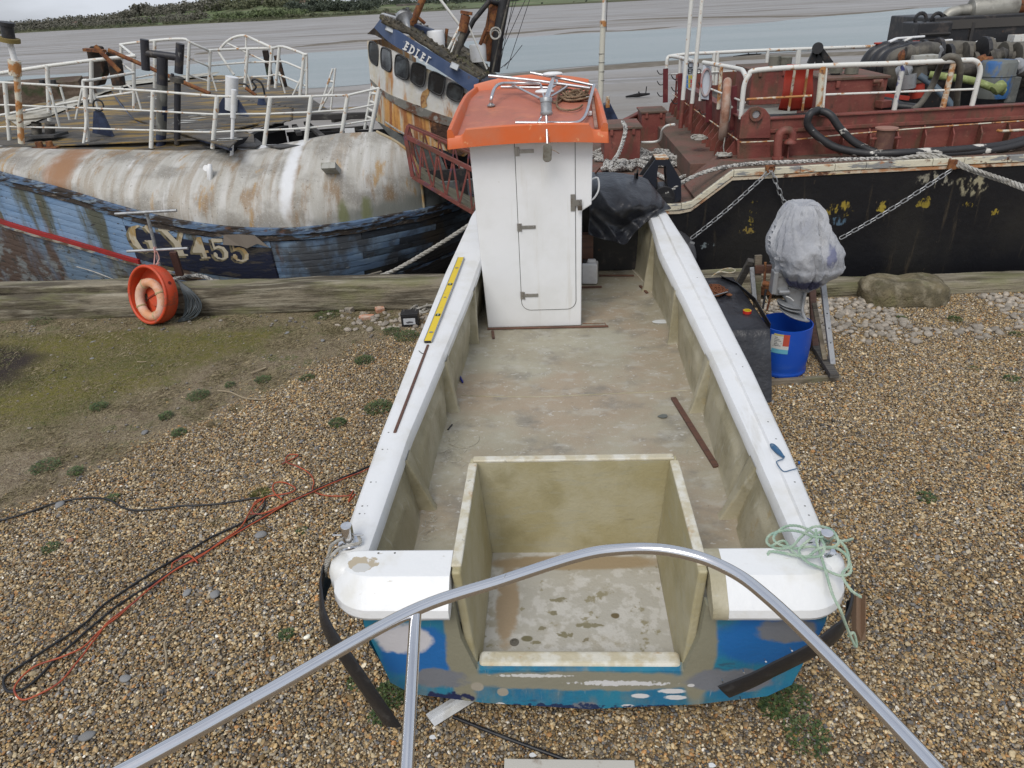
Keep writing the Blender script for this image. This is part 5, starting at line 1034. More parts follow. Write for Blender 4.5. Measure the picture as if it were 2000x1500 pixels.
cols_ = list(zip(*rows)); fine = [spline(list(c_), 5) for c_ in cols_]; rows = [list(r_) for r_ in zip(*fine)]; nr = len(rows)
for i, r_ in enumerate(rows):
    ctr = sum(r_, Vector()) / len(r_)
    for k, p in enumerate(r_):
        d = (p - ctr); d.z = 0; d.normalize() if d.length > 0 else None
        an = math.atan2(d.y, d.x); zz_ = p.z; wq = an * 3.2 + 1.3 * noise.noise(Vector((an * 1.2, zz_ * 2.2, 1))) 
        fold = .042 * (1 - 2.4 * abs(noise.noise(Vector((wq, zz_ * .7, 3))))) + .026 * (1 - 2.6 * abs(noise.noise(Vector((wq * 2.4, zz_ * 1.3 + an * .6, 8))))) + .008 * noise.noise(Vector((an * 9, zz_ * 5, 0)))
        if zz_ < 1.22: fold += .014 * (1 - 2.4 * abs(noise.noise(Vector((an * 2, zz_ * 9, 5)))))
        r_[k] = p + d * (fold - .03) * min(1, (p - ctr).length * 6)
topc = sum(rows[0], Vector()) / 64; 
mb = MB(); mb.grid([[topc + (p - topc) * .02 + Vector((0, 0, -.03)) for p in rows[0]], [topc + (p - topc) * .6 + Vector((0, 0, -.015 + .02 * math.cos(2 * math.pi * k / 32))) for k, p in enumerate(rows[0])]] + rows, closed=True); mb.add(rows[-1], [tuple(range(64))])
mb.build('cloth_cover', m_cloth, t, smooth=70)
def kk(x, y, Y): return PY(1330 + x / 4, 450 + y / 4, Y)
lp = [kk(820, 430, 7.0), kk(800, 520, 7.0), kk(850, 600, 7.0), kk(900, 650, 7.0), kk(960, 720, 6.98), kk(990, 700, 6.98), kk(955, 640, 7.0), kk(965, 560, 7.0), kk(980, 470, 7.0)]
mb = MB(); mb.prism([p + Vector((0, .0, 0)) for p in lp], (0, .10, 0)); mb.build('leg', m_alu, t, bevel=.02, seg=3)
mb = MB(); mb.tube(spline([kk(975, 480, 6.97), kk(955, 580, 6.97), kk(950, 640, 6.95), kk(985, 715, 6.93)], 6), .016, 8); mb.build('leg_edge', m_galv, t, smooth=60)
for (p, q, r_) in ((kk(755, 560, 6.96), kk(940, 610, 7.0), .1), (kk(760, 580, 6.98), kk(950, 640, 7.0), .1), (kk(775, 620, 6.93), kk(1000, 710, 6.97), .13)):
    mb = MB(); pl = []; d = q - p
    for k in range(20): a_ = 2 * math.pi * k / 20; pl.append((p + q) / 2 + d * .52 * math.cos(a_) + Vector((0, 1, .0)) * r_ * math.sin(a_) * (1 - .4 * math.cos(a_)))
    mb.prism(pl, (0, 0, .014)); mb.build('cavitation_plate', m_alu, t, bevel=.004)
mb = MB(); mb.box(kk(775, 380, 7.05), (.14, .16, .30)); mb.build('bracket', m_alu, t, bevel=.015, seg=2)
mb = MB(); mb.box(kk(725, 400, 6.98), (.05, .12, .24)); mb.build('clamp_plate', m_alu, t, bevel=.01, seg=2)
mb = MB(); mb.box(kk(760, 300, 7.02), (.10, .14, .14)); mb.box(kk(800, 470, 6.98), (.12, .12, .05)); mb.build('swivel', m_alu, t, bevel=.02, seg=2)
mb = MB(); mb.tube([kk(660, 250, 7.1), kk(650, 440, 7.1)], .014, 8); mb.tube([kk(640, 410, 7.1), kk(720, 430, 7.05)], .03, 8); mb.build('tilt_tube', m_rust, t, smooth=50)
mb = MB(); mb.tube(spline([kk(820, 515, 6.94), kk(850, 525, 6.94), kk(880, 550, 6.94)], 4), .006, 6); mb.build('cord', m_white, t, smooth=50)
def timber(name, x0, x1, y0, y1, z0, z1, lab, seed, cat='timber'):
    rows = []; n = max(6, int((x1 - x0) / .12))
    for i in range(n + 1):
        x = lerp(x0, x1, i / n); r_ = []
        for k in range(20):
            a_ = 2 * math.pi * k / 20; ca_, sa_ = math.cos(a_), math.sin(a_)
            yy = (y0 + y1) / 2 + math.copysign(abs(ca_) ** .35, ca_) * (y1 - y0) / 2; z = (z0 + z1) / 2 + math.copysign(abs(sa_) ** .35, sa_) * (z1 - z0) / 2
            d = .022 * noise.noise(Vector((x * .8, k * .5, seed))) + .010 * noise.noise(Vector((x * 5, k * 2.2, seed)))
            r_.append(Vector((x, yy + d * ca_ * 1.2, z + d * sa_ + .02 * noise.noise(Vector((x * .5, seed, 1))))))
        rows.append(r_)
    mb = MB(); mb.grid(rows, closed=True); mb.add(rows[0], [tuple(range(20))]); mb.add(rows[-1], [tuple(range(20))[::-1]])
    return tag(mb.build(name, m_quay, smooth=60), lab, cat)
timber('quay_timber', -14, -5.62, 9.07, 9.42, -.02, .36, 'lower weathered quay timber at the far left, left of the orange ring case', 1)
timber('quay_timber', -14, -5.75, 9.20, 9.50, .35, .47, 'thin plank on top of the lower timber at the far left edge', 2)
timber('quay_timber', -5.58, -.9, 9.06, 9.45, -.02, .42, 'thick mossy quay timber between the orange ring case and the boat', 3)
timber('quay_timber', 1.9, 3.55, 9.08, 9.45, .05, .34, 'split grey quay timber behind the black covered bench', 4)
timber('quay_timber', 3.6, 7.0, 9.12, 9.50, -.02, .17, 'low pale quay timber behind the brown boulder', 5)
timber('quay_timber', 7.05, 14, 9.12, 9.50, -.02, .17, 'low pale quay timber running on beyond the right edge', 6)
rows = []; c = PZ(1778, 600, 0) + Vector((0, .28, 0)); oR = (.57, .33, .20)
for i in range(22):
    th = math.pi * i / 21; r_ = []
    for k in range(44):
        a_ = 2 * math.pi * k / 44; d = Vector((math.sin(th) * math.cos(a_), math.sin(th) * math.sin(a_), math.cos(th)))
        q = Vector((math.copysign(abs(d.x) ** .5, d.x) * oR[0], math.copysign(abs(d.y) ** .7, d.y) * oR[1], math.copysign(abs(d.z) ** .55, d.z) * oR[2]))
        q *= 1 + .16 * noise.noise(q * 2.6 + Vector((3, 1, 0))) + .07 * noise.noise(q * 7) + .03 * noise.noise(q * 18); q.z += .03 * abs(noise.noise(q * 3.3)); q.x *= 1 - .10 * (q.z > 0) * sstep(.0, .3, q.z)
        r_.append(c + q + Vector((0, 0, .09)))
    rows.append(r_)
mb = MB(); mb.grid(rows, closed=True); tag(mb.build('boulder', m_boulder, smooth=60), 'long flat-topped brown boulder against the quay timber at the right', 'boulder')
def pebble_mesh(seed, sub=2):
    me = bpy.data.meshes.new('cobble'); bm = bmesh.new(); bmesh.ops.create_icosphere(bm, subdivisions=sub, radius=1)
    for v in bm.verts: v.co *= 1 + .28 * noise.noise(v.co * 1.3 + Vector((seed * 5, 0, 0)))
    bm.to_mesh(me); bm.free(); me.polygons.foreach_set('use_smooth', [True] * len(me.polygons)); me.materials.append(m_cobble); return me
cms = [pebble_mesh(k) for k in range(6)]
r = random.Random(21); spots = []
def cob_ok(x, y): return not (4.3 < x < 5.5 and y > 8.02) and not (2.15 < x < 3.1 and y < 7.7)
for _ in range(4000):
    x = r.uniform(2.7, 7.2); y = r.uniform(7.55, 9.04)
    if r.random() > sstep(7.5, 8.3, y + .25 * noise.noise(Vector((x, y, 5)))) or not cob_ok(x, y): continue
    if any((x - a_) ** 2 + (y - b_) ** 2 < .052 ** 2 for a_, b_, _ in spots[-400:]): continue
    spots.append((x, y, 'R'))
    if len(spots) > 620: break
for _ in range(800):
    x = r.gauss(-1.95, .55); y = r.gauss(8.72, .16)
    if y > 9.02 or x > -1.25 or any((x - a_) ** 2 + (y - b_) ** 2 < .055 ** 2 for a_, b_, _ in spots): continue
    spots.append((x, y, 'L'))
    if len(spots) > 700: break
spots.sort(key=lambda s_: s_[1] + (0 if s_[2] == 'R' else -9)); stuffv = MB(); nind = 0
for i, (x, y, sd_) in enumerate(spots):
    s_ = r.uniform(.024, .052); R3 = Matrix.Rotation(r.uniform(0, 6.3), 4, 'Z') @ Matrix.Rotation(r.uniform(-.4, .4), 4, 'X') @ Matrix.Diagonal((s_ * r.uniform(.9, 1.4), s_ * r.uniform(.75, 1.1), s_ * r.uniform(.5, .8), 1)); R3.translation = Vector((x, y, s_ * .5))
    big = s_ > .035 and nind < 200 and in_view(x, y)
    if big:
        o = link('cobble', cms[i % 6], None, R3); nind += 1
        if sd_ == 'L': tag(o, 'pale cobble among the stones between the mossy timber and the battery', 'cobble', 'pale cobbles by the left timber')
        else: tag(o, 'pale rounded cobble among the stones in front of the right quay timber', 'cobble', 'pale cobbles before the right timber')
    else:
        me = cms[i % 6]; stuffv.add([R3 @ v.co for v in me.vertices], [tuple(p.vertices) for p in me.polygons])
tag(stuffv.build('small_cobbles', m_cobble, smooth=180), 'smaller pale stones filling in along the quay timbers', 'cobbles', kind='stuff')
for px, py, sz, rz_, lb in ((716, 620, (.20, .08, .06), .05, 'orange brick lying in front of the cobbles left of the battery'), (742, 605, (.12, .09, .08), .5, 'broken orange brick standing against the mossy timber'), (683, 605, (.11, .09, .08), -.5, 'pale broken brick at the foot of the mossy timber'), (668, 608, (.07, .05, .04), .3, 'small orange brick piece beside the pale broken brick')):
    mb = MB(); mb.box(PZ(px, py, sz[2] / 2), sz, Matrix.Rotation(rz_, 3, 'Z') @ Matrix.Rotation(.12, 3, 'X')); tag(mb.build('brick', m_brick if 'pale' not in lb else m_cobble, bevel=.008), lb, 'brick')
c = PZ(801, 640, 0); R_ = Matrix.Rotation(.06, 3, 'Z')
t = thing('car_battery', c, 'black car battery with a white label in the weeds left of the boat', 'battery')
mb = MB(); mb.box(c + Vector((0, .09, .085)), (.225, .17, .17), R_); mb.build('case', m_blackplastic, t, bevel=.006); mb = MB(); mb.box(c + Vector((0, .09, .180)), (.232, .175, .02), R_); mb.build('lid', m_blackplastic, t, bevel=.005)
mb = MB(); mb.box(c + Vector((0, .002, .088)), (.155, .003, .085), R_); lb0 = mb.build('label', W('battery_label', (.5, .52, .55), .5), t)
mb = MB(); p = c + Vector((0, -.001, .088)); mb.prism([p + Vector(v) for v in ((-.05, 0, -.012), (.0, 0, .004), (.045, 0, -.004), (.05, 0, -.018), (0, 0, -.022), (-.03, 0, -.03))], (0, -.0012, 0)); mb.build('print', W('label_ink', (.08, .08, .09), .6), lb0)
for s_ in (-.08, .08): mb = MB(); mb.cyl(c + Vector((s_, .12, .19)), c + Vector((s_, .12, .205)), .009, n=10); mb.build('terminal', m_dullsteel, t)
mb = strand_rope(heap(PZ(826, 606, 0), .18, .12, .10, 8, 6, .015, 3), .014); tag(mb.build('old_rope', m_greyrope, smooth=60), 'old grey rope heaped behind the battery against the timber', 'rope')
c = PY(299, 575, 8.92); n_ = Vector((-.42, -.86, .28)).normalized(); x_, y_, d_ = frame_to(n_); R_ = Matrix((x_, y_, d_)).transposed()
t = thing('ring_buoy_case', Vector((c.x, c.y, 0)), 'round orange plastic case leaning on the quay timber under the grey post', 'life ring case')
mb = MB(); mb.lathe([(0, -.13), (.30, -.13), (.385, -.10), (.405, -.03), (.40, .07), (.385, .10), (.372, .10), (.365, .06), (.36, -.05), (.30, -.085), (0, -.085)], c, 52, R_, cap=False); sh = mb.build('shell', m_orangeplastic, t, smooth=40)
mb = MB(); mb.lathe([(.0, -.03), (.165, -.03), (.18, -.05), (.18, -.09)], c, 40, R_, cap=False); mb.build('hub', m_orangeplastic, t, smooth=40)
mb = MB(); mb.box(c + R_ @ Vector((0, 0, -.025)), (.34, .02, .02), R_ @ Matrix.Rotation(.5, 3, 'Z')); mb.build('hub_slot_shade', W('shadowed_slot', (.20, .02, .008), .6), t)  # darker red bar: the shade of the hub slot put into its colour
pts = [c + R_ @ Vector((.385 * math.cos(a_), .385 * math.sin(a_), .085)) for a_ in [math.radians(q) for q in range(0, 360, 8)]]
mb = MB(); mb.tube(pts, .022, 8, closed=True); mb.build('rim', m_orangeplastic, t, smooth=60)
p = c + R_ @ Vector((0, 0, 0)); right_ = Vector((1, 0, 0))
for a_ in range(0, 360, 10):
    v = R_ @ Vector((math.cos(math.radians(a_)), math.sin(math.radians(a_)), 0))
best = max(range(0, 360, 5), key=lambda a_: (R_ @ Vector((math.cos(math.radians(a_)), math.sin(math.radians(a_)), 0))).dot(Vector((.85, -.2, .5))))
v = R_ @ Vector((math.cos(math.radians(best)), math.sin(math.radians(best)), 0)); q = c + v * .404 + n_ * .0
mb = MB(); mb.cyl(q, q + v * .004, .024, n=16); mb.build('lifting_hole', W('hole_red', (.12, .01, .004), .8), t)
cb = c + n_ * .035 + R_ @ Vector((0, 0, 0)) + Vector((-.02, 0, -.075))
t2 = thing('life_ring', cb, 'faded orange and pink life ring sitting in the round orange case', 'life ring')
mb = MB(); mb.torus(cb, .235, .062, R_, n=44, m=14); mb.build('foam_ring', m_buoy, t2, smooth=180)
for k in range(4):
    a_ = k * math.pi / 2 + .5; q = cb + R_ @ Vector((.235 * math.cos(a_), .235 * math.sin(a_), 0)); tg = R_ @ Vector((-math.sin(a_), math.cos(a_), 0)); xx, yy, _ = frame_to(tg)
    mb = MB(); mb.torus(q, .064, .007, Matrix((xx, yy, tg)).transposed(), n=16, m=6); mb.torus(q + tg * .012, .064, .006, Matrix((xx, yy, tg)).transposed(), n=16, m=6); mb.build('grab_band', W('dirty_yellow_band', (.45, .36, .2), .8), t2, smooth=180)
t = thing('ring_buoy_post', PY(318, 545, 9.5), 'leaning grey pipe post with two cross bars behind the orange ring case', 'post')
def py_(x, y, Y): return PY(x, y, Y)
mb = MB(); mb.cyl(py_(286, 413, 9.25), py_(316, 535, 9.3), .022, n=12); mb.build('pole', m_galv, t, smooth=50)
mb = MB(); mb.cyl(py_(225, 418, 9.2), py_(345, 411, 9.2), .0195, n=12); mb.build('cross_bar', m_galv, t, smooth=50); mb = MB(); mb.cyl(py_(248, 491, 9.2), py_(367, 485, 9.2), .0195, n=12); mb.build('cross_bar', m_galv, t, smooth=50)
mb = MB(); mb.lathe([(.0, .03), (.03, .02), (.032, 0), (.03, -.03)], py_(286, 415, 9.22), 12); mb.build('cap', m_galv, t, smooth=50)
mb = MB()
for k in range(3): mb.torus(py_(304, 487 + k * 2, 9.2), .032, .009, Matrix.Rotation(1.2 + k * .35, 3, 'Y'), n=14, m=6)
mb.tube(spline([py_(303, 490, 9.17), py_(302, 505, 9.16), py_(301, 517, 9.1)], 5), .009, 6); mb.tube(spline([py_(306, 490, 9.17), py_(311, 505, 9.16), py_(305, 517, 9.1), py_(311, 513, 9.1)], 5), .008, 6)
tag(mb.build('pink_cord', m_pinkrope, smooth=60), 'pink cord tying the orange case to the lower cross bar', 'cord')
mb = MB(); mb.beam(py_(338, 492, 9.38), py_(352, 538, 9.42), .10, .05, (0, 1, 0)); tag(mb.build('brown_post', W('rust_brown_post', (.07, .03, .022), .8), bevel=.004), 'rusty brown post standing right of the grey ring post', 'post')
mb = MB(); r = random.Random(5)
for k in range(13):
    o_ = k * 2.6; q = [py_(345 + r.uniform(-3, 3), 548, 9.02), py_(355 + o_ * .5, 565, 8.96), py_(362 + o_, 590 + r.uniform(-3, 3), 8.92), py_(358 + o_ * .8, 615 + r.uniform(-4, 6), 8.86), py_(343 + o_ * .3, 628, 8.85)]
    mb.tube(spline(q, 6), .009, 6)
mb.tube(spline([py_(378, 632, 8.85), py_(360, 640, 8.8), py_(330, 643, 8.75)], 5), .008, 6)
tag(mb.build('hose_bundle', W('grey_black_hose', (.045, .055, .06), .5, [((.12, .15, .17), 8, .6, .1, 1)]), smooth=60), 'bundle of thin grey hose hanging behind the orange ring case', 'hose')
mb = strand_rope(spline([PY(x, y, 9.55) for x, y in ((338, 545), (358, 541), (380, 538), (400, 541), (425, 553), (450, 562))], 8), .028); tag(mb.build('braided_rope', m_whiterope, smooth=60), 'thick braided rope on the quay edge right of the orange ring case', 'rope')
mb = MB(); mb.tube(spline([PY(x, y, 9.6) for x, y in ((348, 556), (375, 553), (410, 549), (435, 560))], 6), .03, 8); tag(mb.build('blue_pipe', W('faded_blue_pipe', (.04, .10, .18), .6), smooth=60), 'faded blue pipe under the braided rope on the quay edge', 'pipe')
mb = MB(); mb.tube(spline([PY(150, 521, 9.7), PY(190, 533, 9.6), PY(245, 556, 9.45)], 5), .008, 6); tag(mb.build('thin_line', m_greyrope, smooth=60), 'thin stiff line from the blue hull to the timber left of the ring case', 'line')
def cable(name, pts, z, rr, mat, lb, sc_=.0):
    q = []
    for p in pts:
        g_ = PZ(p[0], p[1], 0); q.append(PZ(p[0], p[1], max(z, gz(g_.x, g_.y) + .022)))
    q = spline(q, 8); q = [p + Vector((.004 * noise.noise(p * 9), .004 * noise.noise(p * 9 + Vector((5, 5, 5))), .004 * noise.noise(p * 7))) for p in q]
    mb = MB(); mb.tube(q, rr, 7); return tag(mb.build(name, mat, smooth=60), lb, 'cable')
def s5(pts): return [(x / 2.307, 850 + y / 2.307) for x, y in pts]
m_cabk = W('black_cable', (.012, .013, .016), .45); m_cabo = W('orange_cable', (.40, .075, .025), .5, [((.25, .05, .03), 8, .55, .1, 1)])
cable('black_cable', s5([(-150, 400), (0, 383), (120, 350), (250, 305), (380, 283), (480, 288), (540, 318), (600, 338), (700, 332), (820, 318), (960, 312), (1060, 298), (1160, 284), (1192, 305), (1170, 345), (1090, 395), (960, 455), (860, 515), (700, 610), (560, 700), (460, 770), (380, 850), (260, 930), (120, 1020), (30, 1085), (18, 1125), (45, 1155), (100, 1145), (170, 1095), (240, 1020), (320, 945), (440, 840), (560, 745), (700, 660), (860, 560), (1020, 465), (1200, 360), (1400, 255), (1560, 185), (1640, 150), (1760, 100)]), .026, .0085, m_cabk, 'long black cable looping over the shingle left of the boat')
cable('orange_cable', s5([(1760, 108), (1640, 160), (1500, 215), (1410, 255), (1300, 305), (1180, 375), (1020, 470), (870, 560), (740, 640), (640, 720), (540, 810), (450, 880), (380, 950), (290, 995), (170, 1035), (100, 1085), (65, 1150), (100, 1190), (180, 1165), (270, 1110), (350, 1020), (420, 930), (480, 850), (580, 770), (690, 680), (800, 600), (890, 555), (980, 490), (1080, 420), (1120, 355), (1150, 310), (1210, 275), (1300, 262), (1330, 240), (1290, 215), (1240, 215), (1230, 250), (1270, 290)]), .034, .0062, m_cabo, 'orange cable running beside the black one across the shingle')
cable('orange_cable', s5([(1270, 130), (1330, 100), (1340, 88), (1300, 90), (1290, 120), (1340, 140), (1390, 170), (1415, 210), (1410, 250), (1470, 272), (1570, 272), (1590, 250), (1570, 300), (1600, 265)]), .024, .0058, m_cabo, 'short loop of orange cable nearest the left gunwale')
cable('orange_cable', s5([(1120, 355), (1180, 352), (1240, 330), (1320, 290), (1210, 345), (1140, 350), (1150, 300), (1190, 290), (1150, 340)]), .03, .0058, m_cabo, 'knotted orange cable where the black cable turns')
cable('orange_cable', s5([(775, 600), (780, 575), (820, 555), (860, 548), (890, 575), (850, 540), (800, 565)]), .04, .0055, m_cabo, 'small orange cable loop half way down the cable run')
for pts, rr_, lb in (([(425, 763), (450, 766), (480, 778), (520, 780)], .008, 'long pale stick on the dry turf in the middle left'), ([(490, 729), (505, 724), (519, 718)], .012, 'short thick pale stick on the turf near the timber'), ([(268, 706), (277, 707), (286, 706)], .005, 'thin twig on the mossy turf'), ([(745 / 2.307 * 1, 850 + 1045 / 2.307), (325, 1280), (322, 1255), (345, 1230), (360, 1222)], .007, 'curved piece of old string on the shingle below the cables')):
    mb = MB(); mb.tube(spline([PZ(x, y, .035) for x, y in pts], 5), rr_, 6); tag(mb.build('stick', W('pale_stick', (.33, .27, .18), .85), smooth=60), lb, 'stick')
def weed(px, py, R_, n, h, lb, mat=m_leaf, seed=0, grassy=False, cat='weed'):
    r = random.Random(seed + px); c = PZ(px, py, 0); c.z = gz(c.x, c.y) + .008; mb = MB()
    for _ in range(n):
        a_ = r.uniform(0, 6.28); d = R_ * math.sqrt(r.random()); b0 = c + Vector((math.cos(a_) * d * .8, math.sin(a_) * d * .8, 0)); hh = h * r.uniform(.4, 1) * (1 - .5 * d / R_)
        a2 = a_ + r.uniform(-1.2, 1.2); o_ = Vector((math.cos(a2), math.sin(a2), 0)); s_ = Vector((-o_.y, o_.x, 0))
        if grassy: w_ = .0022; ln = hh * r.uniform(.5, 1.1); mb.add([b0 - s_ * w_, b0 + s_ * w_, b0 + o_ * ln * .4 + Vector((0, 0, hh * .8)) + s_ * w_ * .8, b0 + o_ * ln + Vector((0, 0, hh))], [(0, 1, 2), (0, 2, 3)])
        else:
            ln = r.uniform(.010, .026); w_ = ln * r.uniform(.28, .45); q = b0 + Vector((0, 0, hh)); tilt = Vector((0, 0, r.uniform(-.5, .7)))
            dr = (o_ + tilt).normalized(); mb.add([q, q + dr * ln * .5 + s_ * w_, q + dr * ln, q + dr * ln * .5 - s_ * w_], [(0, 1, 2, 3)])
    tag(mb.build('grass_tuft' if grassy else 'weed', mat), lb, cat)
wl = [(196, 800, .11, 300, .07, 'dark weed clump at the lower left of the turf edge'), (388, 777, .15, 380, .05, 'widest green weed patch in the middle of the dry turf'), (326, 817, .09, 260, .06, 'round weed below the wide green patch'), (660, 829, .10, 300, .07, 'round weed near the gunwale opposite the spirit level tail'), (712, 706, .14, 420, .07, 'dark weed cushion left of the spirit level'), (795, 660, .20, 600, .07, 'large weed clump under the left gunwale by the battery'), (740, 800, .18, 600, .09, 'weed clump against the hull beside the wooden strip'),
      (515, 745, .11, 260, .04, 'small weed on the turf above the long stick'), (450, 755, .07, 130, .04, 'tiny weed left of the long stick'), (350, 848, .09, 200, .05, 'weed at the edge of the bare turf, lower middle'), (92, 915, .16, 380, .05, 'weed patch on the shingle at the far left'), (150, 925, .09, 180, .05, 'small weed right of the far left patch'), (85, 630, .22, 400, .05, 'green patch at the foot of the far left timber'), (220, 975, .07, 130, .04, 'small weed by the black cable on the left'), (100, 1072, .08, 180, .04, 'small flat weed on the left shingle below the cable'), (590, 1037, .05, 90, .03, 'tiny weed on the shingle above the orange cable'), (560, 1242, .06, 150, .04, 'tiny green weed in the middle of the left shingle'),
      (600, 740, .10, 200, .04, 'weed on the stony turf left of the gunwale'), (640, 618, .22, 500, .04, 'green fringe below the mossy timber by the bricks'), (765, 650, .14, 300, .05, 'weed fringe left of the battery'),
      (1865, 626, .10, 260, .06, 'bright weed in the cobbles right of the boulder'), (1760, 624, .08, 180, .05, 'small weed in front of the boulder'), (1810, 973, .09, 200, .04, 'flat weed on the shingle right of the gunwale'), (1975, 742, .09, 160, .05, 'weed at the right edge on the shingle'), (1985, 655, .08, 120, .05, 'small weed at the right edge by the cobbles'), (1905, 722, .08, 90, .03, 'faint weed on the right shingle'),
      (1573, 1445, .15, 330, .12, 'tall leafy weed on the shingle right of the transom'), (1550, 1368, .11, 240, .10, 'leafy weed tucked under the right corner of the transom'), (1510, 1385, .10, 350, .08, 'dark weed at the foot of the right hull corner'), (768, 1360, .12, 450, .08, 'weed behind the hanging left rubber strip'), (740, 1400, .07, 160, .04, 'small weed at the end of the left rubber strip'), (695, 1335, .06, 120, .04, 'small weed left of the hanging rubber strip')]
for k, w_ in enumerate(wl): weed(*w_, seed=k)
weed(508, 968, .10, 260, .07, 'yellow-green grass tuft above the cable loops', W('tuft_blade', (.17, .17, .06), .7), 3, True, 'grass tuft')
weed(425, 1024, .08, 160, .05, 'dry grass tuft on the left shingle under the black cable', m_straw, 4, True, 'grass tuft')
weed(462, 800, .10, 240, .05, 'straw-coloured tuft below the long pale stick', m_straw, 5, True, 'grass tuft')
weed(420, 830, .10, 240, .05, 'straw-coloured tuft right of the round weed', m_straw, 6, True, 'grass tuft')
r = random.Random(77)
for px, py, s_, lb in ((283, 844, .035, 'grey flat stone on the dry turf'), (420, 1160, .035, 'blue-grey stone among the shingle, lower left of centre'), (365, 1158, .03, 'brown flat stone left of the blue-grey one'), (117, 985, .04, 'pale grey stone beside the black cable at the left'), (510, 1044, .04, 'flat grey stone right of the cable knot'), (137, 1055, .025, 'pale pink stone on the left shingle'), (170, 1437, .035, 'pair of flat grey stones at the lower left'), (182, 668, .03, 'dark stone on the mossy turf'), (180, 700, .022, 'small dark stone on the moss'), (560, 650, .03, 'grey stone at the edge of the turf near the timber'), (245, 1325, .03, 'pale flat stone at the lower left near the rail'), (630, 665, .025, 'grey stone on the turf below the bricks')):
    c = PZ(px, py, .02); me = cms[px % 6]; M = Matrix.Rotation(r.uniform(0, 6), 4, 'Z') @ Matrix.Diagonal((s_ * 1.3, s_, s_ * .45, 1)); M.translation = c
    me2 = me.copy(); me2.materials[0] = W('grey_stone', (.19, .195, .20), .8, [((.27, .26, .24), 30, .55, .1, 1)], vary=.25) if 'pink' not in lb else m_brick
    tag(link('stone', me2, None, M), lb, 'stone')
mb = MB()
for _ in range(700):
    x = r.uniform(-7.5, -1.3); y = r.uniform(5, 9.0)
    if turf(x, y) < .4 or r.random() > .25 + .9 * sstep(8.3, 8.9, y) + .35 * (1 - moss(x, y)): continue
    s_ = r.uniform(.008, .03) * (1 if y > 8.2 else .7); me = cms[0]; M = Matrix.Rotation(r.uniform(0, 6), 4, 'Z') @ Matrix.Diagonal((s_, s_ * .8, s_ * .5, 1)); M.translation = (x, y, gz(x, y) + .012); mb.add([M @ v.co for v in me.vertices], [tuple(p.vertices) for p in me.polygons])
tag(mb.build('turf_stones', W('turf_stone', (.24, .215, .18), .85, [((.13, .12, .11), 3, .5, .1, 1), ((.4, .37, .32), 5, .62, .05, 2)]), smooth=180), 'small stones scattered over the turf', 'stones', kind='stuff')
RL = [(-12, 12.3, 2.6), (-10.2, 11.2, 2.22), (-8.34, 10.6, 1.78), (-7.26, 10.3, 1.58), (-6.16, 10.0, 1.30), (-5.15, 9.85, 1.09), (-4.1, 9.8, .98), (-3.25, 9.95, .96), (-2.33, 10.6, .94), (-1.51, 11.6, .83 + .02), (-.6, 13.4, .9)]
rx_y = [(a_, b_) for a_, b_, c_ in RL]; rx_z = [(a_, c_) for a_, b_, c_ in RL]
def _sm(tab, x, w_=.45): return sum(interp(x + k * w_ / 3, tab) for k in (-3, -2, -1, 0, 1, 2, 3)) / 7
def rail_pt(x): return Vector((x, _sm(rx_y, x), _sm(rx_z, x)))
def hull_pt(x, d, off=0.0):          # d = metres down from the rail
    p = rail_pt(x); t_ = (rail_pt(x + .05) - rail_pt(x - .05)); n_ = Vector((t_.y, -t_.x, 0)).normalized()
    tuck = (.05 * d + .10 * d * d) * (1 - .85 * sstep(-5, -7.5, x)) + sstep(-3.6, -1.2, x) * .28 * d * d
    return p + Vector((0, 0, -d)) - n_ * (tuck - off)
m_pl_blue = W('flaking_blue_plank', (.15, .25, .40), .62, [((.22, .32, .46), (1.4, 1.4, 4), .5, .12, 1, .8), ((.085, .08, .035), (2.2, 2.2, .42), .555, .06, 2, .9), ((.15, .085, .035), (3, 3, .6), .64, .05, 3, .85), ((.04, .04, .042), (9, 9, 22), .66, .03, 4), ((.42, .45, .46), (6, 6, 18), .67, .03, 5, .8)], [((4, 4, 18), .01)], vary=.05, shift=False)
m_pl_low = W('stained_lower_plank', (.13, .19, .26), .7, [((.085, .05, .03), (1.5, 1.5, .45), .50, .07, 1, .95), ((.20, .22, .22), (3.5, 3.5, 5), .56, .06, 2, .8), ((.04, .04, .036), (7, 7, 14), .62, .05, 3), ((.10, .09, .035), (3, 3, .6), .60, .06, 4, .8)], [((4, 4, 18), .012)], vary=.06, shift=False)
m_pl_dark = W('dark_plank', (.035, .042, .052), .75, [((.10, .15, .20), (1.6, 1.6, 5), .56, .08, 1, .8), ((.06, .045, .03), (2, 2, 1), .57, .08, 2, .9), ((.012, .012, .013), (4, 4, 9), .6, .08, 3, .9), ((.13, .15, .15), (6, 6, 16), .69, .03, 5, .7)], [((4, 4, 18), .014)], vary=.08, shift=False)
m_pl_black = W('black_bottom_plank', (.014, .014, .015), .7, [((.04, .045, .035), (1.2, 1.2, 1), .57, .1, 1, .8), ((.03, .045, .07), (3, 3, 8), .66, .05, 2, .7)], [((4, 4, 18), .014)], vary=.1, shift=False)
m_pl_mid = W('grimy_blue_plank', (.12, .19, .29), .7, [((.19, .27, .36), (1.4, 1.4, 5), .55, .08, 1, .8), ((.06, .06, .06), (1.6, 1.6, 1.2), .53, .07, 2, .9), ((.09, .045, .025), (2.6, 2.6, .6), .63, .05, 3, .9), ((.36, .38, .38), (6, 6, 18), .68, .03, 5, .8)], [((4, 4, 18), .012)], vary=.05, shift=False)
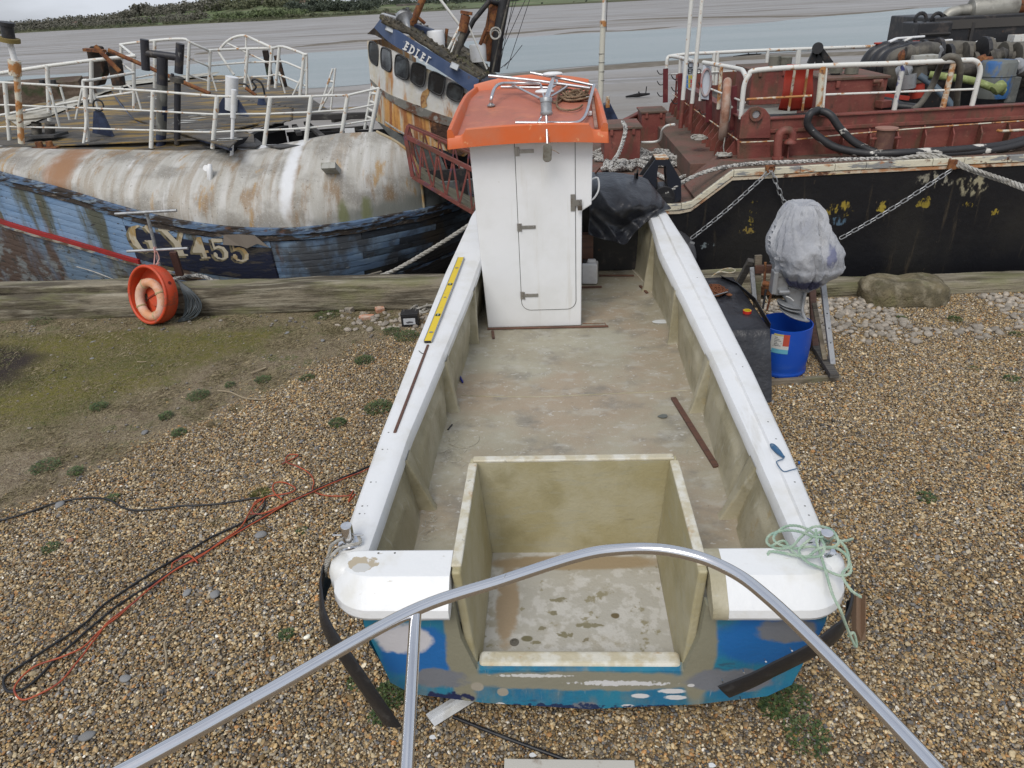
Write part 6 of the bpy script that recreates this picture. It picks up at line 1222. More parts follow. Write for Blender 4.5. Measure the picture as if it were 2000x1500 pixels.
m_pl_navy = W('navy_name_panel', (.012, .016, .036), .6, [((.075, .065, .05), (2, 2, 9), .57, .05, 1, .85), ((.02, .022, .03), (9, 9, 20), .6, .06, 2), ((.13, .10, .07), (7, 7, 24), .69, .03, 3, .8)], [((4, 4, 18), .01)], vary=.05, shift=False)
trw = thing('blue_trawler', (-6, 12.5, -1.5), 'derelict wooden trawler with flaking blue hull and rounded white foredeck side', 'boat')
def plank(x0, x1, d0, d1, mat, name='plank', off=0.0, gap=.0035, bow=.005):
    n = max(3, int(abs(x1 - x0) / .3)); rows = []
    for i in range(n + 1):
        x = lerp(x0 + gap, x1 - gap, i / n); w_ = lambda dd: .004 * noise.noise(Vector((x * 2.5, dd * 9, 2)))
        rows.append([hull_pt(x, d0 + gap, off - .02), hull_pt(x, d0 + gap + w_(d0), off), hull_pt(x, (d0 + d1) / 2, off + bow), hull_pt(x, d1 - gap + w_(d1), off), hull_pt(x, d1 - gap, off - .02)])
    mb = MB(); mb.grid(rows); mb.add(rows[0], [(0, 1, 2, 3, 4)]); mb.add(rows[-1], [(4, 3, 2, 1, 0)]); return mb.build(name, mat, trw, smooth=50)
rows = [[hull_pt(x, d, -.022) for d in (-.02, .3, .7, 1.1, 1.6, 2.2, 2.9)] for x in [lerp(-11.8, -.65, k / 60) for k in range(61)]]
mb = MB(); mb.grid(rows); mb.build('hull_core', m_dark, trw, smooth=60)
NR = 25; pw_ = .105; d = .16
for row in range(NR):
    d0 = .17 + row * pw_; d1 = d0 + pw_
    cuts = [-11.9, -8.6 + .9 * ((row * 2) % 3 - 1), -6.32, -4.10, -2.35 + .5 * ((row * 2) % 3 - 1), -.9]
    for a_, b_ in zip(cuts, cuts[1:]):
        mid = (a_ + b_) / 2
        if -6.4 < mid < -4.05: mat = m_pl_blue if row < 1 else m_pl_navy if row < 6 else m_pl_low if row < 9 else m_pl_low
        elif mid < -6.3: mat = m_pl_blue if row < 6 else m_pl_low
        elif mid < -2.3: mat = m_pl_mid if row < 7 else m_pl_dark if row < 9 else m_pl_black
        else: mat = m_pl_dark if row < 6 else m_pl_black  # planks go darker to near black towards the low aft end
        if mid < -4 and row > 12: mat = m_pl_low
        plank(a_, b_, d0, d1, mat)
def wale(x0, x1, d0, d1, off, mat, name='rubbing_wale', n=50, rag=0.0):
    rows = []
    for i in range(n + 1):
        x = lerp(x0, x1, i / n); q = rag * noise.noise(Vector((x * 6, d0 * 4, 3))); rows.append([hull_pt(x, d0, -.02), hull_pt(x, d0 + q, off), hull_pt(x, d1 + q * .6, off), hull_pt(x, d1, -.02)])
    mb = MB(); mb.grid(rows); mb.add(rows[0], [(0, 1, 2, 3)]); mb.add(rows[-1], [(3, 2, 1, 0)]); return mb.build(name, mat, trw, smooth=40)
m_wale = W('rotten_blue_wale', (.10, .16, .26), .75, [((.035, .026, .02), (3, 3, 14), .50, .06, 1), ((.22, .28, .34), (5, 5, 16), .60, .05, 2, .9), ((.13, .06, .03), (4, 4, 8), .64, .05, 3, .8)], [((5, 5, 20), .025)])
wale(-11.6, -.75, -.03, .06, .055, m_wale, rag=.025); wale(-11.6, -.75, .075, .155, .03, W('decayed_timber_strake', (.045, .035, .028), .9, [((.10, .16, .24), (3, 3, 12), .56, .04, 1), ((.16, .13, .10), (6, 6, 20), .62, .05, 2)], [((5, 5, 24), .03)]), rag=.03)
m_redstripe = W('red_stripe_paint', (.33, .025, .022), .55, [((.2, .03, .025), (3, 3, 3), .56, .1, 1), ((.12, .06, .04), (8, 8, 20), .70, .04, 2, .8)], [((5, 5, 18), .006)])
wale(-11.6, -6.28, .80, .865, .045, m_redstripe, 'red_stripe'); wale(-11.6, -2.6, .868, .91, .045, W('cream_flaking_strake', (.36, .33, .27), .75, [((.12, .08, .05), (3, 3, 10), .5, .06, 1), ((.10, .17, .27), (4, 4, 9), .57, .05, 3)], [((5, 5, 18), .008)]), 'strake')
wale(-6.25, -1.2, 1.0, 1.05, .03, m_wale, 'strake', rag=.02)
m_num = W('cream_gold_numeral', (.50, .45, .34), .7, [((.35, .23, .08), (4, 4, 2), .55, .05, 1, .9), ((.10, .06, .03), (9, 9, 5), .64, .04, 2, .9)], [(20, .004)]); m_numsh = W('old_gold_shadow', (.20, .17, .10), .7, [((.05, .04, .03), (9, 9, 9), .56, .06, 1)])
GLY = {'G': [[(.95, 1.0), (.95, .70), (.90, .70), (.80, .88), (.60, .95), (.38, .85), (.28, .5), (.38, .15), (.58, .05), (.72, .10), (.72, .36), (.60, .38), (.60, .44), (1.0, .44), (1.0, .38), (.93, .36), (.93, .05), (.85, .05), (.78, .09), (.55, 0), (.25, .06), (.04, .28), (.0, .5), (.04, .72), (.25, .94), (.55, 1.0), (.78, .91), (.87, 1.0)]],
       'Y': [[(0, 1), (.42, 1), (.42, .93), (.33, .92), (.56, .55), (.76, .90), (.64, .93), (.64, 1), (1, 1), (1, .93), (.90, .90), (.64, .45), (.64, .08), (.76, .06), (.76, 0), (.26, 0), (.26, .06), (.40, .08), (.40, .45), (.10, .92), (0, .93)]],
       '4': [[(.55, 1), (.75, 1), (.75, .38), (.92, .38), (.92, .27), (.75, .27), (.75, .08), (.90, .07), (.90, 0), (.40, 0), (.40, .07), (.52, .08), (.52, .27), (0, .27), (0, .36), (.52, .98)], ],
       '5': [[(.15, 1), (.85, 1), (.80, .84), (.25, .84), (.24, .62), (.50, .68), (.80, .60), (.95, .36), (.85, .10), (.50, 0), (.15, .05), (.0, .20), (.04, .34), (.18, .36), (.26, .26), (.22, .15), (.40, .08), (.60, .12), (.70, .34), (.62, .52), (.42, .56), (.15, .48), (.12, .52)]]}
def earclip(pts):
    import mathutils
    return mathutils.geometry.tessellate_polygon([[Vector((p[0], p[1], 0)) for p in pts]])
def glyph_on(ch, px0, px1, pyt, pyb, mat, off, parent, shear=0, dx=0, dy=0):
    """glyph stretched over the hull planking between picked hull coordinates"""
    for poly in GLY[ch]:
        xa, xb = hull_x(px0, (pyt + pyb) / 2), hull_x(px1, (pyt + pyb) / 2)
        ptsf = []; 
        for (u_, v_), (u2, v2) in zip(poly, poly[1:] + poly[:1]):
            for k in range(2): ptsf.append((lerp(u_, u2, k / 2), lerp(v_, v2, k / 2)))
        tri = earclip(ptsf); vs = []
        zt, zb = xa[1], xb[1]
        for u_, v_ in ptsf:
            x = lerp(xa[0], xb[0], u_) + dx; dd = lerp(interp(0, [(0, xa[2])]) if False else lerp(dtop(px0, pyt), dtop(px1, pyt), u_), lerp(dtop(px0, pyb), dtop(px1, pyb), u_), 1 - v_) + dy
            vs.append(hull_pt(x + shear * (v_ - .5), dd, off))
        mb = MB(); mb.add(vs, [tuple(t_) for t_ in tri]); mb.build('numeral' if ch.isdigit() else 'letter', mat, parent)
def hull_at(px, py):
    """x along the hull and depth below the rail for a spot of the photograph"""
    x = -5; d_ = .4
    for _ in range(30):
        y = hull_pt(x, d_).y; p = PY(px, py, y); x = p.x; d_ = rail_pt(x).z - p.z
    return x, d_
def hull_x(px, py): x, d_ = hull_at(px, py); return (x, d_, d_)
def dtop(px, py): return hull_at(px, py)[1]
reg = MB(); x0_, x1_ = -6.28, -4.12
mbp = [[hull_pt(lerp(x0_, x1_, i / 16), .30, .014) for i in range(17)]]
nb = None
for ch, a_, b_, yt, yb in (('G', 254, 300, 441, 489), ('Y', 318, 372, 448, 497), ('4', 374, 408, 463, 503), ('5', 414, 446, 466, 506), ('5', 452, 486, 468, 510)):
    if nb is None:
        nb = MB(); nb.grid([[hull_pt(lerp(x0_, x1_, i / 16), dd, .0095) for i in range(17)] for dd in (.262, .4, .6, .79)]); nb = nb.build('name_panel', m_pl_navy, trw, smooth=60)
    glyph_on(ch, a_ - 5, b_ - 4, yt + 2, yb + 4, m_numsh, .0115, nb); glyph_on(ch, a_, b_, yt, yb, m_num, .0135, nb)
q = [hull_at(x, y) for x, y in ((440, 457), (470, 455), (500, 458), (528, 480), (505, 474), (486, 482), (472, 478), (440, 475))]; mb = MB(); mb.add([hull_pt(a_, b_, .05 + .02 * (k % 2)) for k, (a_, b_) in enumerate(q)], [(0, 1, 6, 7), (1, 2, 5, 6), (2, 3, 4, 5)]); mb.build('torn_flap', W('torn_canvas', (.20, .17, .14), .9), trw, solid=.01)
def top_pt(x): return Vector((lerp(x, x, 1), 11.25 + .5 * sstep(-7.5, -12, x) * 3, interp(x, [(-12, 2.15), (-8.7, 2.04), (-7.2, 1.98), (-5.8, 1.90), (-4.3, 1.90), (-2.6, 2.06)])))
m_whale = W('dirty_white_whaleback', (.40, .385, .345), .65,
   [((.50, .49, .46), (5.5, .7, .7), .52, .10, 1), ((.25, .195, .13), (6.5, .6, .5), .55, .08, 2, .6), ((.17, .155, .13), (1.6, 2.2, 2.2), .55, .10, 3, .65), ((.22, .13, .05), (3.3, 1.2, .7), .60, .06, 8, .7), ((.36, .21, .06), (4.5, 1.4, 1.2), .64, .05, 4, .8), ((.66, .66, .66), (3.2, .7, .5), .66, .05, 5, .9), ((.11, .10, .08), (26, 26, 26), .665, .03, 6, .85), ((.52, .51, .48), (50, 50, 50), .6, .06, 7, .4)], [((14, 4, 4), .008), (45, .003)],
   blobs=[((.28, .15, .075), (-7.35, 1.72), (.22, .5), .3), ((.64, .65, .66), (-3.80, 1.6), (.10, .45), .2), ((.20, .205, .18), (-2.3, 1.02), (.9, .16), .3), ((.17, .18, .09), (-2.75, 1.08), (.07, .2), .3), ((.17, .18, .09), (-3.05, 1.08), (.07, .2), .3)], bsoft=.9)
rows = []; xe_ = -2.02
for i in range(91):
    x = lerp(-11.8, xe_, i / 90); r_ = []
    a0 = rail_pt(x) + Vector((0, .02, .0)); a1 = top_pt(min(x, -2.66))
    for k in range(21):
        th = math.pi / 2 * k / 20; yy = lerp(a0.y, a1.y if x < -2.9 else lerp(a1.y, a0.y + .6, 0), 1 - math.cos(th) ** 1.15); z = lerp(a0.z, a1.z, math.sin(th) ** .95)
        xx = x - .64 * sstep(-5.5, xe_, x) * math.sin(th) ** 4.5; d_ = .010 * noise.noise(Vector((x * 1.5, z * 2, 0)))
        r_.append(Vector((xx, yy + d_, z + d_)))
    rows.append(r_)
mb = MB(); mb.grid(rows); mb.build('whaleback', m_whale, trw, smooth=60)
mb = MB(); mb.tube([p + Vector((.005, 0, 0)) for p in rows[-1]], .022, 8); mb.build('whaleback_edge', W('rust_stained_edge', (.34, .28, .18), .7, [((.36, .20, .06), 5, .5, .1, 1)]), trw, smooth=60)
rows = [[rail_pt(x) + Vector((0, .03, 0)), rail_pt(x) + Vector((0, .06, .26 * sstep(-.6, -2.1, x) + .12)), rail_pt(x) + Vector((0, .12, .26 * sstep(-.6, -2.1, x) + .12)), rail_pt(x) + Vector((0, .14, -.3))] for x in [lerp(-2.2, -.65, k / 14) for k in range(15)]]
mb = MB(); mb.grid(rows); mb.build('bulwark', W('grey_bulwark', (.19, .20, .19), .8, [((.10, .10, .09), 4, .55, .1, 1)]), trw, smooth=50)
mb = MB(); mb.box(PY(647, 330, 10.35), (.21, .30, .09), Matrix.Rotation(-.55, 3, 'X')); mb.build('box_fitting', W('pale_grey_box', (.36, .36, .33), .7, [((.2, .19, .15), 9, .6, .1, 1)]), trw, bevel=.005)
c = PY(411, 338, 10.35); mb = MB(); mb.tube([c + Vector((.02, 0, .12)), c + Vector((.02, -.04, .06)), c + Vector((0, -.06, -.08)), c + Vector((-.02, -.02, -.11))], [.03, .042, .04, .02], 10); mb.lathe([(.045, 0), (.045, .02)], c + Vector((-.04, -.0, .07)), 12, Matrix.Rotation(1.2, 3, 'X')); mb.build('fairlead', m_white, trw, smooth=60)
c = PZ(90, 290, 2.0); mb = MB(); mb.box(c + Vector((0, 0, .01)), (.42, .12, .03)); mb.cyl(c + Vector((-.09, 0, 0)), c + Vector((-.09, 0, .11)), .055, n=12); mb.cyl(c + Vector((.08, 0, 0)), c + Vector((.08, 0, .11)), .05, n=12); mb.build('bollard', m_rust, trw, bevel=.01)
DZ_ = 2.02
def dpt(x, y, z=DZ_): return PZ(x, y, z)
def tl_(n_=30): return [top_pt(lerp(-11.8, -4.05, k / n_)) + Vector((0, 0, -.01)) for k in range(n_ + 1)]
front = [top_pt(lerp(-11.8, -4.6, k / 24)) for k in range(25)]
farp = [dpt(*p) for p in ((495, 262), (457, 253), (505, 243), (552, 238), (612, 228), (700, 208), (640, 213), (600, 187), (560, 167), (512, 152), (432, 147), (350, 152), (250, 162), (170, 182), (60, 205), (0, 225), (-120, 250))]
import mathutils.geometry as mg
poly = [Vector((p.x, p.y, DZ_ if i >= len(front) else p.z - .012)) for i, p in enumerate(front + farp)]
tri = mg.tessellate_polygon([[Vector((p.x, p.y, 0)) for p in poly]])
bm = bmesh.new(); vv = [bm.verts.new(p) for p in poly]
for t_ in tri:
    try: bm.faces.new([vv[i] for i in t_])
    except Exception: pass
bmesh.ops.recalc_face_normals(bm, faces=bm.faces)
for f_ in bm.faces:
    if f_.normal.z < 0: f_.normal_flip()
me = bpy.data.meshes.new('foredeck'); bm.to_mesh(me); bm.free(); me.materials.append(m_moss); link('foredeck', me, trw)
r = random.Random(3)
for k in range(26):
    y0 = 11.5 + k * .21
    x0 = -9.6 - (k * .1); x1 = interp(y0, [(11.5, -5.3), (12.4, -5.0), (13.1, -4.6), (15, -5.2), (17, -7.0)])
    cut = r.uniform(x0 + 1, x1 - 1)
    for a_, b_ in ((x0, cut - .01), (cut + .01, x1)):
        mb = MB(); mb.box(((a_ + b_) / 2, y0, DZ_ + .012), (b_ - a_, .19, .02)); mb.build('deck_board', m_moss, trw, bevel=.003, seg=1)
mb = MB(); mb.box((-3.7, 12.9, .75), (2.4, 3.0, .1)); mb.box((-3.8, 13.25, 1.25), (1.9, .08, 1.1)); mb.box((-4.9, 12.2, 1.4), (.1, 2.4, 1.2)); mb.build('hold', m_dark, trw)
mb = MB(); mb.box((-3.1, 11.75, 1.0), (3.4, .06, .7)); mb.build('hold_coaming', m_blackmetal, trw)
pl = [PZ(x, y, 1.92) for x, y in ((440, 262), (480, 257), (515, 283), (500, 289), (405, 289), (380, 280))]; mb = MB(); mb.prism(pl, (0, 0, .02)); mb.build('felt_panel', m_deckgrey, trw)
pl = [PZ(x, y, 1.93) for x, y in ((520, 286), (560, 283), (680, 274), (715, 262), (735, 258), (738, 266), (640, 281), (545, 290))]; mb = MB(); mb.prism(pl, (0, 0, .02)); mb.build('felt_panel', m_deckgrey, trw)
for a_, b_, z in (((480, 268), (560, 248), 1.95), ((575, 246), (585, 262), 1.9), ((560, 262), (720, 248), 1.7), ((598, 240), (640, 276), 1.85), ((650, 236), (700, 226), 1.95)):
    mb = MB(); mb.beam(PZ(*a_, z), PZ(*b_, z), .09, .06); mb.build('broken_beam', W('charred_beam', (.035, .033, .032), .9, [((.10, .095, .085), (4, 4, 12), .58, .07, 1)]), trw, bevel=.006)
mb = MB(); mb.box(PY(683, 255, 13.0), (.18, .02, .08)); mb.build('white_block', m_white, trw)
mb = MB(); mb.box(PY(668, 215, 13.1) + Vector((0, 0, -.1)), (1.2, .12, .10), Matrix.Rotation(-.1, 3, 'Z')); mb.build('burnt_board', W('charred_beam', (.035, .033, .032)), trw, bevel=.01)
pl = [PY(458, 290, 11.2), PY(540, 286, 11.25), PY(534, 323, 10.78), PY(524, 322, 10.76)]; mb = MB(); mb.prism(pl, (0, .02, .03)); mb.build('white_sheet_plate', m_white, trw)
mb = MB(); mb.tube(spline([dpt(218, 178), dpt(262, 235), dpt(330, 258), dpt(400, 275), dpt(450, 291)], 6), .03, 5); mb.build('deck_edge_bead', m_navy, trw, smooth=40)
pl = [dpt(*p, DZ_ + .045) for p in ((218, 178), (262, 233), (330, 256), (450, 289), (470, 270), (455, 254), (505, 243), (430, 190), (330, 165))]; mb = MB(); mb.prism(pl, (0, 0, .02)); mb.build('raised_deck', m_moss, trw)
r = random.Random(31)
for px, py in ((362, 238), (330, 216), (404, 255), (385, 228), (440, 272), (300, 190)):
    for k in range(3):
        c = dpt(px + r.uniform(-10, 10), py + r.uniform(-3, 3), DZ_ + .07); a0 = r.uniform(0, 6); mb = MB(); mb.prism([c + Vector((.16 * math.cos(a_ + a0) * (1 + .4 * math.sin(5 * a_)), .06 * math.sin(a_ + a0), 0)) for a_ in [q * .9 for q in range(7)]], (0, 0, .003)); mb.build('paint_remnant', W('old_white_paint', (.4, .4, .38), .8), trw)
mb = MB(); mb.grid([[dpt(x, y, DZ_ + .05) for x, y in ((40, 250), (75, 235), (150, 205), (205, 180), (260, 165), (420, 146))], [dpt(x, y, DZ_ + .04) for x, y in ((20, 235), (60, 215), (130, 195), (190, 170), (250, 157), (430, 140))], [dpt(x, y, DZ_ - .4) for x, y in ((20, 235), (60, 215), (130, 195), (190, 170), (250, 157), (430, 140))]]); mb.build('white_margin', W('dirty_cream_margin', (.42, .40, .34), .8, [((.2, .18, .13), 3, .55, .1, 1)]), trw, smooth=30)
def railing(posts, tops, rr, root, mids=(), zd=DZ_, yb=None, mat=m_railwhite, rails=(1.0,), post_r=None, midr=None):
    """posts: (base px, top px); tops joined by rails at the given fractions of height"""
    bt = []
    for b_, tpx in posts:
        base = PZ(*b_, zd) if yb is None else PY(*b_, yb); bt.append((base, PY(*tpx, base.y)))
    for base, top in bt: mb = MB(); mb.tube([base, top], post_r or rr * 1.35, 8); mb.build('railing_post', mat, root, smooth=60)
    for i, ((b0, t0), (b1, t1)) in enumerate(zip(bt, bt[1:])):
        for f_ in rails:
            mb = MB(); sag = Vector((0, 0, -.01 if f_ > .9 else -.025)); p, q = b0.lerp(t0, f_), b1.lerp(t1, f_); mb.tube([p, (p + q) / 2 + sag * noise.noise(Vector((i, f_ * 9, 0))) * 3, q], rr if f_ > .9 else (midr or rr * .8), 8); mb.build('rail_tube', mat, root, smooth=60)
    return bt
t = thing('deck_railing', (-5.5, 11.3, 1.95), 'white three-bar railing along the near edge of the blue trawler deck', 'railing')
railing([((-60, 292), (-70, 160)), ((20, 286), (9, 161)), ((172, 287), (166, 170)), ((295, 289), (299, 178)), ((415, 290), (424, 188)), ((516, 283), (528, 190)), ((597, 278), (608, 188)), ((666, 270), (679, 186)), ((723, 263), (740, 172))], None, .017, t, rails=(1, .66, .32), post_r=.033, zd=1.96)
t = thing('far_railing', (-8, 17, 2.0), 'white railing with a curved hoop round the far side of the trawler deck', 'railing')
FRY = 14.6
def fr_(pts, rr=.026, name='rail_tube', Y=FRY, mat=m_railwhite, n=2): mb = MB(); mb.tube(spline([PY(p[0], p[1], p[2] if len(p) > 2 else Y) for p in pts], n), rr * .72, 8); return mb.build(name, mat, t, smooth=60)
fr_([(264, 111, 13.2), (235, 87, 14.6)], .034); fr_([(235, 87), (302, 79), (357, 76), (370, 82, 14.6), (402, 96, 14.8), (412, 98, 15), (485, 95, 15.4), (531, 94, 15.2), (545, 91, 14.8), (560, 93, 14.6), (594, 106, 14.3), (599, 112, 14.3), (599, 186, 14.3)], .034, n=3)
fr_([(235, 122, 14.6), (262, 142, 13.2)]); fr_([(235, 156, 14.6), (262, 176, 13.2)]); fr_([(265, 152, 14.2), (302, 145, 14.4)], .022); fr_([(360, 109, 14.6), (402, 127, 14.8), (412, 128, 15), (480, 122, 15.4), (528, 121, 15.2), (546, 120, 14.8), (560, 122, 14.6), (597, 138, 14.3)]); fr_([(366, 145, 14.6), (405, 158, 14.9), (440, 158, 15.1), (480, 151, 15.4), (525, 149, 15.2), (545, 146, 14.8), (597, 168, 14.3)])
for a_, b_, y in (((237, 182), (237, 87), 14.6), ((262, 212), (261, 110), 13.2), ((302, 172), (302, 80), 14.6), ((366, 160), (370, 83), 14.6), ((407, 178), (411, 97), 14.9), ((478, 170), (484, 96), 15.3), ((524, 175), (531, 95), 15.2), ((538, 172), (546, 91), 14.8), ((586, 186), (594, 106), 14.3)): fr_([a_ + (y,), b_ + (y,)], .045, 'railing_post')
for a_, b_, y in (((423, 178), (412, 142), 14.9), ((493, 176), (484, 146), 15.3), ((557, 182), (545, 140), 14.8), ((572, 186), (594, 140), 14.3), ((276, 215), (262, 165), 13.2)): fr_([a_ + (y,), b_ + (y,)], .024, 'railing_stay')
fr_([(457, 146, 15.3), (430, 106, 15.4), (429, 98, 15.4), (440, 84, 15.4), (455, 74, 15.4), (470, 70, 15.4), (482, 71, 15.4), (500, 79, 15.4), (531, 93, 15.2)], .036, 'hoop', n=4); fr_([(441, 83, 15.4), (528, 125, 15.3)], .024); fr_([(481, 71, 15.4), (478, 165, 15.4)], .028)
for a_, b_, y in (((646, 215), (655, 133), 13.4), ((623, 218), (650, 134), 13.4), ((623, 218), (651, 168), 13.4), ((632, 185), (650, 186), 13.4), ((640, 158), (653, 160), 13.4)): fr_([a_ + (y,), b_ + (y,)], .026, 'ladder_bar')
t = thing('left_railing', (-8, 13, 2.0), 'white railing running along the far left side of the trawler deck', 'railing')
for pts, rr in (([(-60, 152, 12.6), (92, 129, 12.8), (178, 118, 13), (265, 109, 13.2)], .030), ([(0, 225, 12.6), (95, 208, 12.8), (180, 192, 13), (262, 180, 13.2)], .02), ([(40, 215, 12.4), (170, 157, 12.6)], .001)):
    if rr > .005: mb = MB(); mb.tube([PY(*p) for p in pts], rr, 8); mb.build('rail_tube', m_railwhite, t, smooth=60)
for a_, b_, y in (((97, 236), (92, 127), 12.8), ((179, 200), (178, 117), 13.0), ((117, 250), (97, 172), 12.7), ((136, 234), (118, 170), 12.9), ((148, 233), (163, 160), 12.8), ((192, 215), (180, 175), 13)): mb = MB(); mb.tube([PY(*a_, y), PY(*b_, y)], .036 if a_[0] in (97, 179) else .02, 8); mb.build('railing_post', m_railwhite, t, smooth=60)
mb = MB(); mb.tube(spline([PY(163, 282, 11.5), PY(168, 235, 11.6), PY(162, 165, 11.8), PY(167, 157, 11.8), PY(182, 156, 11.9), PY(262, 142, 12.6)], 5), .022, 8); mb.build('bent_tube', m_railwhite, t, smooth=60)
t = thing('end_ladder', (-2.7, 11.4, 2), 'small white ladder at the aft end of the trawler railing', 'ladder')
for a_, b_ in (((712, 252), (726, 170)), ((724, 262), (743, 180)), ((726, 170), (743, 180)), ((724, 182), (740, 184)), ((722, 198), (737, 203)), ((718, 212), (733, 220)), ((714, 226), (730, 234))): mb = MB(); mb.tube([PY(*a_, 11.9), PY(*b_, 11.9)], .022, 8); mb.build('ladder_bar', m_railwhite, t, smooth=60)
def pole_thing(name, lb, cat, parts, base):
    t = thing(name, base, lb, cat)
    for nm, pts, rr, mat in parts: mb = MB(); mb.tube([PY(*p) for p in pts], rr, 14); mb.build(nm, mat, t, smooth=50)
    return t
m_postblk = W('peeling_black_post', (.02, .02, .026), .5, [((.16, .16, .16), (14, 14, 5), .655, .03, 1, .9), ((.06, .05, .04), 7, .6, .08, 2)], [(20, .003)])
pole_thing('exhaust_post', 'black H-shaped pipe post standing on the trawler deck behind the railing', 'vent post', [('lower_pipe', [(314, 288, 11.5), (317, 205, 11.5)], .075, m_navy), ('lower_sleeve', [(315, 262, 11.5), (317, 160, 11.5)], .078, W('grey_sleeve', (.11, .11, .10), .7, [((.2, .2, .18), (9, 9, 3), .6, .08, 1)])), ('upper_pipe', [(317, 165, 11.5), (317, 112, 11.5)], .080, m_postblk), ('cross_pipe', [(287, 104, 11.5), (350, 112, 11.5)], .055, m_postblk), ('side_pipe', [(285, 137, 11.5), (282, 77, 11.5)], .062, m_postblk), ('side_pipe', [(349, 143, 11.5), (352, 85, 11.5)], .062, m_postblk)], PY(314, 288, 11.5))
pole_thing('black_pipe_post', 'thin black corroded pipe with a flange right of the H-shaped post', 'pipe', [('pipe', [(346, 282, 11.45), (347, 155, 11.45)], .048, m_postblk), ('flange', [(345, 160, 11.45), (345, 150, 11.45)], .10, m_greypipe), ('flange_lug', [(336, 150, 11.4), (337, 144, 11.4)], .025, m_postblk)], PY(346, 282, 11.45))
pole_thing('white_vent_pipe', 'short wide white pipe standing on the deck beside the thin stepped pipe', 'vent pipe', [('pipe', [(452, 215, 12.6), (453, 150, 12.6)], .105, m_white)], PY(452, 215, 12.6))
pole_thing('white_stepped_pipe', 'thin stepped white pipe standing on the white side in front of the railing', 'pipe', [('lower_pipe', [(452, 316, 10.9), (455, 228, 10.9)], .026, m_white), ('upper_pipe', [(455, 230, 10.9), (457, 175, 10.9)], .038, m_white), ('foot', [(452, 318, 10.9), (452, 305, 10.9)], .02, m_rust)], PY(452, 316, 10.9))
pole_thing('lamp_post', 'rust-streaked white pole with a black lamp head at the left edge of the trawler', 'lamp post', [('pole', [(42, 280, 11.2), (33, 148, 11.2)], .045, m_railrust), ('pole_top', [(29, 120, 11.2), (19, 82, 11.2)], .042, m_white), ('junction_box', [(30, 147, 11.2), (28, 118, 11.2)], .085, m_railrust), ('rim', [(18, 82, 11.2), (17, 74, 11.2)], .145, W('lichen_rim', (.20, .15, .05), .9)), ('lamp', [(17, 74, 11.2), (13, 48, 11.2)], .085, m_blackmetal), ('lamp_cap', [(13, 50, 11.2), (12, 43, 11.2)], .105, m_blackmetal)], PY(42, 280, 11.2))
for (pts, lb, Y) in (([(180, 260), (222, 268), (200, 222), (190, 214), (182, 218)], 'blue triangular bracket on the deck left of the H-shaped post', 12.0), ([(427, 222), (485, 228), (465, 195), (436, 190), (428, 202)], 'blue triangular bracket on the deck behind the white stepped pipe', 12.6), ([(502, 205), (520, 206), (514, 190), (505, 188)], 'small blue bracket on the deck behind the railing', 13.4)):
    q = [PY(x, y, Y) for x, y in pts]; mb = MB(); mb.prism(q, (0, .05, 0)); o = tag(mb.build('blue_bracket', m_navy, bevel=.006), lb, 'bracket')
mb = MB(); mb.torus(PY(192, 206, 11.9), .085, .014, Matrix.Rotation(math.radians(80), 3, 'X'), n=24, m=6); tag(mb.build('tyre_ring', m_black_rub, smooth=60), 'black ring hung on the left blue bracket', 'ring')
mb = MB(); mb.tube(spline([PY(x, y, 13.5) for x, y in ((462, 163), (480, 165), (490, 178), (500, 170), (492, 158), (500, 155), (512, 165), (517, 185))], 6), .018, 7); tag(mb.build('black_hose', m_black_rub, smooth=60), 'black hose looping over the deck beyond the wide white pipe', 'hose')
for Y, a_, b_, rr, mat, lb in ((12.9, (212, 98), (410, 183), .035, m_rust, 'long rusty boom lying across the deck behind the H-shaped post'), (13.0, (186, 90), (234, 140), .04, m_rust, 'short rusty strut leaning on the decayed samson post'), (13.1, (480, 172), (500, 186), .03, m_rust, 'short rusty bar on the deck by the hose')):
    mb = MB(); mb.tube([PY(*a_, Y), PY(*b_, Y)], rr, 8); tag(mb.build('rusty_boom', m_rust, smooth=60), lb, 'boom')
for pts, lb, w_ in (([(172, 168), (192, 168), (202, 140), (188, 92), (176, 90), (168, 100), (172, 120)], 'broad decayed black post standing beyond the trawler deck at the left', .25), ([(218, 168), (236, 168), (228, 120), (212, 98), (205, 104)], 'narrow leaning black post beside the broad decayed one', .2)):
    q = [PY(x, y, 13.8) for x, y in pts]; mb = MB(); mb.prism(q, (0, w_, 0)); tag(mb.build('samson_post', W('rotten_black_post', (.025, .02, .017), .95, [((.09, .05, .03), 4, .58, .08, 1), ((.04, .06, .035), 3, .62, .05, 2)], [(9, .03)]), bevel=.02), lb, 'post')
mb = MB(); mb.beam(PY(165, 97, 13.7), PY(205, 100, 13.7), .12, .05); tag(mb.build('rusty_cap_bar', m_rust), 'rusty bar across the top of the broad decayed post', 'bar')
for a_, b_, lb in (((518, 98), (530, 165), 'leaning dark post behind the curved hoop'), ((540, 108), (556, 170), 'second dark post behind the far railing')): mb = MB(); mb.beam(PY(*b_, 15.8), PY(*a_, 15.8), .11, .08, (0, 1, 0)); tag(mb.build('dark_post', W('rotten_black_post', (.025, .02, .017)), bevel=.01), lb, 'post')
t = thing('deck_winch', PY(85, 262, 12), 'white capped winch on two grey legs on the left of the trawler deck', 'winch')
mb = MB(); mb.lathe([(.26, -.03), (.28, 0), (.26, .04), (0, .06)], PY(58, 228, 12.1), 24, sx=1.25); mb.build('cap', W('dirty_cream_margin', (.42, .40, .34)), t, smooth=40)
for a_ in ((72, 262), (98, 262)): mb = MB(); mb.cyl(PY(*a_, 12.0), PY(a_[0] - 1, a_[1] - 22, 12.0), .075, n=14); mb.build('leg', m_greypipe, t, smooth=40)
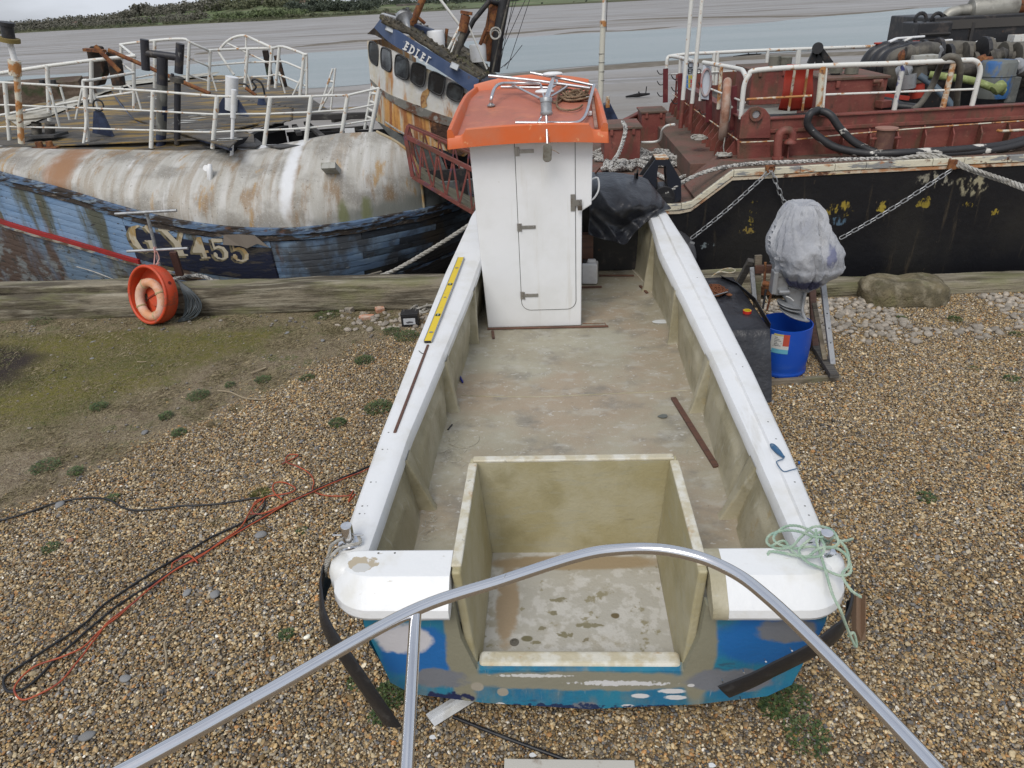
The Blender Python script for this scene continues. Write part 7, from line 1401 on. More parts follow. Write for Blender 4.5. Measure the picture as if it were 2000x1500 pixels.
mb = MB(); mb.box(PY(86, 264, 12.0), (.6, .4, .04)); mb.build('base', m_deckgrey, t)
t = thing('derelict_hulk', PZ(60, 215, -1.2), 'low brown weed-stained hulk lying beyond the trawler at the left edge', 'hulk')
rows = []
for k in range(16):
    u_ = k / 15; px = lerp(-160, 152, u_); ln_ = 1 - sstep(.86, 1.0, u_) * .75
    a_ = PY(px, 171 - 12 * u_ + 10 * (1 - u_), 19.5); rows.append([a_ + Vector((0, 2.2 * ln_, 0)), a_ + Vector((0, .3, .0)), a_ + Vector((0, .25, .12)), a_, a_ + Vector((0, .05, -.55)), a_ + Vector((0, .5 + (1 - ln_), -1.5))])
mb = MB(); mb.grid(rows); mb.add(rows[-1], [tuple(range(6))]); mb.build('hull', W('brown_weedy_hulk', (.075, .05, .035), .9, [((.13, .095, .07), (2, 2, 6), .5, .1, 1), ((.04, .05, .02), (2, 2, 3), .58, .08, 2)], [(4, .05)]), t, smooth=40)
for px in (84, 106): mb = MB(); mb.cyl(PY(px, 166, 19.4), PY(px - 3, 156, 19.4), .07, n=8); mb.build('bollard', m_blackmetal, t)

t = wh = thing('listing_wheelhouse_boat', (-2, 14, -1.5), 'rusty white wheelhouse leaning hard over, with a dark blue name board reading EDLEI', 'boat')
def q2(x, y): return (400 + x / 4, y / 4)
def q8(x, y): return (800 + x / 4, y / 4)
def WY_(px):       # the front is bowed: its left part turns away
    return 13.0 + 1.15 * sstep(800, 716, px) ** 1.5
def wp(px, py, o=0.0): return PY(px, py, WY_(px) - o)
m_wh = W('rusting_white_plate', (.58, .57, .53), .6, [((.42, .20, .07), (3.2, 3.2, .9), .60, .06, 1), ((.17, .07, .03), (4, 4, 1.2), .655, .04, 2), ((.50, .42, .25), (2, 2, 1.2), .58, .1, 3, .8), ((.68, .69, .70), 5, .6, .1, 4, .5)], [(9, .012)])
m_whlow = W('rust_streaked_plate', (.50, .47, .38), .65, [((.55, .28, .08), (5, 5, .5), .48, .08, 1), ((.30, .11, .035), (7, 7, .7), .56, .06, 2), ((.40, .41, .20), (3, 3, 2), .66, .06, 3, .7), ((.09, .045, .03), (3, 3, 3), .66, .05, 4)], [(9, .015)])
m_belt = W('grey_belting', (.17, .165, .145), .75, [((.12, .05, .025), (4, 4, 4), .56, .05, 1), ((.3, .29, .26), 8, .62, .08, 2)], [(12, .012)])
m_hole = W('rust_hole', (.055, .028, .018), .9, [((.16, .07, .03), 6, .55, .08, 1)], [(12, .03)])
def strip_grid(top, bot, nx_=40, nz_=6, o=0.0):
    tt = spline([(a_, b_, 0) for a_, b_ in top], 8); bb = spline([(a_, b_, 0) for a_, b_ in bot], 8)
    def at(l_, u_):
        f_ = u_ * (len(l_) - 1); i = min(int(f_), len(l_) - 2); return l_[i].lerp(l_[i + 1], f_ - i)
    return [[wp(*(at(tt, i / nx_).lerp(at(bb, i / nx_), j / nz_))[:2], o) for i in range(nx_ + 1)] for j in range(nz_ + 1)]
wins = [[(1290, 335), (1350, 365), (1350, 497), (1325, 495), (1292, 455)], [(1385, 382), (1440, 395), (1452, 420), (1452, 548), (1400, 530), (1382, 500)], [(1500, 438), (1560, 455), (1582, 490), (1578, 612), (1510, 592), (1490, 560)], [(1630, 500), (1700, 515), (1720, 545), (1700, 668), (1630, 640), (1614, 605)], [(1770, 568), (1850, 595), (1870, 625), (1845, 735), (1770, 705), (1752, 675)], [(1915, 652), (1990, 675), (2013, 710), (1990, 788), (1915, 760), (1896, 725)]]
topl = [q2(1275, 320), q2(1480, 400), q2(1700, 520), q2(1900, 610), q2(2110, 720)]; botl = [q2(1300, 620), q2(1420, 720), q2(1600, 800), q2(1800, 880), q2(2060, 960)]
rows = strip_grid(topl, botl, 150, 46); g_px = []
def px_of(p): d = p - CAM; c_ = d.dot(CF); return (1000 + F * d.dot(CR) / c_, 750 - F * d.dot(CU) / c_)
def inpoly(x, y, P_):
    r_ = False; j = len(P_) - 1
    for i in range(len(P_)):
        if (P_[i][1] > y) != (P_[j][1] > y) and x < (P_[j][0] - P_[i][0]) * (y - P_[i][1]) / (P_[j][1] - P_[i][1]) + P_[i][0]: r_ = not r_
        j = i
    return r_
wpx = [[q2(*p) for p in w_] for w_ in wins]; vs = [p for r_ in rows for p in r_]; nn_ = len(rows[0]); fs = []
for i in range(len(rows) - 1):
    for j in range(nn_ - 1):
        cx_, cy_ = px_of((rows[i][j] + rows[i + 1][j + 1]) / 2)
        fs.append((i * nn_ + j, i * nn_ + j + 1, (i + 1) * nn_ + j + 1, (i + 1) * nn_ + j))
mb = MB(); mb.add(vs, fs); mb.build('front_wall', m_wh, t, solid=.05)
for w_ in wpx:
    cx_ = sum(p[0] for p in w_) / len(w_); cy_ = sum(p[1] for p in w_) / len(w_); big = [(cx_ + (a_ - cx_) * 1.08, cy_ + (b_ - cy_) * 1.05) for a_, b_ in w_]
    rr_ = spline([wp(a_, b_, .080) for a_, b_ in big], 4, closed=True); mb = MB(); mb.tube(rr_, .016, 6, closed=True); o = mb.build('window', W('window_rubber', (.03, .03, .03), .6), t, smooth=60)
    mb = MB(); pp = spline([wp(a_, b_, .085) for a_, b_ in big], 4, closed=True); mb.add(pp, [tuple(range(len(pp)))]); mb.build('pane', m_glass, o)
belt0 = botl; belt1 = [q2(1305, 640), q2(1420, 760), q2(1600, 870), q2(1800, 950), q2(2040, 1020)]
mb = MB(); mb.grid(strip_grid(belt0, belt1, 40, 3, .04)); mb.build('belting', m_belt, t, solid=.06)
lowb = [q2(1345, 935), q2(1400, 985), q2(1560, 1050), q2(1750, 1130), q2(2020, 1220)]
mb = MB(); mb.grid(strip_grid([q2(1312, 640), q2(1420, 755), q2(1600, 865), q2(1800, 945), q2(2040, 1015)], lowb, 40, 8)); mb.build('lower_wall', m_whlow, t, solid=.05)
for pl_, nm in (([(1690, 740), (1740, 690), (1755, 720), (1730, 780), (1735, 830), (1690, 830)], 'rust_patch'), ([(1790, 960), (1850, 940), (1960, 1000), (2080, 1020), (2040, 1190), (1930, 1200), (1850, 1120), (1770, 1060)], 'rust_hole'), ([(1610, 820), (1680, 830), (1710, 890), (1640, 880)], 'rust_hole'), ([(2010, 740), (2060, 760), (2060, 900), (2020, 860)], 'rust_hole'), ([(1780, 880), (1860, 900), (1990, 950), (1960, 985), (1840, 950)], 'rust_hole')):
    pp = [wp(*q2(*p), .032 if nm == 'rust_patch' else .052) for p in pl_]; c_ = sum(pp, Vector()) / len(pp); pp = spline(pp, 4, closed=True); pp = [c_ + (p - c_) * (1 + .18 * noise.noise(p * 14)) for p in pp]; mb = MB(); mb.add(pp, [tuple(range(len(pp)))]); mb.build(nm, m_hole if nm == 'rust_hole' else m_rust if False else W('bare_rust_patch', (.42, .25, .10), .85, [((.2, .09, .04), 9, .55, .1, 1)]), t, solid=.008)
lft = [wp(*q2(1275, 320)), wp(*q2(1300, 620)), wp(*q2(1345, 935))]; rgt = [wp(*q2(2110, 720)), wp(*q2(2060, 960)), wp(*q2(2020, 1220))]
mb = MB(); mb.grid([lft, [p + Vector((.5, 2.0, 0)) for p in lft]]); mb.grid([rgt, [p + Vector((.3, 2.2, 0)) for p in rgt]]); mb.build('side_wall', m_whlow, t, solid=.04)
mb = MB(); mb.box((-2.3, 14.6, .2), (2.6, 2.6, 2.0), Matrix.Rotation(.42, 3, 'Y')); mb.build('interior_block', m_dark, t)
top_ = [(745, 38), (770, 56), (830, 93), (880, 124), (936, 156)]; bot_ = [(733, 54), (769, 87), (830, 120), (880, 152), (927, 186)]
mb = MB(); mb.grid(strip_grid(top_, bot_, 40, 3, .14)); nbd = mb.build('name_board', W('slate_blue_board', (.045, .075, .155), .55, [((.07, .10, .18), 4, .55, .1, 1), ((.25, .26, .27), 14, .70, .03, 2, .7), ((.10, .06, .04), 8, .69, .04, 3)], [(9, .003)]), t, solid=.05)
mb = MB(); pl_ = [wp(745, 38, .1), wp(733, 54, .1), wp(720, 66, .02), wp(735, 68, 0), wp(780, 92, 0), wp(770, 60, 0)]; mb.add(pl_, [tuple(range(6))]); mb.build('eave_rubble', W('rusty_rubble', (.04, .03, .025), .95, [((.12, .09, .05), 9, .55, .1, 1)]), t, solid=.06)
m_letter = W('letter_white', (.70, .70, .68), .6)
for s_, px, py in (('E', 794, 90.5), ('D', 805, 98), ('L', 816, 105.5), ('E', 826, 112), ('I', 835, 118)):
    me = text_mesh(s_, .165, .006, .004); [setattr(v, 'co', Vector((v.co.x * .68, v.co.y, v.co.z))) for v in me.vertices]; me.materials.clear(); me.materials.append(m_letter); c_ = wp(px, py, .185); ex = (wp(880, 138, .1) - wp(800, 88, .1)).normalized(); nrm = Vector((0, -1, 0)); ey = nrm.cross(ex).normalized(); 
    bbx = [v.co.x for v in me.vertices]; bby = [v.co.y for v in me.vertices]; oc = Vector(((min(bbx) + max(bbx)) / 2, (min(bby) + max(bby)) / 2, 0))
    for v in me.vertices: q_ = v.co - oc; v.co = c_ + ex * q_.x + ey * q_.y + nrm * q_.z
    link('letter', me, nbd)
    mb = MB(); W2 = (max(bbx) - min(bbx)) / 2; H2 = (max(bby) - min(bby)) / 2
    xs_ = -W2 if s_ != 'I' else 0
    for yy in (-H2, H2): mb.beam(c_ + ex * (xs_ - .016) + ey * yy, c_ + ex * (xs_ + .035) + ey * yy, .010, .016, ey)
    mb.build('serif', m_letter, nbd)
Yf = 13.0; rf0 = [(745, 40), (800, 66), (870, 116), (936, 156)]; rb0 = [(752, 28), (812, 45), (905, 92), (968, 146)]
rt0 = [PY(x, y, 13.0) for x, y in rf0]; rt1 = [PY(x, y, 15.2) for x, y in rb0]
m_roofm = W('mossy_rotten_roof', (.10, .085, .06), .95, [((.05, .045, .035), 4, .5, .1, 1), ((.20, .17, .11), 8, .6, .08, 2), ((.13, .13, .05), 3, .62, .06, 3)], [(9, .05), (30, .02)])
a_ = spline(rt0, 8); b_ = spline(rt1, 8); rows = [[p.lerp(q, j / 12) + Vector((0, 0, .05 * noise.noise(p.lerp(q, j / 12) * 4))) for p, q in zip(a_, b_)] for j in range(13)]
mb = MB(); mb.grid(rows); mb.build('roof', m_roofm, t, smooth=40, solid=.06)
mb = MB(); mb.grid([[PY(930, 150, 13), PY(968, 146, 15)], [PY(925, 188, 13), PY(975, 182, 15)]]); mb.build('blue_end_plate', m_navy, t, solid=.04)
r = random.Random(3); mb = MB()
for _ in range(500):
    u_, v_ = r.random(), r.random(); i = int(u_ * (len(a_) - 1)); p = a_[i].lerp(b_[i], v_); s_ = r.uniform(.015, .05); mb.box(p + Vector((0, 0, .03)), (s_ * 1.5, s_, s_), Matrix.Rotation(r.uniform(0, 6), 3, 'Z') @ Matrix.Rotation(r.uniform(-1, 1), 3, 'X'))
mb.build('roof_debris', m_roofm, t)['kind'] = 'stuff'
def wt(nm, pts, rr, mat, Y=14.0, n=10): mb = MB(); mb.tube([PY(p[0], p[1], p[2] if len(p) > 2 else Y) for p in pts], rr, n); return mb.build(nm, mat, t, smooth=50)
wt('rusty_mast', [(800, 62), (830, -14)], .062, m_rust); wt('mast_bracket', [(814, 32), (830, 46)], .03, m_rust)
mb = MB(); c_ = PY(852, 78, 13.9); up_ = (PY(850, 58, 13.9) - PY(853, 86, 13.9)).normalized(); x_, y_, d_ = frame_to(up_); mb.lathe([(.15, -.13), (.155, .12), (.14, .15), (0, .16)], c_, 26, Matrix((x_, y_, d_)).transposed()); mb.build('white_drum', m_white, t, smooth=40)
mb = MB(); c_ = PY(934, 104, 14.3); mb.lathe([(.15, -.14), (.155, .12), (.14, .15), (0, .16)], c_, 26, Matrix((x_, y_, d_)).transposed()); mb.build('white_drum', m_white, t, smooth=40)
mb = MB(); mb.box(PY(826, 62, 14.1), (.34, .3, .18), Matrix.Rotation(.35, 3, 'Y')); mb.build('blue_box', m_navy, t, bevel=.01); mb = MB(); mb.box(PY(882, 24 + 50, 14.6) + Vector((0, 0, .0)), (.02, .02, .02)); 
mb = MB(); c_ = PY(792, 40, 13.6); mb.lathe([(.03, .22), (.05, .1), (.08, 0), (.15, -.06), (.14, -.12), (0, -.1)], c_, 20, Matrix.Rotation(2.6, 3, 'X') @ Matrix.Rotation(.3, 3, 'Y')); mb.build('horn', m_galv, t, smooth=50); wt('horn_post', [(795, 48, 13.6), (796, 14, 13.6)], .03, m_galv); mb = MB(); mb.box(PY(797, 9, 13.6), (.36, .25, .03)); mb.build('light_shade', m_greypipe, t); wt('stay', [(775, 45, 13.6), (795, 30, 13.6)], .012, m_railwhite)
mb = MB(); mb.box(PY(762, 38, 13.9), (.3, .2, .14), Matrix.Rotation(.3, 3, 'Y')); mb.build('grey_box', m_alu, t, bevel=.01)
for px, py in ((762, 57), (888, 130)):
    mb = MB(); R_ = Matrix.Rotation(.45, 3, 'Y') @ Matrix.Rotation(-.2, 3, 'X'); mb.box(wp(px, py, .24), (.14, .09, .10), R_); o = mb.build('floodlight', m_galv, t, bevel=.01); mb = MB(); mb.box(wp(px, py, .29), (.11, .01, .075), R_); mb.build('lens', W('lamp_lens', (.55, .58, .6), .2), o)
wt('pipe', [(868, 92), (873, 56)], .03, m_rust); mb = MB(); mb.box(PY(868, 73, 14), (.06, .06, .12)); mb.build('bracket', m_greypipe, t)
wt('rusty_post', [(890, 112, 13.8), (905, 62, 13.8), (911, 24, 13.8)], .055, m_greypipe); wt('post_head', [(903, 62, 13.8), (910, 30, 13.8)], .085, m_rust); mb = MB(); mb.box(PY(911, 25, 13.8), (.20, .14, .05), Matrix.Rotation(.2, 3, 'Y')); mb.build('post_cap', m_rust, t)
for pts, rr in (([(856, -6, 14), (897, 48, 14)], .024), ([(867, 114, 13.7), (905, 38, 13.8)], .024), ([(880, 105, 13.7), (897, 60, 13.8)], .014), ([(912, 42, 13.8), (951, 135, 13.9)], .016)): wt('white_stay', pts, rr, m_railwhite, n=8)
wt('black_boom', [(898, 92, 14.2), (925, 40, 14.2), (956, 2, 14.2)], .045, m_blackmetal); wt('black_boom', [(956, 2, 14.2), (988, 12, 14.4)], .04, m_blackmetal)
wt('rusty_boom', [(948, 118, 14.4), (968, 10, 14.4)], .115, m_rust, n=14); wt('black_mast', [(966, 140, 14.3), (973, 70, 14.3), (988, -12, 14.3)], .10, m_blackmetal, n=14); wt('thin_pole', [(936, 92, 14.2), (950, 55, 14.2)], .035, m_rust); wt('lug', [(948, 60, 14.2), (958, 62, 14.2)], .03, m_rust)
wt('ladder_rail', [(962, 140, 14.1), (979, 60, 14.1), (996, -8, 14.1)], .018, m_greypipe)
mb = MB(); mb.torus(PY(968, 65, 14.0), .09, .016, Matrix.Rotation(1.5, 3, 'X'), n=20, m=6); mb.torus(PY(967, 68, 14.0), .075, .014, Matrix.Rotation(1.3, 3, 'X'), n=20, m=6); mb.build('rope_coil', m_greyrope, t, smooth=60)
for pts in ([(975, 130), (990, -5)], [(978, 120), (1004, -6)], [(978, 95), (1010, -4)], [(980, 100), (1028, -5)], [(972, 130), (985, 40), (997, -6)], [(985, 130), (1003, 110), (1020, 88)], [(953, 98), (954, 0)], [(990, 135), (1036, -5)], [(978, 133), (1000, 115)]): wt('rigging_wire', pts, .006, m_blackmetal, Y=14.3, n=5)
rows = []
for k in range(9):
    u_ = k / 8; rows.append([PY(lerp(738, 860, u_), lerp(238, 305, u_), 13.1), PY(lerp(790, 880, u_), lerp(300, 350, u_), 13.0), PY(lerp(830, 900, u_), lerp(400, 430, u_), 12.9)])
mb = MB(); mb.grid(rows); mb.build('hull_plating', m_concrete, t, solid=.05)
mb = MB(); mb.box((-.7, 13.9, -.2), (2.6, .3, 3.0), Matrix.Rotation(.1, 3, 'Y')); mb.build('lower_hull', m_pl_black, t)
t = thing('gangway', (-1.4, 11.2, .9), 'red lattice gangway sloping down between the trawler and the cabin', 'gangway')
m_gw = W('worn_red_gangway', (.20, .055, .045), .6, [((.10, .05, .10), (6, 6, 6), .62, .05, 1, .8), ((.12, .05, .03), 5, .55, .1, 2), ((.33, .17, .13), 12, .68, .04, 3)], [(20, .004)])
def gb_(a_, b_, wd, nm): mb = MB(); mb.beam(a_, b_, wd, wd, (0, 1, 0)); mb.build(nm, m_gw, t, bevel=.004)
def q4(x, y): return (400 + x / 4, y / 4)
G0, G1 = 10.75, 12.0
nb0, nb1 = PY(792, 266, G0), PY(960, 350, G0); nl0, nl1 = PY(806, 345, G0), PY(948, 430, G0)
gb_(nb0, nb1, .06, 'top_chord'); gb_(nl0, nl1, .055, 'bottom_chord'); fb0, fb1 = PY(797, 244, G1), PY(960, 312, G1); fl0, fl1 = PY(812, 322, G1), PY(962, 408, G1)
gb_(fb0, fb1, .05, 'top_chord'); gb_(fl0, fl1, .05, 'bottom_chord'); gb_(nb0, nl0, .055, 'end_post'); gb_(fb0, fl0, .05, 'end_post'); gb_(nb0, PY(797, 246, G0), .05, 'end_post'); gb_(PY(797, 246, G0), PY(960, 318, G0 + .1), .03, 'hand_rail')
for k in range(6):
    u_ = k / 5.5; u1 = min(1, (k + .5) / 5.5); u2 = min(1, (k + 1) / 5.5)
    gb_(nb0.lerp(nb1, u_), nl0.lerp(nl1, u1), .030, 'lattice_bar'); gb_(nl0.lerp(nl1, u1), nb0.lerp(nb1, u2), .030, 'lattice_bar')
    gb_(fb0.lerp(fb1, u_), fl0.lerp(fl1, u1), .024, 'lattice_bar'); gb_(fl0.lerp(fl1, u1), fb0.lerp(fb1, u2), .024, 'lattice_bar')
mb = MB(); mb.prism([nl0 + Vector((.0, .03, .02)), nl1 + Vector((0, .03, .02)), fl1 + Vector((0, -.03, .02)), fl0 + Vector((0, -.03, .02))], (0, 0, .02)); mb.build('walkway', W('dirty_plywood', (.15, .135, .085), .9, [((.10, .09, .06), 3, .55, .1, 1), ((.2, .19, .14), (2, 8, 2), .6, .1, 2)], [(8, .01)]), t)
mb = strand_rope(spline([PY(945, 415, 10.2), PY(918, 438, 10.0), PY(850, 482, 9.8), PY(770, 528, 9.6), PY(712, 549, 9.45), PY(690, 556, 9.4)], 8), .030); tag(mb.build('mooring_rope', m_greyrope, smooth=60), 'thick grey mooring rope slanting down to the quay in front of the dark hull', 'rope')
mb = strand_rope(spline([PY(752, 238, 12.6), PY(790, 262, 12.4), PY(850, 292, 12.2), PY(905, 330, 12.1)], 8), .018); tag(mb.build('handrail_rope', m_greyrope, smooth=60), 'thin rope sagging along the rusty wheelhouse above the gangway', 'rope')
t = bg_ = thing('work_barge', (8, 13, -1.5), 'black hulled barge with a rusty red deck, coaming and white railings', 'barge')
HY = 9.9
def b4(x, y): return (1200 + x / 4.411, y / 4.411)
def b5(x, y): return (1550 + x / 4.411, y / 4.411)
def bB(nm, mat, *boxes, par=None, bevel=.008, R=None):
    mb = MB()
    for c_, d_ in boxes: mb.box(c_, d_, R)
    return mb.build(nm, mat, par or t, bevel=bevel)
FD = 1.14                                    # foredeck level
top = [(.9, FD), (1.74, FD), (1.90, FD + .03), (2.42, 1.57), (4, 1.60), (6.2, 1.62), (16, 1.75)]
rows = []
for x, z in top: rows.append([Vector((x, HY + .0, z)), Vector((x, HY + .015, lerp(z, -1.6, .33))), Vector((x, HY + .02, lerp(z, -1.6, .66))), Vector((x, HY + .05, -1.7))])
mb = MB(); mb.grid(rows); mb.build('hull_side', m_barge, t, solid=.03)
mb = MB(); mb.grid([[Vector((.9, HY, FD)), Vector((.6, 11, FD)), Vector((.45, 13, FD)), Vector((.45, 17.5, FD))], [Vector((1.1, HY + .05, -.2)), Vector((.9, 11, -.2)), Vector((.8, 13, -.2)), Vector((.8, 17.5, -.2))], [Vector((1.9, HY + .1, -1.7)), Vector((1.8, 11, -1.7)), Vector((1.8, 13, -1.7)), Vector((1.8, 17.5, -1.7))]]); mb.build('bow_plating', m_barge, t, smooth=30)
def bstrake(a_, b_, dz, h, o, mat, nm):
    seg = [p for p in top if a_ < p[0] < b_]; zz = lambda x: interp(x, top); pts = [(a_, zz(a_))] + seg + [(b_, zz(b_))]
    mb = MB(); rows = [[Vector((x, HY + .02, z + dz)), Vector((x, HY - o, z + dz)), Vector((x, HY - o, z + dz - h)), Vector((x, HY + .02, z + dz - h))] for x, z in pts]; mb.grid(rows); mb.add(rows[0], [(0, 1, 2, 3)]); mb.add(rows[-1], [(3, 2, 1, 0)]); return mb.build(nm, mat, t, bevel=.004)
cuts = [1.45, 1.76, 2.43, 2.95, 3.30, 3.75, 4.15, 5.0, 5.4, 5.95, 6.9, 8.5, 11, 16]
for a_, b_ in zip(cuts, cuts[1:]): bstrake(a_ + .004, b_ - .004, .0, .085, .05, m_strake, 'rubbing_strake')
for a_, b_ in ((1.45, 4.1), (4.105, 7.5), (7.505, 16)): bstrake(a_, b_, -.095, .045, .035, m_strake2, 'lower_strake')
mb = MB(); mb.beam((1.5, HY - .04, -.02 + .95 - .33), (1.5, HY, .6), .01, .01)
mb = MB(); mb.add([(.9, HY + .02, FD - .004), (2.2, HY + .02, FD - .004), (2.2, 17.4, FD - .004), (.5, 17.4, FD - .004), (.6, 11, FD - .004)], [(0, 1, 2, 3, 4)]); mb.build('foredeck', m_deckred, t)
LX = 2.06
mb = MB(); mb.prism([(LX, 16.6, FD), (LX, 11.0, FD), (LX, 11.0, FD + .30), (LX, 16.6, FD + .30)], (.7, 0, 0)); mb.build('deck_step', m_deckred, t, bevel=.01)
mb = MB(); mb.prism([(1.95, HY + .02, 1.2), (2.42, HY + .02, 1.56), (16, HY + .02, 1.74), (16, HY + .02, 1.0), (2.0, HY + .02, 1.0)], (0, 1.0, 0)); mb.build('side_deck', m_deckred, t)
WYB, WX, WT_ = 10.62, 2.72, 2.08
def wt2(x): return WT_ + .012 * (x - 2.7)
mb = MB(); mb.prism([(WX, WYB, 1.5), (16, WYB, 1.6), (16, WYB, wt2(16)), (WX, WYB, wt2(WX))], (0, .04, 0)); mb.build('coaming_side', m_red, t)
mb = MB(); mb.prism([(WX, WYB + .04, 1.3), (WX, 16.8, 1.3), (WX, 16.8, WT_ - .04), (WX, WYB + .04, WT_)], (.04, 0, 0)); mb.build('coaming_end', m_red, t)
mb = MB(); mb.beam((WX, WYB - .01, wt2(WX) - .16), (16, WYB - .01, wt2(16) - .16), .03, .05); mb.build('coaming_bead', m_red, t, bevel=.006)
mb = MB(); mb.beam((WX, WYB + .05, wt2(WX) + .004), (16, WYB + .05, wt2(16) + .004), .16, .02); mb.build('coaming_flange', m_red, t, bevel=.003)
mb = MB(); mb.beam((WX + .03, WYB, WT_ + .004), (WX + .03, 16.8, WT_ - .036), .14, .02); mb.build('coaming_flange', m_red, t, bevel=.003)
for k in range(34):
    x = 3.30 + k * .37
    if abs(x - 3.62) < .1: continue
    zt = wt2(x) - .19; mb = MB(); mb.prism([(x, WYB, 1.52), (x, WYB - .16, 1.52), (x, WYB - .13, zt - .12), (x, WYB - .02, zt)], (.02, 0, 0)); mb.build('bracket_plate', m_red, t, bevel=.003, seg=1)
for k in range(17):
    y = 10.9 + k * .34; zt = WT_ - .25; mb = MB(); mb.prism([(WX, y, FD + .3), (WX - .20, y, FD + .3), (WX - .18, y, zt - .22), (WX - .02, y, zt)], (0, .02, 0)); mb.build('bracket_plate', m_red, t, bevel=.003, seg=1)
mb = MB(); mb.tube([(WX - .06, WYB - .08, WT_ - .28), (WX - .10, 12.5, WT_ - .27), (WX - .1, 16.6, WT_ - .3)], .010, 6); mb.tube(spline([(WX - .06, WYB - .08, WT_ - .28), (3.3, WYB - .1, WT_ - .27), (4.3, WYB - .08, WT_ - .22), (6, WYB - .08, WT_ - .16), (9, WYB - .08, WT_ - .1), (14, WYB - .08, WT_)], 6), .010, 6); mb.build('stretched_cable', m_railrust, t, smooth=60)
c_ = PY(1478, 262, WYB - .03)
pl = [PY(*b4(*p), WYB - .06) for p in ((1075, 1195), (1095, 1010), (1180, 925), (1240, 918), (1300, 940), (1345, 1000), (1345, 1190))]; mb = MB(); mb.prism(pl, (0, .05, 0)); eye = mb.build('corner_plate', m_red, t, bevel=.006)
c_ = PY(*b4(1220, 985), WYB - .07); mb = MB(); mb.lathe([(.055, .0), (.09, .0), (.09, .025), (.055, .025), (.055, 0)], c_, 26, Matrix.Rotation(math.radians(90), 3, 'X'), cap=False); mb.build('eye_ring', m_red, eye, smooth=40); mb = MB(); mb.cyl(c_ + Vector((0, .0, 0)), c_ + Vector((0, .004, 0)), .05, n=20); mb.build('eye_hole', W('light_hole', (.28, .28, .29), .6), eye)
pl = [PY(*b4(*p), WYB - .02) for p in ((1060, 1200), (1060, 1385), (1345, 1385), (1345, 1195))]; mb = MB(); mb.prism(pl, (0, .015, 0)); mb.build('corner_panel', m_red, t, bevel=.004)
mb = MB(); q = [PY(*b4(*p), WYB - .2) for p in ((1405, 1370), (1410, 1230), (1430, 1150), (1480, 1122), (1525, 1140), (1535, 1190), (1518, 1215))]; mb.tube(spline(q, 6), .058, 14); mb.lathe([(.05, 0.03), (.085, -.01), (.085, -.03), (0, -.03)], PY(*b4(1515, 1215), WYB - .2), 16); mb.tube([q[0], q[0] + Vector((0, 0, .03))], .08, 14); mb.build('gooseneck_vent', m_red, t, smooth=50)
c_ = PY(1722, 303, 10.25); mb = MB(); mb.tube([c_, c_ + Vector((0, 0, .34))], .115, 26); bo = mb.build('bollard', W('brown_bollard', (.10, .045, .035), .7, [((.17, .09, .06), 5, .55, .1, 1)], [(12, .006)]), t, smooth=40); mb = MB(); mb.lathe([(.145, 0), (.145, .02), (0, .03)], c_ + Vector((0, 0, .34)), 26); mb.build('bollard_cap', W('pink_rust_cap', (.30, .16, .12), .7), bo, smooth=40); mb = MB(); mb.cyl(c_ + Vector((-.2, 0, .22)), c_ + Vector((.2, 0, .22)), .02, n=8); mb.build('cross_pin', m_red, bo)
for a_, y in (((1300, 190, 134), 15.6), ((1329, 205, 143), 14.4), ((1385, 226, 157), 12.6), ((1433, 240, 168), 11.3)):
    p0 = PY(a_[0], a_[1], y); p1 = PY(a_[0], a_[2], y); mb = MB(); mb.beam(p0 + Vector((0, 0, -.1)), p1, .03, .10, (1, 0, 0)); o = mb.build('rack_post', W('dark_red_post', (.12, .018, .022), .6, [((.2, .06, .05), 6, .6, .08, 1)]), t, bevel=.003)
    for z in (.92, .55, .15):
        q = p0.lerp(p1, z); mb = MB(); mb.tube(spline([q, q + Vector((-.05, 0, -.05)), q + Vector((-.12, 0, -.05)), q + Vector((-.17, 0, .02))], 4), .010, 6); mb.build('hook', m_blackmetal, o, smooth=60)
for (a_, b_, c3_) in (((1333.5, 195), (1356, -60), (1329, 250)), ((1351.5, 202), (1377, -60), (1348, 240))):
    Y = 13.4; mb = MB(); mb.tube([PY(*a_, Y), PY(*b_, Y)], .036, 10); o = mb.build('white_pole', m_railwhite, t, smooth=60); mb = MB(); mb.tube([PY(*c3_, Y), PY(*a_, Y)], .040, 10); mb.build('pole_foot', m_red, o, smooth=60)
tr_ = thing('barge_railing', (3.5, 11, 2.1), 'rust-spotted white tube railing round the bow end and side of the barge', 'railing')
def br_(pts, rr, nm='rail_tube', mat=m_railwhite, n=3): mb = MB(); mb.tube(spline([PY(*p) for p in pts], n), rr, 10); return mb.build(nm, mat, tr_, smooth=60)
RY_ = 10.72
br_([(1447, 232, RY_), (1450, 195, RY_), (1454, 165, RY_), (1463, 147, RY_), (1480, 137, RY_), (1600, 129, RY_), (1750, 124, RY_), (1880, 118, RY_), (1903, 119, RY_), (1912, 127, RY_), (1914, 142, RY_), (1907, 170, RY_), (1897, 211, RY_)], .034, n=4)
br_([(1458, 194, RY_), (1585, 187, RY_)], .016, mat=m_railrust); br_([(1608, 185, RY_), (1905, 174, RY_)], .015)
br_([(1597, 226, RY_), (1607, 130, RY_)], .045, 'railing_post', m_railrust); br_([(1606, 226, RY_), (1614, 130, RY_)], .02, 'railing_post', m_railwhite); br_([(1745, 221, RY_), (1764, 127, RY_)], .034, 'railing_post', W('white_blue_post', (.55, .55, .52), .5, [((.03, .04, .15), 7, .56, .04, 1)])); br_([(1840, 215, RY_), (1862, 124, RY_)], .038, 'railing_post', m_railrust)
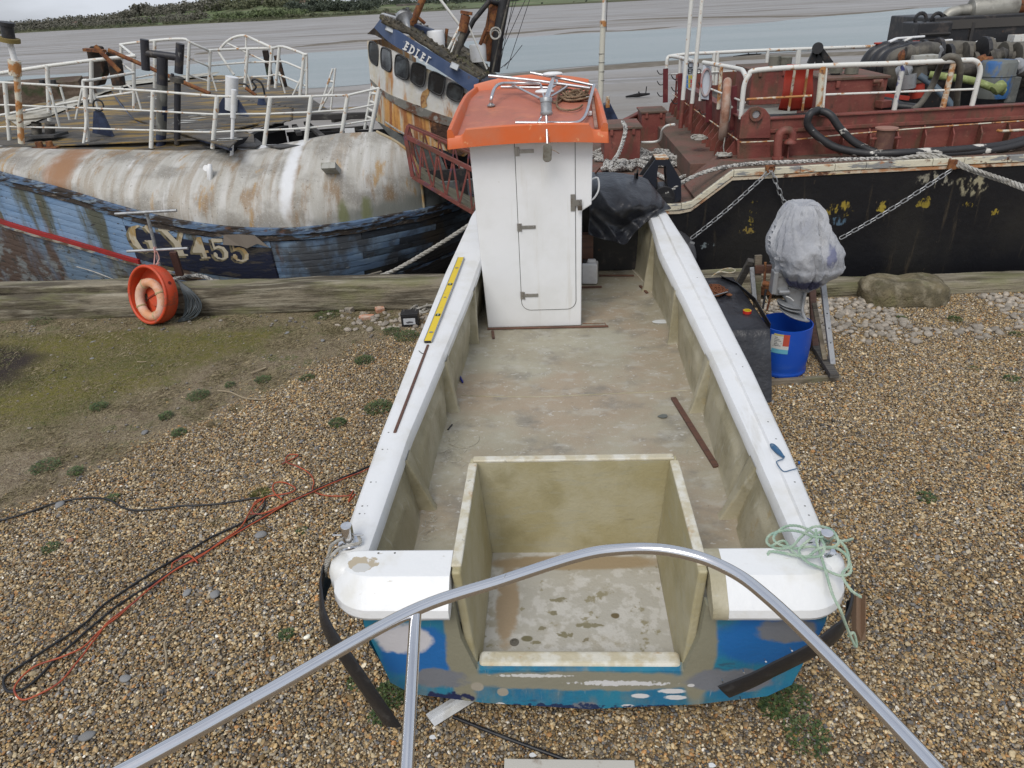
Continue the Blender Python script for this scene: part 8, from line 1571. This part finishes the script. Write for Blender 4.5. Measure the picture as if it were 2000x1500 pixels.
br_([(1457, 152, 10.9), (1452, 140, 11.2), (1440, 134, 11.6), (1374, 122, 12.6)], .032); br_([(1376, 122, 12.6), (1367, 197, 12.6)], .026, 'railing_post'); br_([(1409, 130, 12.0), (1403, 213, 12.0)], .03, 'railing_post', m_railrust); br_([(1455, 200, 10.9), (1389, 174, 12.3)], .014)
br_([(1302, 133, 15.6), (1303, 116, 15.6), (1308, 110, 15.6), (1320, 111, 15.4), (1346, 117, 14.4), (1358, 121, 13.8)], .034); br_([(1329, 116, 15.0), (1325, 182, 15.0)], .03, 'railing_post')
br_([(1312, 109, 15.9), (1350, 105, 16), (1394, 103, 16), (1500, 98, 16), (1700, 91, 16), (1800, 86, 16)], .034); br_([(1306, 144, 15.8), (1330, 144, 15.9), (1470, 137, 16)], .013)
for x0, y0, x1, y1, y in ((1391, 166, 1395, 104, 16), (1398, 166, 1402, 104, 16), (1497, 127, 1500, 99, 16), (1556, 125, 1559, 97, 16), (1560, 125, 1562, 97, 16)): br_([(x0, y0, y), (x1, y1, y)], .036, 'railing_post')
ts = thing('warning_sign', PY(1344, 150, 14.2), 'white warning board with hazard squares between the two tall poles', 'sign')
pl = [PY(*b4(*p), 14.2) for p in ((588, 525), (678, 545), (668, 785), (590, 745))]; 
mb = MB(); mb.prism(pl, (0, .02, 0)); mb.build('board', W('sign_white', (.55, .60, .66), .5), ts)
def sq(px0, py0, px1, py1, mat, nm, Y=14.185): mb = MB(); mb.add([PY(*b4(px0, py1), Y), PY(*b4(px1, py1 + 6), Y), PY(*b4(px1, py0 + 6), Y), PY(*b4(px0, py0), Y)], [(0, 1, 2, 3)]); mb.build(nm, mat, ts)
cblue, cyel, cred, cgrn = W('sign_blue', (.04, .2, .55), .5), W('sign_yellow', (.6, .5, .05), .5), W('sign_red', (.5, .05, .05), .5), W('sign_ink', (.04, .05, .06), .5)
for i in range(4):
    for j in range(3):
        sq(602 + i * 18, 645 + j * 38, 616 + i * 18, 676 + j * 38, (cblue, cblue, cyel, cred)[i] if j else cblue if i < 2 else cyel, 'hazard_square')
def sign_text(s_, size, px, py, Y, mat, par):
    me = text_mesh(s_, size, .001, .001); me.materials.clear(); me.materials.append(mat); c0 = PY(*b4(px, py), Y); 
    for v in me.vertices: v.co = c0 + Vector((v.co.x, 0, v.co.y)) + Vector((0, 0, -.06 * v.co.x))
    me.update(); link('lettering', me, par)
sign_text('CO', .14, 628, 585, 14.18, cgrn, ts); sign_text('TENDER', .125, 592, 635, 14.18, cgrn, ts)
t3 = thing('life_ring_sign', PY(1380, 160, 12.5), 'white board with a red and white round life ring sign on the barge railing', 'sign')
pl = [PY(*b4(*p), 12.5) for p in ((765, 560), (835, 570), (812, 860), (748, 850))]; mb = MB(); mb.prism(pl, (0, .02, 0)); mb.build('board', W('sign_white', (.55, .60, .66)), t3)
c_ = PY(*b4(790, 710), 12.48); mb = MB(); mb.torus(c_, .20, .018, Matrix.Rotation(math.radians(90), 3, 'X'), n=36, m=6, sx=.38); mb.build('ring_print', W('sign_pale_red', (.42, .36, .36), .6, [((.45, .08, .06), 3, .58, .06, 1)]), t3, smooth=60)
p0, p1 = PY(1417, 165, 11.35), PY(1415, 264, 11.0); c_ = (p0 + p1) / 2; t4 = thing('life_buoy', c_, 'faded orange life buoy hanging edge-on from the corner of the barge railing', 'life buoy')
R_ = Matrix.Rotation(math.radians(-12), 3, 'Z') @ Matrix.Rotation(math.radians(90), 3, 'Y'); mb = MB(); mb.torus(c_, .33, .060, R_, n=40, m=12, sx=1.15, sy=.8); mb.build('foam_ring', W('faded_brown_orange', (.33, .17, .11), .75, [((.42, .32, .26), 4, .52, .1, 1), ((.18, .08, .05), 5, .6, .08, 2)]), t4, smooth=180)
mb = MB(); mb.torus(PY(1420, 210, 11.15), .066, .02, Matrix.Rotation(0, 3, 'X'), n=16, m=6); mb.build('reflective_band', W('pale_band', (.5, .45, .4), .7), t4, smooth=180)
mb = MB(); mb.tube(spline([PY(*b4(*p), 11.0) for p in ((985, 780), (1000, 900), (990, 1030), (960, 1065), (940, 1040), (965, 1080), (950, 1200), (940, 1280), (955, 1330))], 6), .010, 6); tag(mb.build('grab_line', m_greyrope, smooth=60), 'thin line hanging from the edge-on life buoy to the deck', 'line')
for pts, cx_, cy_, lb, Y in (((880, 1350), 950, 1345, 'small coil of grey line at the foot of the barge corner', 10.75), ((650, 1220), 725, 1205, 'small heap of pale line on the ledge left of the corner', 11.9)):
    mb = MB(); hp = heap(PY(*b4(cx_, cy_), Y), .13, .12, .06, 6, 6, .014, int(cx_)); mb.tube(hp, .013, 6); tag(mb.build('line_coil', m_greyrope, smooth=60), lb, 'rope coil')
def locker(pxl, pxr, pyt, pyb, Y, dep, lb, nm='deck_locker', zb=FD, mat=m_red, lidcol=m_deckred):
    a_ = PY(pxl, pyb, Y); b_ = PY(pxr, pyb, Y); h = PY(pxl, pyt, Y).z - zb; c0 = Vector(((a_.x + b_.x) / 2, Y + dep / 2, zb)); w_ = b_.x - a_.x
    tt = thing(nm, c0, lb, 'locker'); mb = MB(); mb.box(c0 + Vector((0, 0, h / 2)), (w_, dep, h)); mb.build('body', mat, tt, bevel=.008); mb = MB(); mb.box(c0 + Vector((0, 0, h + .015)), (w_ + .05, dep + .05, .035)); mb.build('lid', lidcol, tt, bevel=.006)
    for s_ in (-.3, .3): mb = MB(); mb.box(c0 + Vector((s_ * w_, -dep / 2 - .018, h * .92)), (.05, .03, .09)); mb.build('latch', m_red, tt, bevel=.004)
    return tt
locker(1180, 1250, 254, 303, 12.7, .9, 'red steel locker on the barge foredeck nearest the orange cabin roof')
locker(1252, 1298, 222, 270, 14.6, .7, 'second red locker on the foredeck, farther out behind the first')
mb = MB(); pts = [PZ(1205, 240, FD + .35), PZ(1217, 236, FD + .35), PZ(1262, 213, FD + .5), PZ(1298, 212, FD + .5)]
for a_, b_ in zip(pts, pts[1:]): mb.prism([a_, b_, Vector((b_.x, b_.y, FD - .1)), Vector((a_.x, a_.y, FD - .1))], (0, .04, 0)); mb.beam(a_, b_, .12, .03)
mb.build('bow_bulwark', m_red, t)
pl = [PY(*p, 14.5) for p in ((1180, 240), (1180, 205), (1192, 202), (1210, 238), (1209, 243))]; mb = MB(); mb.prism(pl, (0, .3, 0)); mb.build('bow_fairlead', m_navy, t, bevel=.01)
mb = MB(); mb.tube([PY(1187, 210, 14.4), PY(1187, 188, 14.4)], .04, 8); mb.build('fairlead_pin', m_railrust, t)
mb = MB(); mb.tube(spline([PY(1252, 278, 12.9), PY(1280, 277, 12.9), PY(1290, 271, 12.7), PY(1293, 255, 12.5), PY(1302, 246, 12.4), PY(1318, 243, 12.3)], 5), .020, 8); mb.build('bent_handrail', m_railwhite, t, smooth=60)
mb = MB(); mb.box(PZ(1342, 228, FD + .36), (.14, .1, .03)); mb.build('tread', m_railwhite, t)
ta = thing('fairlead_frame', PY(1295, 400, 10.1), 'black A-shaped fairlead frame with a big roller at the barge corner', 'fairlead')
Y = 9.95
pl = [PY(*p, Y) for p in ((1281, 310), (1306, 310), (1330, 352), (1331, 388), (1316, 400), (1306, 372), (1302, 345), (1302, 325), (1286, 323), (1283, 345), (1280, 370), (1268, 352), (1252, 350))]; 
for nm_, dY in (('front_cheek', 0), ('rear_cheek', .26)):
    mb = MB(); q_ = [p + Vector((0, dY, 0)) for p in pl]; tri = mg.tessellate_polygon([[Vector((p.x, p.z, 0)) for p in q_]]); n_ = len(q_); vs = q_ + [p + Vector((0, .03, 0)) for p in q_]
    mb.add(vs, [tuple(f) for f in tri] + [tuple(i + n_ for i in f) for f in tri] + [(i, (i + 1) % n_, (i + 1) % n_ + n_, i + n_) for i in range(n_)]); mb.build(nm_, W('near_black_blue', (.010, .013, .022), .45) if dY == 0 else m_blackmetal, ta)
mb = MB(); mb.prism([PY(1281, 309, Y), PY(1306, 309, Y), PY(1306, 312, Y), PY(1281, 312, Y)], (0, .30, 0)); mb.build('top_plate', m_railrust, ta)
mb = MB(); mb.prism([PY(1253, 352, Y + .035), PY(1284, 350, Y + .035), PY(1285, 368, Y + .035), PY(1304, 368, Y + .035), PY(1305, 348, Y + .035), PY(1330, 356, Y + .035), PY(1330, 392, Y + .035), PY(1320, 425, Y + .035), PY(1290, 432, Y + .035), PY(1268, 415, Y + .035)], (0, .22, 0)); mb.build('frame_foot', m_blackmetal, ta)
c_ = PY(1297, 385, Y - .02); mb = MB(); mb.cyl(c_, c_ + Vector((0, .3, 0)), .15, n=26); mb.build('roller', m_black_rub, ta, bevel=.01)
c_ = PY(1305, 505, 9.72); tf = thing('tyre_fender', c_, 'worn black tyre hanging against the barge hull behind the gunwale', 'tyre'); mb = MB(); mb.torus(c_, .30, .11, Matrix.Rotation(math.radians(78), 3, 'X') @ Matrix.Rotation(.2, 3, 'Y'), n=40, m=14); mb.build('carcass', W('old_tyre', (.035, .035, .038), .7, [((.09, .09, .095), 4, .58, .08, 1)], [(20, .006)]), tf, smooth=180)
mb = MB(); mb.box(PY(1352, 474, 9.6), (.06, .04, .02), Matrix.Rotation(.3, 3, 'Y')); mb.build('shackle', m_galv, tf)
def bchain(a_, b_, Y, lb, Ls=.10, w_=.052, r_=.0075, sag=.03):
    p, q = PY(*a_, Y), PY(*b_, Y); path = [p.lerp(q, k / 12) + Vector((0, 0, -sag * math.sin(math.pi * k / 12))) for k in range(13)]; tc = thing('chain', p, lb, 'chain'); chain_links(tc, path, Ls, w_, r_, m_galv)
bchain((1350, 466), (1503, 334), 9.78, 'galvanised chain running up from the gunwale to the barge strake')
bchain((1508, 334), (1541, 412), 9.78, 'short galvanised chain dropping behind the covered outboard engine')
bchain((1641, 466), (1858, 332), 9.78, 'galvanised chain slanting up right from behind the outboard cover')
c_ = PY(1505, 331, 9.8); mb = MB(); mb.torus(c_, .04, .014, Matrix.Rotation(1.5, 3, 'X'), n=14, m=6); mb.box(c_ + Vector((0, .03, .02)), (.12, .05, .06)); mb.build('pad_eye', m_rust, t, smooth=40)
c_ = PY(1862, 322, 9.8); mb = MB(); mb.box(c_ + Vector((0, .03, .0)), (.1, .05, .12)); mb.build('pad_eye', m_rust, t)
pl = [PY(*p, HY - .012) for p in ((1838, 358), (1852, 335), (1870, 333), (1875, 352), (1840, 368))]
def brope(pts, R, mat, lb, n=8, nm='rope'): mb = strand_rope(spline([PY(*p) if len(p) == 3 else PZ(*p, FD) for p in pts], n), R); return tag(mb.build(nm, mat, smooth=60), lb, 'rope')
brope([(1300, 378, 9.95), (1340, 352, 10.0), (1380, 335, 10.1), (1420, 326, 10.1), (1480, 319, 10.12), (1560, 316, 10.12), (1640, 312, 10.12), (1720, 310, 10.1), (1780, 306, 10.1), (1850, 305, 10.1)], .030, m_whiterope, 'flecked rope lying along the cream strake of the barge')
mb = strand_rope(spline([PY(1740, 314, 10.0), PY(1800, 305, 9.95), (PY(1850, 315, 9.88)), PY(1900, 334, 9.7), PY(1950, 350, 9.4), PY(2010, 372, 8.9), PY(2100, 402, 8.3)], 8), .030); m2 = strand_rope(spline([PY(1790, 300, 10.0), PY(1845, 306, 9.93), (PY(1893, 327, 9.72)), PY(1945, 345, 9.42), PY(2010, 367, 8.95), PY(2100, 396, 8.35)], 8), .026); mb.add(m2.v, m2.f)
tag(mb.build('mooring_rope', m_greyrope, smooth=60), 'doubled grey-brown mooring rope running off the barge to the right edge', 'rope')
hz = []
for lb, c_, rx, ry, lp, sd_, h in (('big heap of flecked rope behind the black A-shaped frame', (1345, 318), .62, .55, 9, 2, .14), ('heap of flecked rope between the cabin and the black A-shaped frame', (1215, 308), .55, .5, 8, 4, .12), ('small heap of flecked rope on the black sheet edge at the foredeck', (1205, 332), .22, .25, 5, 6, .12), ('flecked rope coil on the right of the foredeck by the ledge', (1385, 338), .35, .3, 6, 8, .10)):
    mb = strand_rope(heap(PZ(*c_, FD), rx, ry, h, lp, 7, .04, sd_), .036); tag(mb.build('rope_heap', m_whiterope, smooth=60), lb, 'rope')
brope([(1216, 238, 12.6), (1222, 250, 12.3), (1218, 272, 12.1), (1208, 300, 11.8), (1196, 318, 11.5), (1192, 332, 11.3)], .036, m_whiterope, 'flecked rope hanging over the nearest red locker')
mb = strand_rope(spline([PZ(x, y, FD + .05) for x, y in ((1160, 300), (1185, 305), (1215, 296), (1240, 305), (1270, 300), (1300, 296), (1335, 302), (1370, 310), (1395, 322), (1380, 340), (1340, 344), (1310, 352), (1250, 322), (1232, 330), (1245, 312), (1290, 306))], 8), .036)
tag(mb.build('long_rope', m_whiterope, smooth=60), 'long flecked rope snaking across the barge foredeck behind the cabin', 'rope')
def tubeT(pts, rr, mat, lb, cat='hose', nm='hose', n=7): mb = MB(); mb.tube(spline([PY(*p) for p in pts], n), rr, 12); return tag(mb.build(nm, mat, smooth=60), lb, cat)
tubeT([(1500, 230, 11.2), (1560, 228, 10.9), (1590, 222, 10.7), (1602, 217, 10.5), (1622, 225, 10.4), (1640, 250, 10.35), (1665, 275, 10.3), (1695, 292, 10.25), (1712, 297, 10.2)], .050, m_hose, 'black and white taped hose looped over the red coaming, upper run')
tubeT([(1598, 215, 10.5), (1583, 222, 10.4), (1577, 240, 10.4), (1585, 255, 10.4), (1605, 272, 10.35), (1630, 287, 10.3), (1665, 296, 10.25), (1700, 300, 10.2), (1750, 299, 10.1), (1830, 295, 10.1), (1900, 290, 10.1), (1960, 283, 10.15), (2010, 270, 10.2), (2060, 262, 10.2)], .052, m_hose, 'black and white taped hose running down and along the side deck')
tubeT([(1755, 303, 10.1), (1860, 300, 10.1), (1950, 292, 10.1), (2010, 278, 10.15), (2060, 270, 10.2)], .05, m_hose, 'second taped hose beside it on the side deck at the right edge')
mb = MB(); mb.tube(spline([PY(1948, 254, 10.45), PY(1960, 256, 10.45), PY(2020, 252, 10.45)], 4), .018, 8); mb.build('hand_grip', m_railrust, t, smooth=60)
CD = 1.80
mb = MB(); mb.box((9.6, 13.7, CD - .05), (13.7, 6.0, .1)); mb.build('cargo_deck', W('dark_cargo_deck', (.085, .075, .065), .9, [((.05, .045, .04), 2, .5, .12, 1), ((.16, .10, .07), 3, .62, .08, 2)], [(12, .01)]), t)
mb = MB(); mb.box((3.9, 13.0, CD + .02), (1.6, 1.0, .03)); mb.build('grey_hatch', W('grey_green_hatch', (.22, .22, .19), .8, [((.14, .13, .11), 3, .55, .1, 1)]), t)
mb = MB(); mb.box((9, 16.75, CD + .1), (12.6, .04, .5)); mb.build('far_coaming', m_red, t)
locker(1465, 1540, 140, 186, 14.2, 1.2, 'red steel tank on the barge deck left of the bright red sheet', 'deck_tank', CD)
locker(1603, 1722, 158, 222, 11.2, 1.1, 'large red steel tank on the barge deck right of the bright red sheet', 'deck_tank', CD)
mb = MB(); mb.tube([PY(1705, 160, 11.1), PY(1722, 158, 11.1), PY(1722, 170, 11.1)], .03, 8); mb.build('lifting_lug', m_red, t, smooth=50)
ts = thing('red_sheet', PY(1560, 170, 10.9), 'bright red ribbed plastic sheet leaning on the barge railing', 'sheet')
tp_ = [PY(*b4(x, 557), 10.95) for x in (1490, 1560, 1640, 1720)]; bt_ = [PY(*b4(x, y), 11.1) for x, y in ((1415, 945), (1500, 955), (1600, 950), (1700, 940))]
rows = [[p.lerp(q, j / 14) + Vector((0, .03 * math.sin(j * .5), 0)) for p, q in zip(spline(tp_, 6), spline(bt_, 6))] for j in range(15)]; mb = MB(); mb.grid(rows); mb.build('sheet', m_redbright, ts, smooth=60, solid=.02)
for x0, x1 in ((1555, 1500), (1665, 1618)): mb = MB(); mb.beam(PY(*b4(x0, 600), 10.88), PY(*b4(x1, 955), 10.98), .03, .02, (0, 1, 0)); mb.build('rusty_edge_strip', m_railrust, ts)
def can(px, pyt, pyb, Y, r_, lb):
    c_ = PY(px, pyb, Y); h = PY(px, pyt, Y).z - c_.z; tc_ = thing('mushroom_vent', c_, lb, 'vent'); mb = MB(); mb.cyl(c_, c_ + Vector((0, 0, h * .5)), r_ * .7, n=18); mb.build('neck', m_blackmetal, tc_, smooth=40); mb = MB(); mb.lathe([(r_, h * .35), (r_, h), (r_ * .9, h * 1.03), (0, h * 1.03)], c_, 22); mb.build('head', W('grey_green_vent', (.16, .155, .125), .75, [((.08, .08, .06), 6, .56, .1, 1)]), tc_, smooth=40)
can(1511, 110, 138, 14.4, .105, 'grey mushroom vent on the farther red tank, left one'); can(1532, 112, 138, 14.4, .11, 'grey mushroom vent on the farther red tank, right one'); can(1630, 124, 152, 11.6, .095, 'grey mushroom vent on the large red tank, left one'); can(1661, 128, 152, 11.6, .095, 'grey mushroom vent on the large red tank, right one')
tt = thing('tripod_stand', PY(1598, 128, 14.8), 'black three-legged bracket standing beyond the bright red sheet', 'tripod')
for a_ in ((1582, 125), (1600, 127), (1622, 126)): mb = MB(); mb.beam(PY(*a_, 14.8), PY(1597, 92, 14.8), .12, .06, (0, 1, 0)); mb.build('leg', m_blackmetal, tt, bevel=.006)
mb = MB(); mb.cyl(PY(1597, 94, 14.7), PY(1597, 94, 15.0), .10, n=16); mb.build('head', m_blackmetal, tt, smooth=40)
for k, (x0, xt, yt, Yk) in enumerate(((1692, 1728, 98, 13.2), (1710, 1750, 99, 13.0), (1728, 1772, 104, 12.8), (1742, 1792, 103, 12.6))):
    tubeT([(x0 + 35, 172, Yk), (x0 + 8, 160, Yk), (x0, 135, Yk), (x0 + 10, 112, Yk), (xt - 8, 99 + k * 2, Yk), (xt + 12, 95 + k, Yk), (xt + 40, 97 + k, Yk + .3)], .125, m_black_rub if k < 3 else m_greypipe, ['leftmost', 'second', 'third', 'fourth'][k] + ' of the four fat black hoses curving up on the barge deck')
for x, y, lb in ((1722, 85, 'leftmost'), (1758, 86, 'middle'), (1790, 82, 'rightmost')):
    tv = thing('valve', PY(x + 4, y + 14, 13.2), lb + ' of the red valve handles above the fat black hoses', 'valve'); mb = MB(); mb.beam(PY(x - 14, y, 13.2), PY(x + 14, y - 1, 13.2), .07, .03); mb.build('handle', m_redbright, tv, bevel=.01); mb = MB(); mb.lathe([(.12, -.2), (.10, -.1), (.05, -.05), (.04, .0)], PY(x + 5, y, 13.25), 14); mb.build('stem', m_blackmetal, tv, smooth=40)
for x, y, lb in ((1750, 77, 'first white lever from the left, above the fat black hoses'), (1778, 75, 'second white lever from the left, beside the black machine box'), (1832, 82, 'third white lever, leftmost in front of the black machine box'), (1870, 87, 'fourth white lever, lowest in front of the black machine box'), (1915, 81, 'fifth white lever, rightmost in front of the black machine box')):
    tv = thing('lever_valve', PY(x, y + 12, 13), lb, 'valve'); mb = MB(); mb.beam(PY(x - 14, y + 5, 13), PY(x + 2, y - 2, 13), .09, .03); mb.beam(PY(x, y - 2, 13), PY(x + 28, y - 4, 13), .05, .03); mb.build('lever', m_white, tv, bevel=.01); mb = MB(); mb.lathe([(.15, -.34), (.13, -.2), (.08, -.1), (.05, .0)], PY(x - 2, y + 5, 13.1), 14); mb.build('body', m_greypipe, tv, smooth=40)
mf = thing('pipe_manifold', PY(1850, 120, 13.2), 'grimy pipes and flanges in front of the black machine box', 'manifold')
r = random.Random(9)
for pts, rr in (([(1790, 108, 13), (1850, 100, 13), (1930, 104, 13), (2040, 100, 13)], .16), ([(1800, 124, 12.9), (1880, 120, 12.9), (2040, 118, 12.9)], .13), ([(1740, 118, 12.9), (1790, 112, 12.9)], .13), ([(1870, 135, 12.6), (1930, 137, 12.5), (2040, 140, 12.4)], .10)):
    mb = MB(); mb.tube(spline([PY(*p) for p in pts], 4), rr, 16); mb.build('pipe', m_greypipe, mf, smooth=60)
for px, py, Y, rr in ((1800, 106, 12.9, .22), (1830, 103, 12.9, .22), (1850, 112, 12.8, .20), (1885, 108, 12.8, .2), (1918, 105, 12.7, .25), (1925, 106, 12.7, .25), (1900, 122, 12.7, .16), (1780, 122, 12.8, .16), (1960, 108, 12.7, .2), (1985, 112, 12.6, .22)):
    c_ = PY(px, py, Y); mb = MB(); mb.cyl(c_ + Vector((-.03, 0, 0)), c_ + Vector((.03, 0, 0)), rr, n=18); mb.build('flange', m_blackmetal if r.random() < .5 else m_greypipe, mf, bevel=.006)
for k in range(16):
    c_ = PY(r.uniform(1740, 1990), r.uniform(100, 150), r.uniform(12.2, 13)); mb = MB(); mb.lathe([(.09, -.1), (.12, -.04), (.08, .02), (.10, .06), (.03, .12)], c_, 12, Matrix.Rotation(r.uniform(-1.5, 1.5), 3, 'X') @ Matrix.Rotation(r.uniform(-1.5, 1.5), 3, 'Y')); mb.build('fitting', r.choice([m_greypipe, m_blackmetal, m_rust, m_alu]), mf, smooth=40)
mb = MB(); mb.box(PY(1803, 113, 12.2), (.36, .2, .09)); mb.build('junction_box', W('pale_grey_box', (.36, .36, .33)), mf, bevel=.01)
mb = MB(); mb.cyl(PY(1790, 190, 12.3), PY(1791, 160, 12.3), .11, n=16); mb.build('red_stand_pipe', m_redbright, mf, smooth=40); mb = MB(); mb.cyl(PY(1792, 160, 12.3), PY(1793, 128, 12.3), .13, n=16); mb.build('grey_canister', m_greypipe, mf, smooth=40)
mb = MB(); mb.cyl(PY(1772, 172, 12.2), PY(1774, 145, 12.2), .12, n=16); mb.build('grey_canister', m_alu, mf, smooth=40)
mb = MB(); mb.beam(PY(1710, 184, 11.9), PY(1775, 192, 11.9), .05, .06); mb.build('red_beam', m_redbright, mf)
bB('dark_fill', m_blackmetal, ((7.9, 13.3, CD + .25), (3.4, .8, .5)), par=mf)
mk = thing('machine_box', PY(1880, 110, 14.2), 'big black machine housing with louvred end on the barge', 'machine')
a_ = PY(1783, 110, 14.0); b_ = PY(1976, 35, 14.0); w_ = 6.0; zt = PY(1800, 36, 14.0).z; xb0 = a_.x
mb = MB(); mb.box((xb0 + .25 + w_ / 2, 14.9, (zt + CD) / 2), (w_, 1.8, zt - CD)); mb.build('housing', m_blackmetal, mk, bevel=.02)
mb = MB(); mb.box((xb0 + .17, 14.1, (zt + CD) / 2 - .03), (.55, .7, zt - CD - .06)); lo = mb.build('louvre_end', m_blackmetal, mk, bevel=.02)
for k in range(9): mb = MB(); mb.box((xb0 + .17, 13.735, CD + .35 + k * (zt - CD - .5) / 9), (.5, .05, .03), Matrix.Rotation(.5, 3, 'X')); mb.build('louvre', W('louvre_black', (.04, .037, .035), .5), lo)
for k in range(4): mb = MB(); mb.box((xb0 + .9 + k * 1.3, 13.985, (zt + CD) / 2), (.05, .03, zt - CD - .2)); mb.build('panel_seam', W('louvre_black', (.04, .037, .035)), mk)
mb = MB(); mb.box((xb0 + .25 + w_ / 2, 14.0, zt - .12), (w_, .05, .14)); mb.build('top_band', W('dusty_black', (.06, .055, .05), .7), mk)
for px in (1798, 1830): mb = MB(); c_ = PY(px, 37, 14.1); mb.torus(c_, .09, .03, Matrix.Rotation(1.57, 3, 'X'), n=16, m=6); mb.build('lifting_eye', m_blackmetal, mk, smooth=60)
mb = MB(); mb.tube(spline([PY(1848, 33, 14.4), PY(1856, 26, 14.4), PY(1875, 21, 14.4), PY(1897, 19, 14.4)], 5), .095, 14); mb.build('exhaust_bend', m_silver, mk, smooth=60)
mb = MB(); mb.tube([PY(1893, 20, 14.4), PY(1896, 19.5, 14.4), PY(1899, 19, 14.4), PY(1982, 12, 14.4), PY(1984, 12, 14.4)], [.10, .175, .18, .19, .15], 20); mb.build('silencer', m_silver, mk, smooth=40)
mb = MB(); mb.tube([PY(1983, 12, 14.4), PY(2080, 4, 14.4)], .15, 18); mb.build('rusty_exhaust', m_rust, mk, smooth=40)
for px in (1885, 1960): mb = MB(); mb.beam(PY(px - 6, 36, 14.4), PY(px, 26, 14.4), .04, .04); mb.build('strut', m_blackmetal, mk)
mb = MB(); mb.box(PY(1995, 75, 13.7), (.35, .2, .12)); mb.build('pale_bracket', m_railwhite, mk)
c_ = PY(1935, 190, 12.1); tb = thing('blue_tank', c_, 'worn blue and grey upright tank on the barge deck near the right edge', 'tank'); h = PY(1935, 118, 12.1).z - c_.z; mb = MB(); mb.lathe([(.24, 0), (.25, .05), (.25, h * .93), (.22, h), (.0, h * 1.03)], c_, 32); mb.build('shell', m_bluetank, tb, smooth=50); mb = MB(); mb.torus(c_ + Vector((0, 0, h * .6)), .25, .012, n=32, m=6); mb.build('weld_band', m_bluetank, tb, smooth=60)
mb = MB(); mb.box(PY(1972, 175, 12.0), (.17, .17, .36)); tag(mb.build('grey_block', m_concrete, bevel=.01), 'grey block standing right of the blue tank', 'block')
mb = MB(); mb.cyl(PY(1950, 150, 12.8), PY(2050, 145, 12.8), .18, n=20); tag(mb.build('large_pipe', m_greypipe, smooth=40), 'large grimy pipe behind the blue tank at the right edge', 'pipe')
tubeT([(1815, 146, 11.7), (1850, 150, 11.6), (1900, 158, 11.5), (1935, 170, 11.45), (1962, 180, 11.4)], .052, m_green, 'yellow-green hose lying across the barge deck in front of the blue tank')
mb = MB(); mb.lathe([(.04, -.10), (.075, -.08), (.08, .04), (.065, .07), (0, .09)], PY(1952, 170, 11.35), 16, Matrix.Rotation(.9, 3, 'Y')); tag(mb.build('hose_coupling', m_green, smooth=50), 'green coupling at the end of the yellow-green hose', 'coupling')
tubeT([(1782, 216, 10.9), (1800, 200, 11), (1822, 165, 11.1), (1834, 135, 11), (1842, 118, 10.75), (1855, 110, 10.7), (1870, 116, 10.7), (1875, 140, 10.75), (1870, 180, 10.9), (1868, 212, 11)], .042, m_greypipe, 'brown hose looped over the top rail of the barge near the rusty post')
tubeT([(1795, 148, 11.8), (1820, 165, 11.7), (1845, 190, 11.5), (1862, 212, 11.3)], .05, W('grey_blue_hose', (.07, .10, .13), .6), 'short blue-grey hose crossing under the yellow-green one')
tubeT([(1710, 205, 11.3), (1740, 207, 11.3), (1790, 212, 11.2)], .07, m_black_rub, 'black hose lying on the deck beside the large red tank'); tubeT([(1712, 195, 11.5), (1735, 198, 11.5), (1760, 206, 11.4)], .055, m_black_rub, 'second black hose on the deck beside the large red tank')
mb = MB(); mb.box(PY(1725, 203, 11.15), (.18, .14, .10), Matrix.Rotation(.4, 3, 'Z')); tag(mb.build('red_coupling', m_red, bevel=.01), 'red coupling lying among the black hoses on the deck', 'coupling')
tw = thing('ensign_pole', PY(1174, 200, 13.4), 'tall pale cream pole with rust rising behind the orange roof', 'pole')
mb = MB(); mb.tube([PY(1172, 205, 13.4), PY(1178, 45, 13.4)], [.052, .046], 14); mb.build('lower_pole', W('cream_pole', (.55, .54, .46), .5, [((.4, .25, .08), 5, .62, .04, 1)]), tw, smooth=60); mb = MB(); mb.tube([PY(1178, 52, 13.4), PY(1178, 40, 13.4)], .056, 14); mb.build('collar', m_railrust, tw, smooth=60); mb = MB(); mb.tube([PY(1178, 45, 13.4), PY(1183.5, -70, 13.4)], .032, 12); mb.build('upper_pole', m_railwhite, tw, smooth=60)
for py in (105, 122, 140, 157): mb = MB(); c_ = PY(1175, py, 13.4); mb.torus(c_, .05, .004, n=16, m=5); mb.build('band', m_blackmetal, tw)
mb = MB(); mb.tube([PY(1187, -30, 13.4), PY(1184, 60, 13.4)], .006, 5); mb.build('halyard', m_blackmetal, tw)
for px, py, lb, s_ in ((1247, 188, 'dark branch lying on the mud beyond the orange roof', .8), (1461, 109, 'small dark snag on the mud behind the barge railing', 1.4)):
    p = PZ(px, py, WL + .1); mb = MB(); mb.tube([p + Vector((-.9 * s_, 0, 0)), p + Vector((0, .1, .05)), p + Vector((.8 * s_, 0, .1))], [.05, .12, .05], 6); mb.tube([p + Vector((.5 * s_, 0, .1)), p + Vector((.55 * s_, 0, .5))], .03, 5); mb.tube([p + Vector((.1, 0, .0)), p + Vector((.0, 0, .25))], .04, 5); tag(mb.build('driftwood', m_dark), lb, 'driftwood')
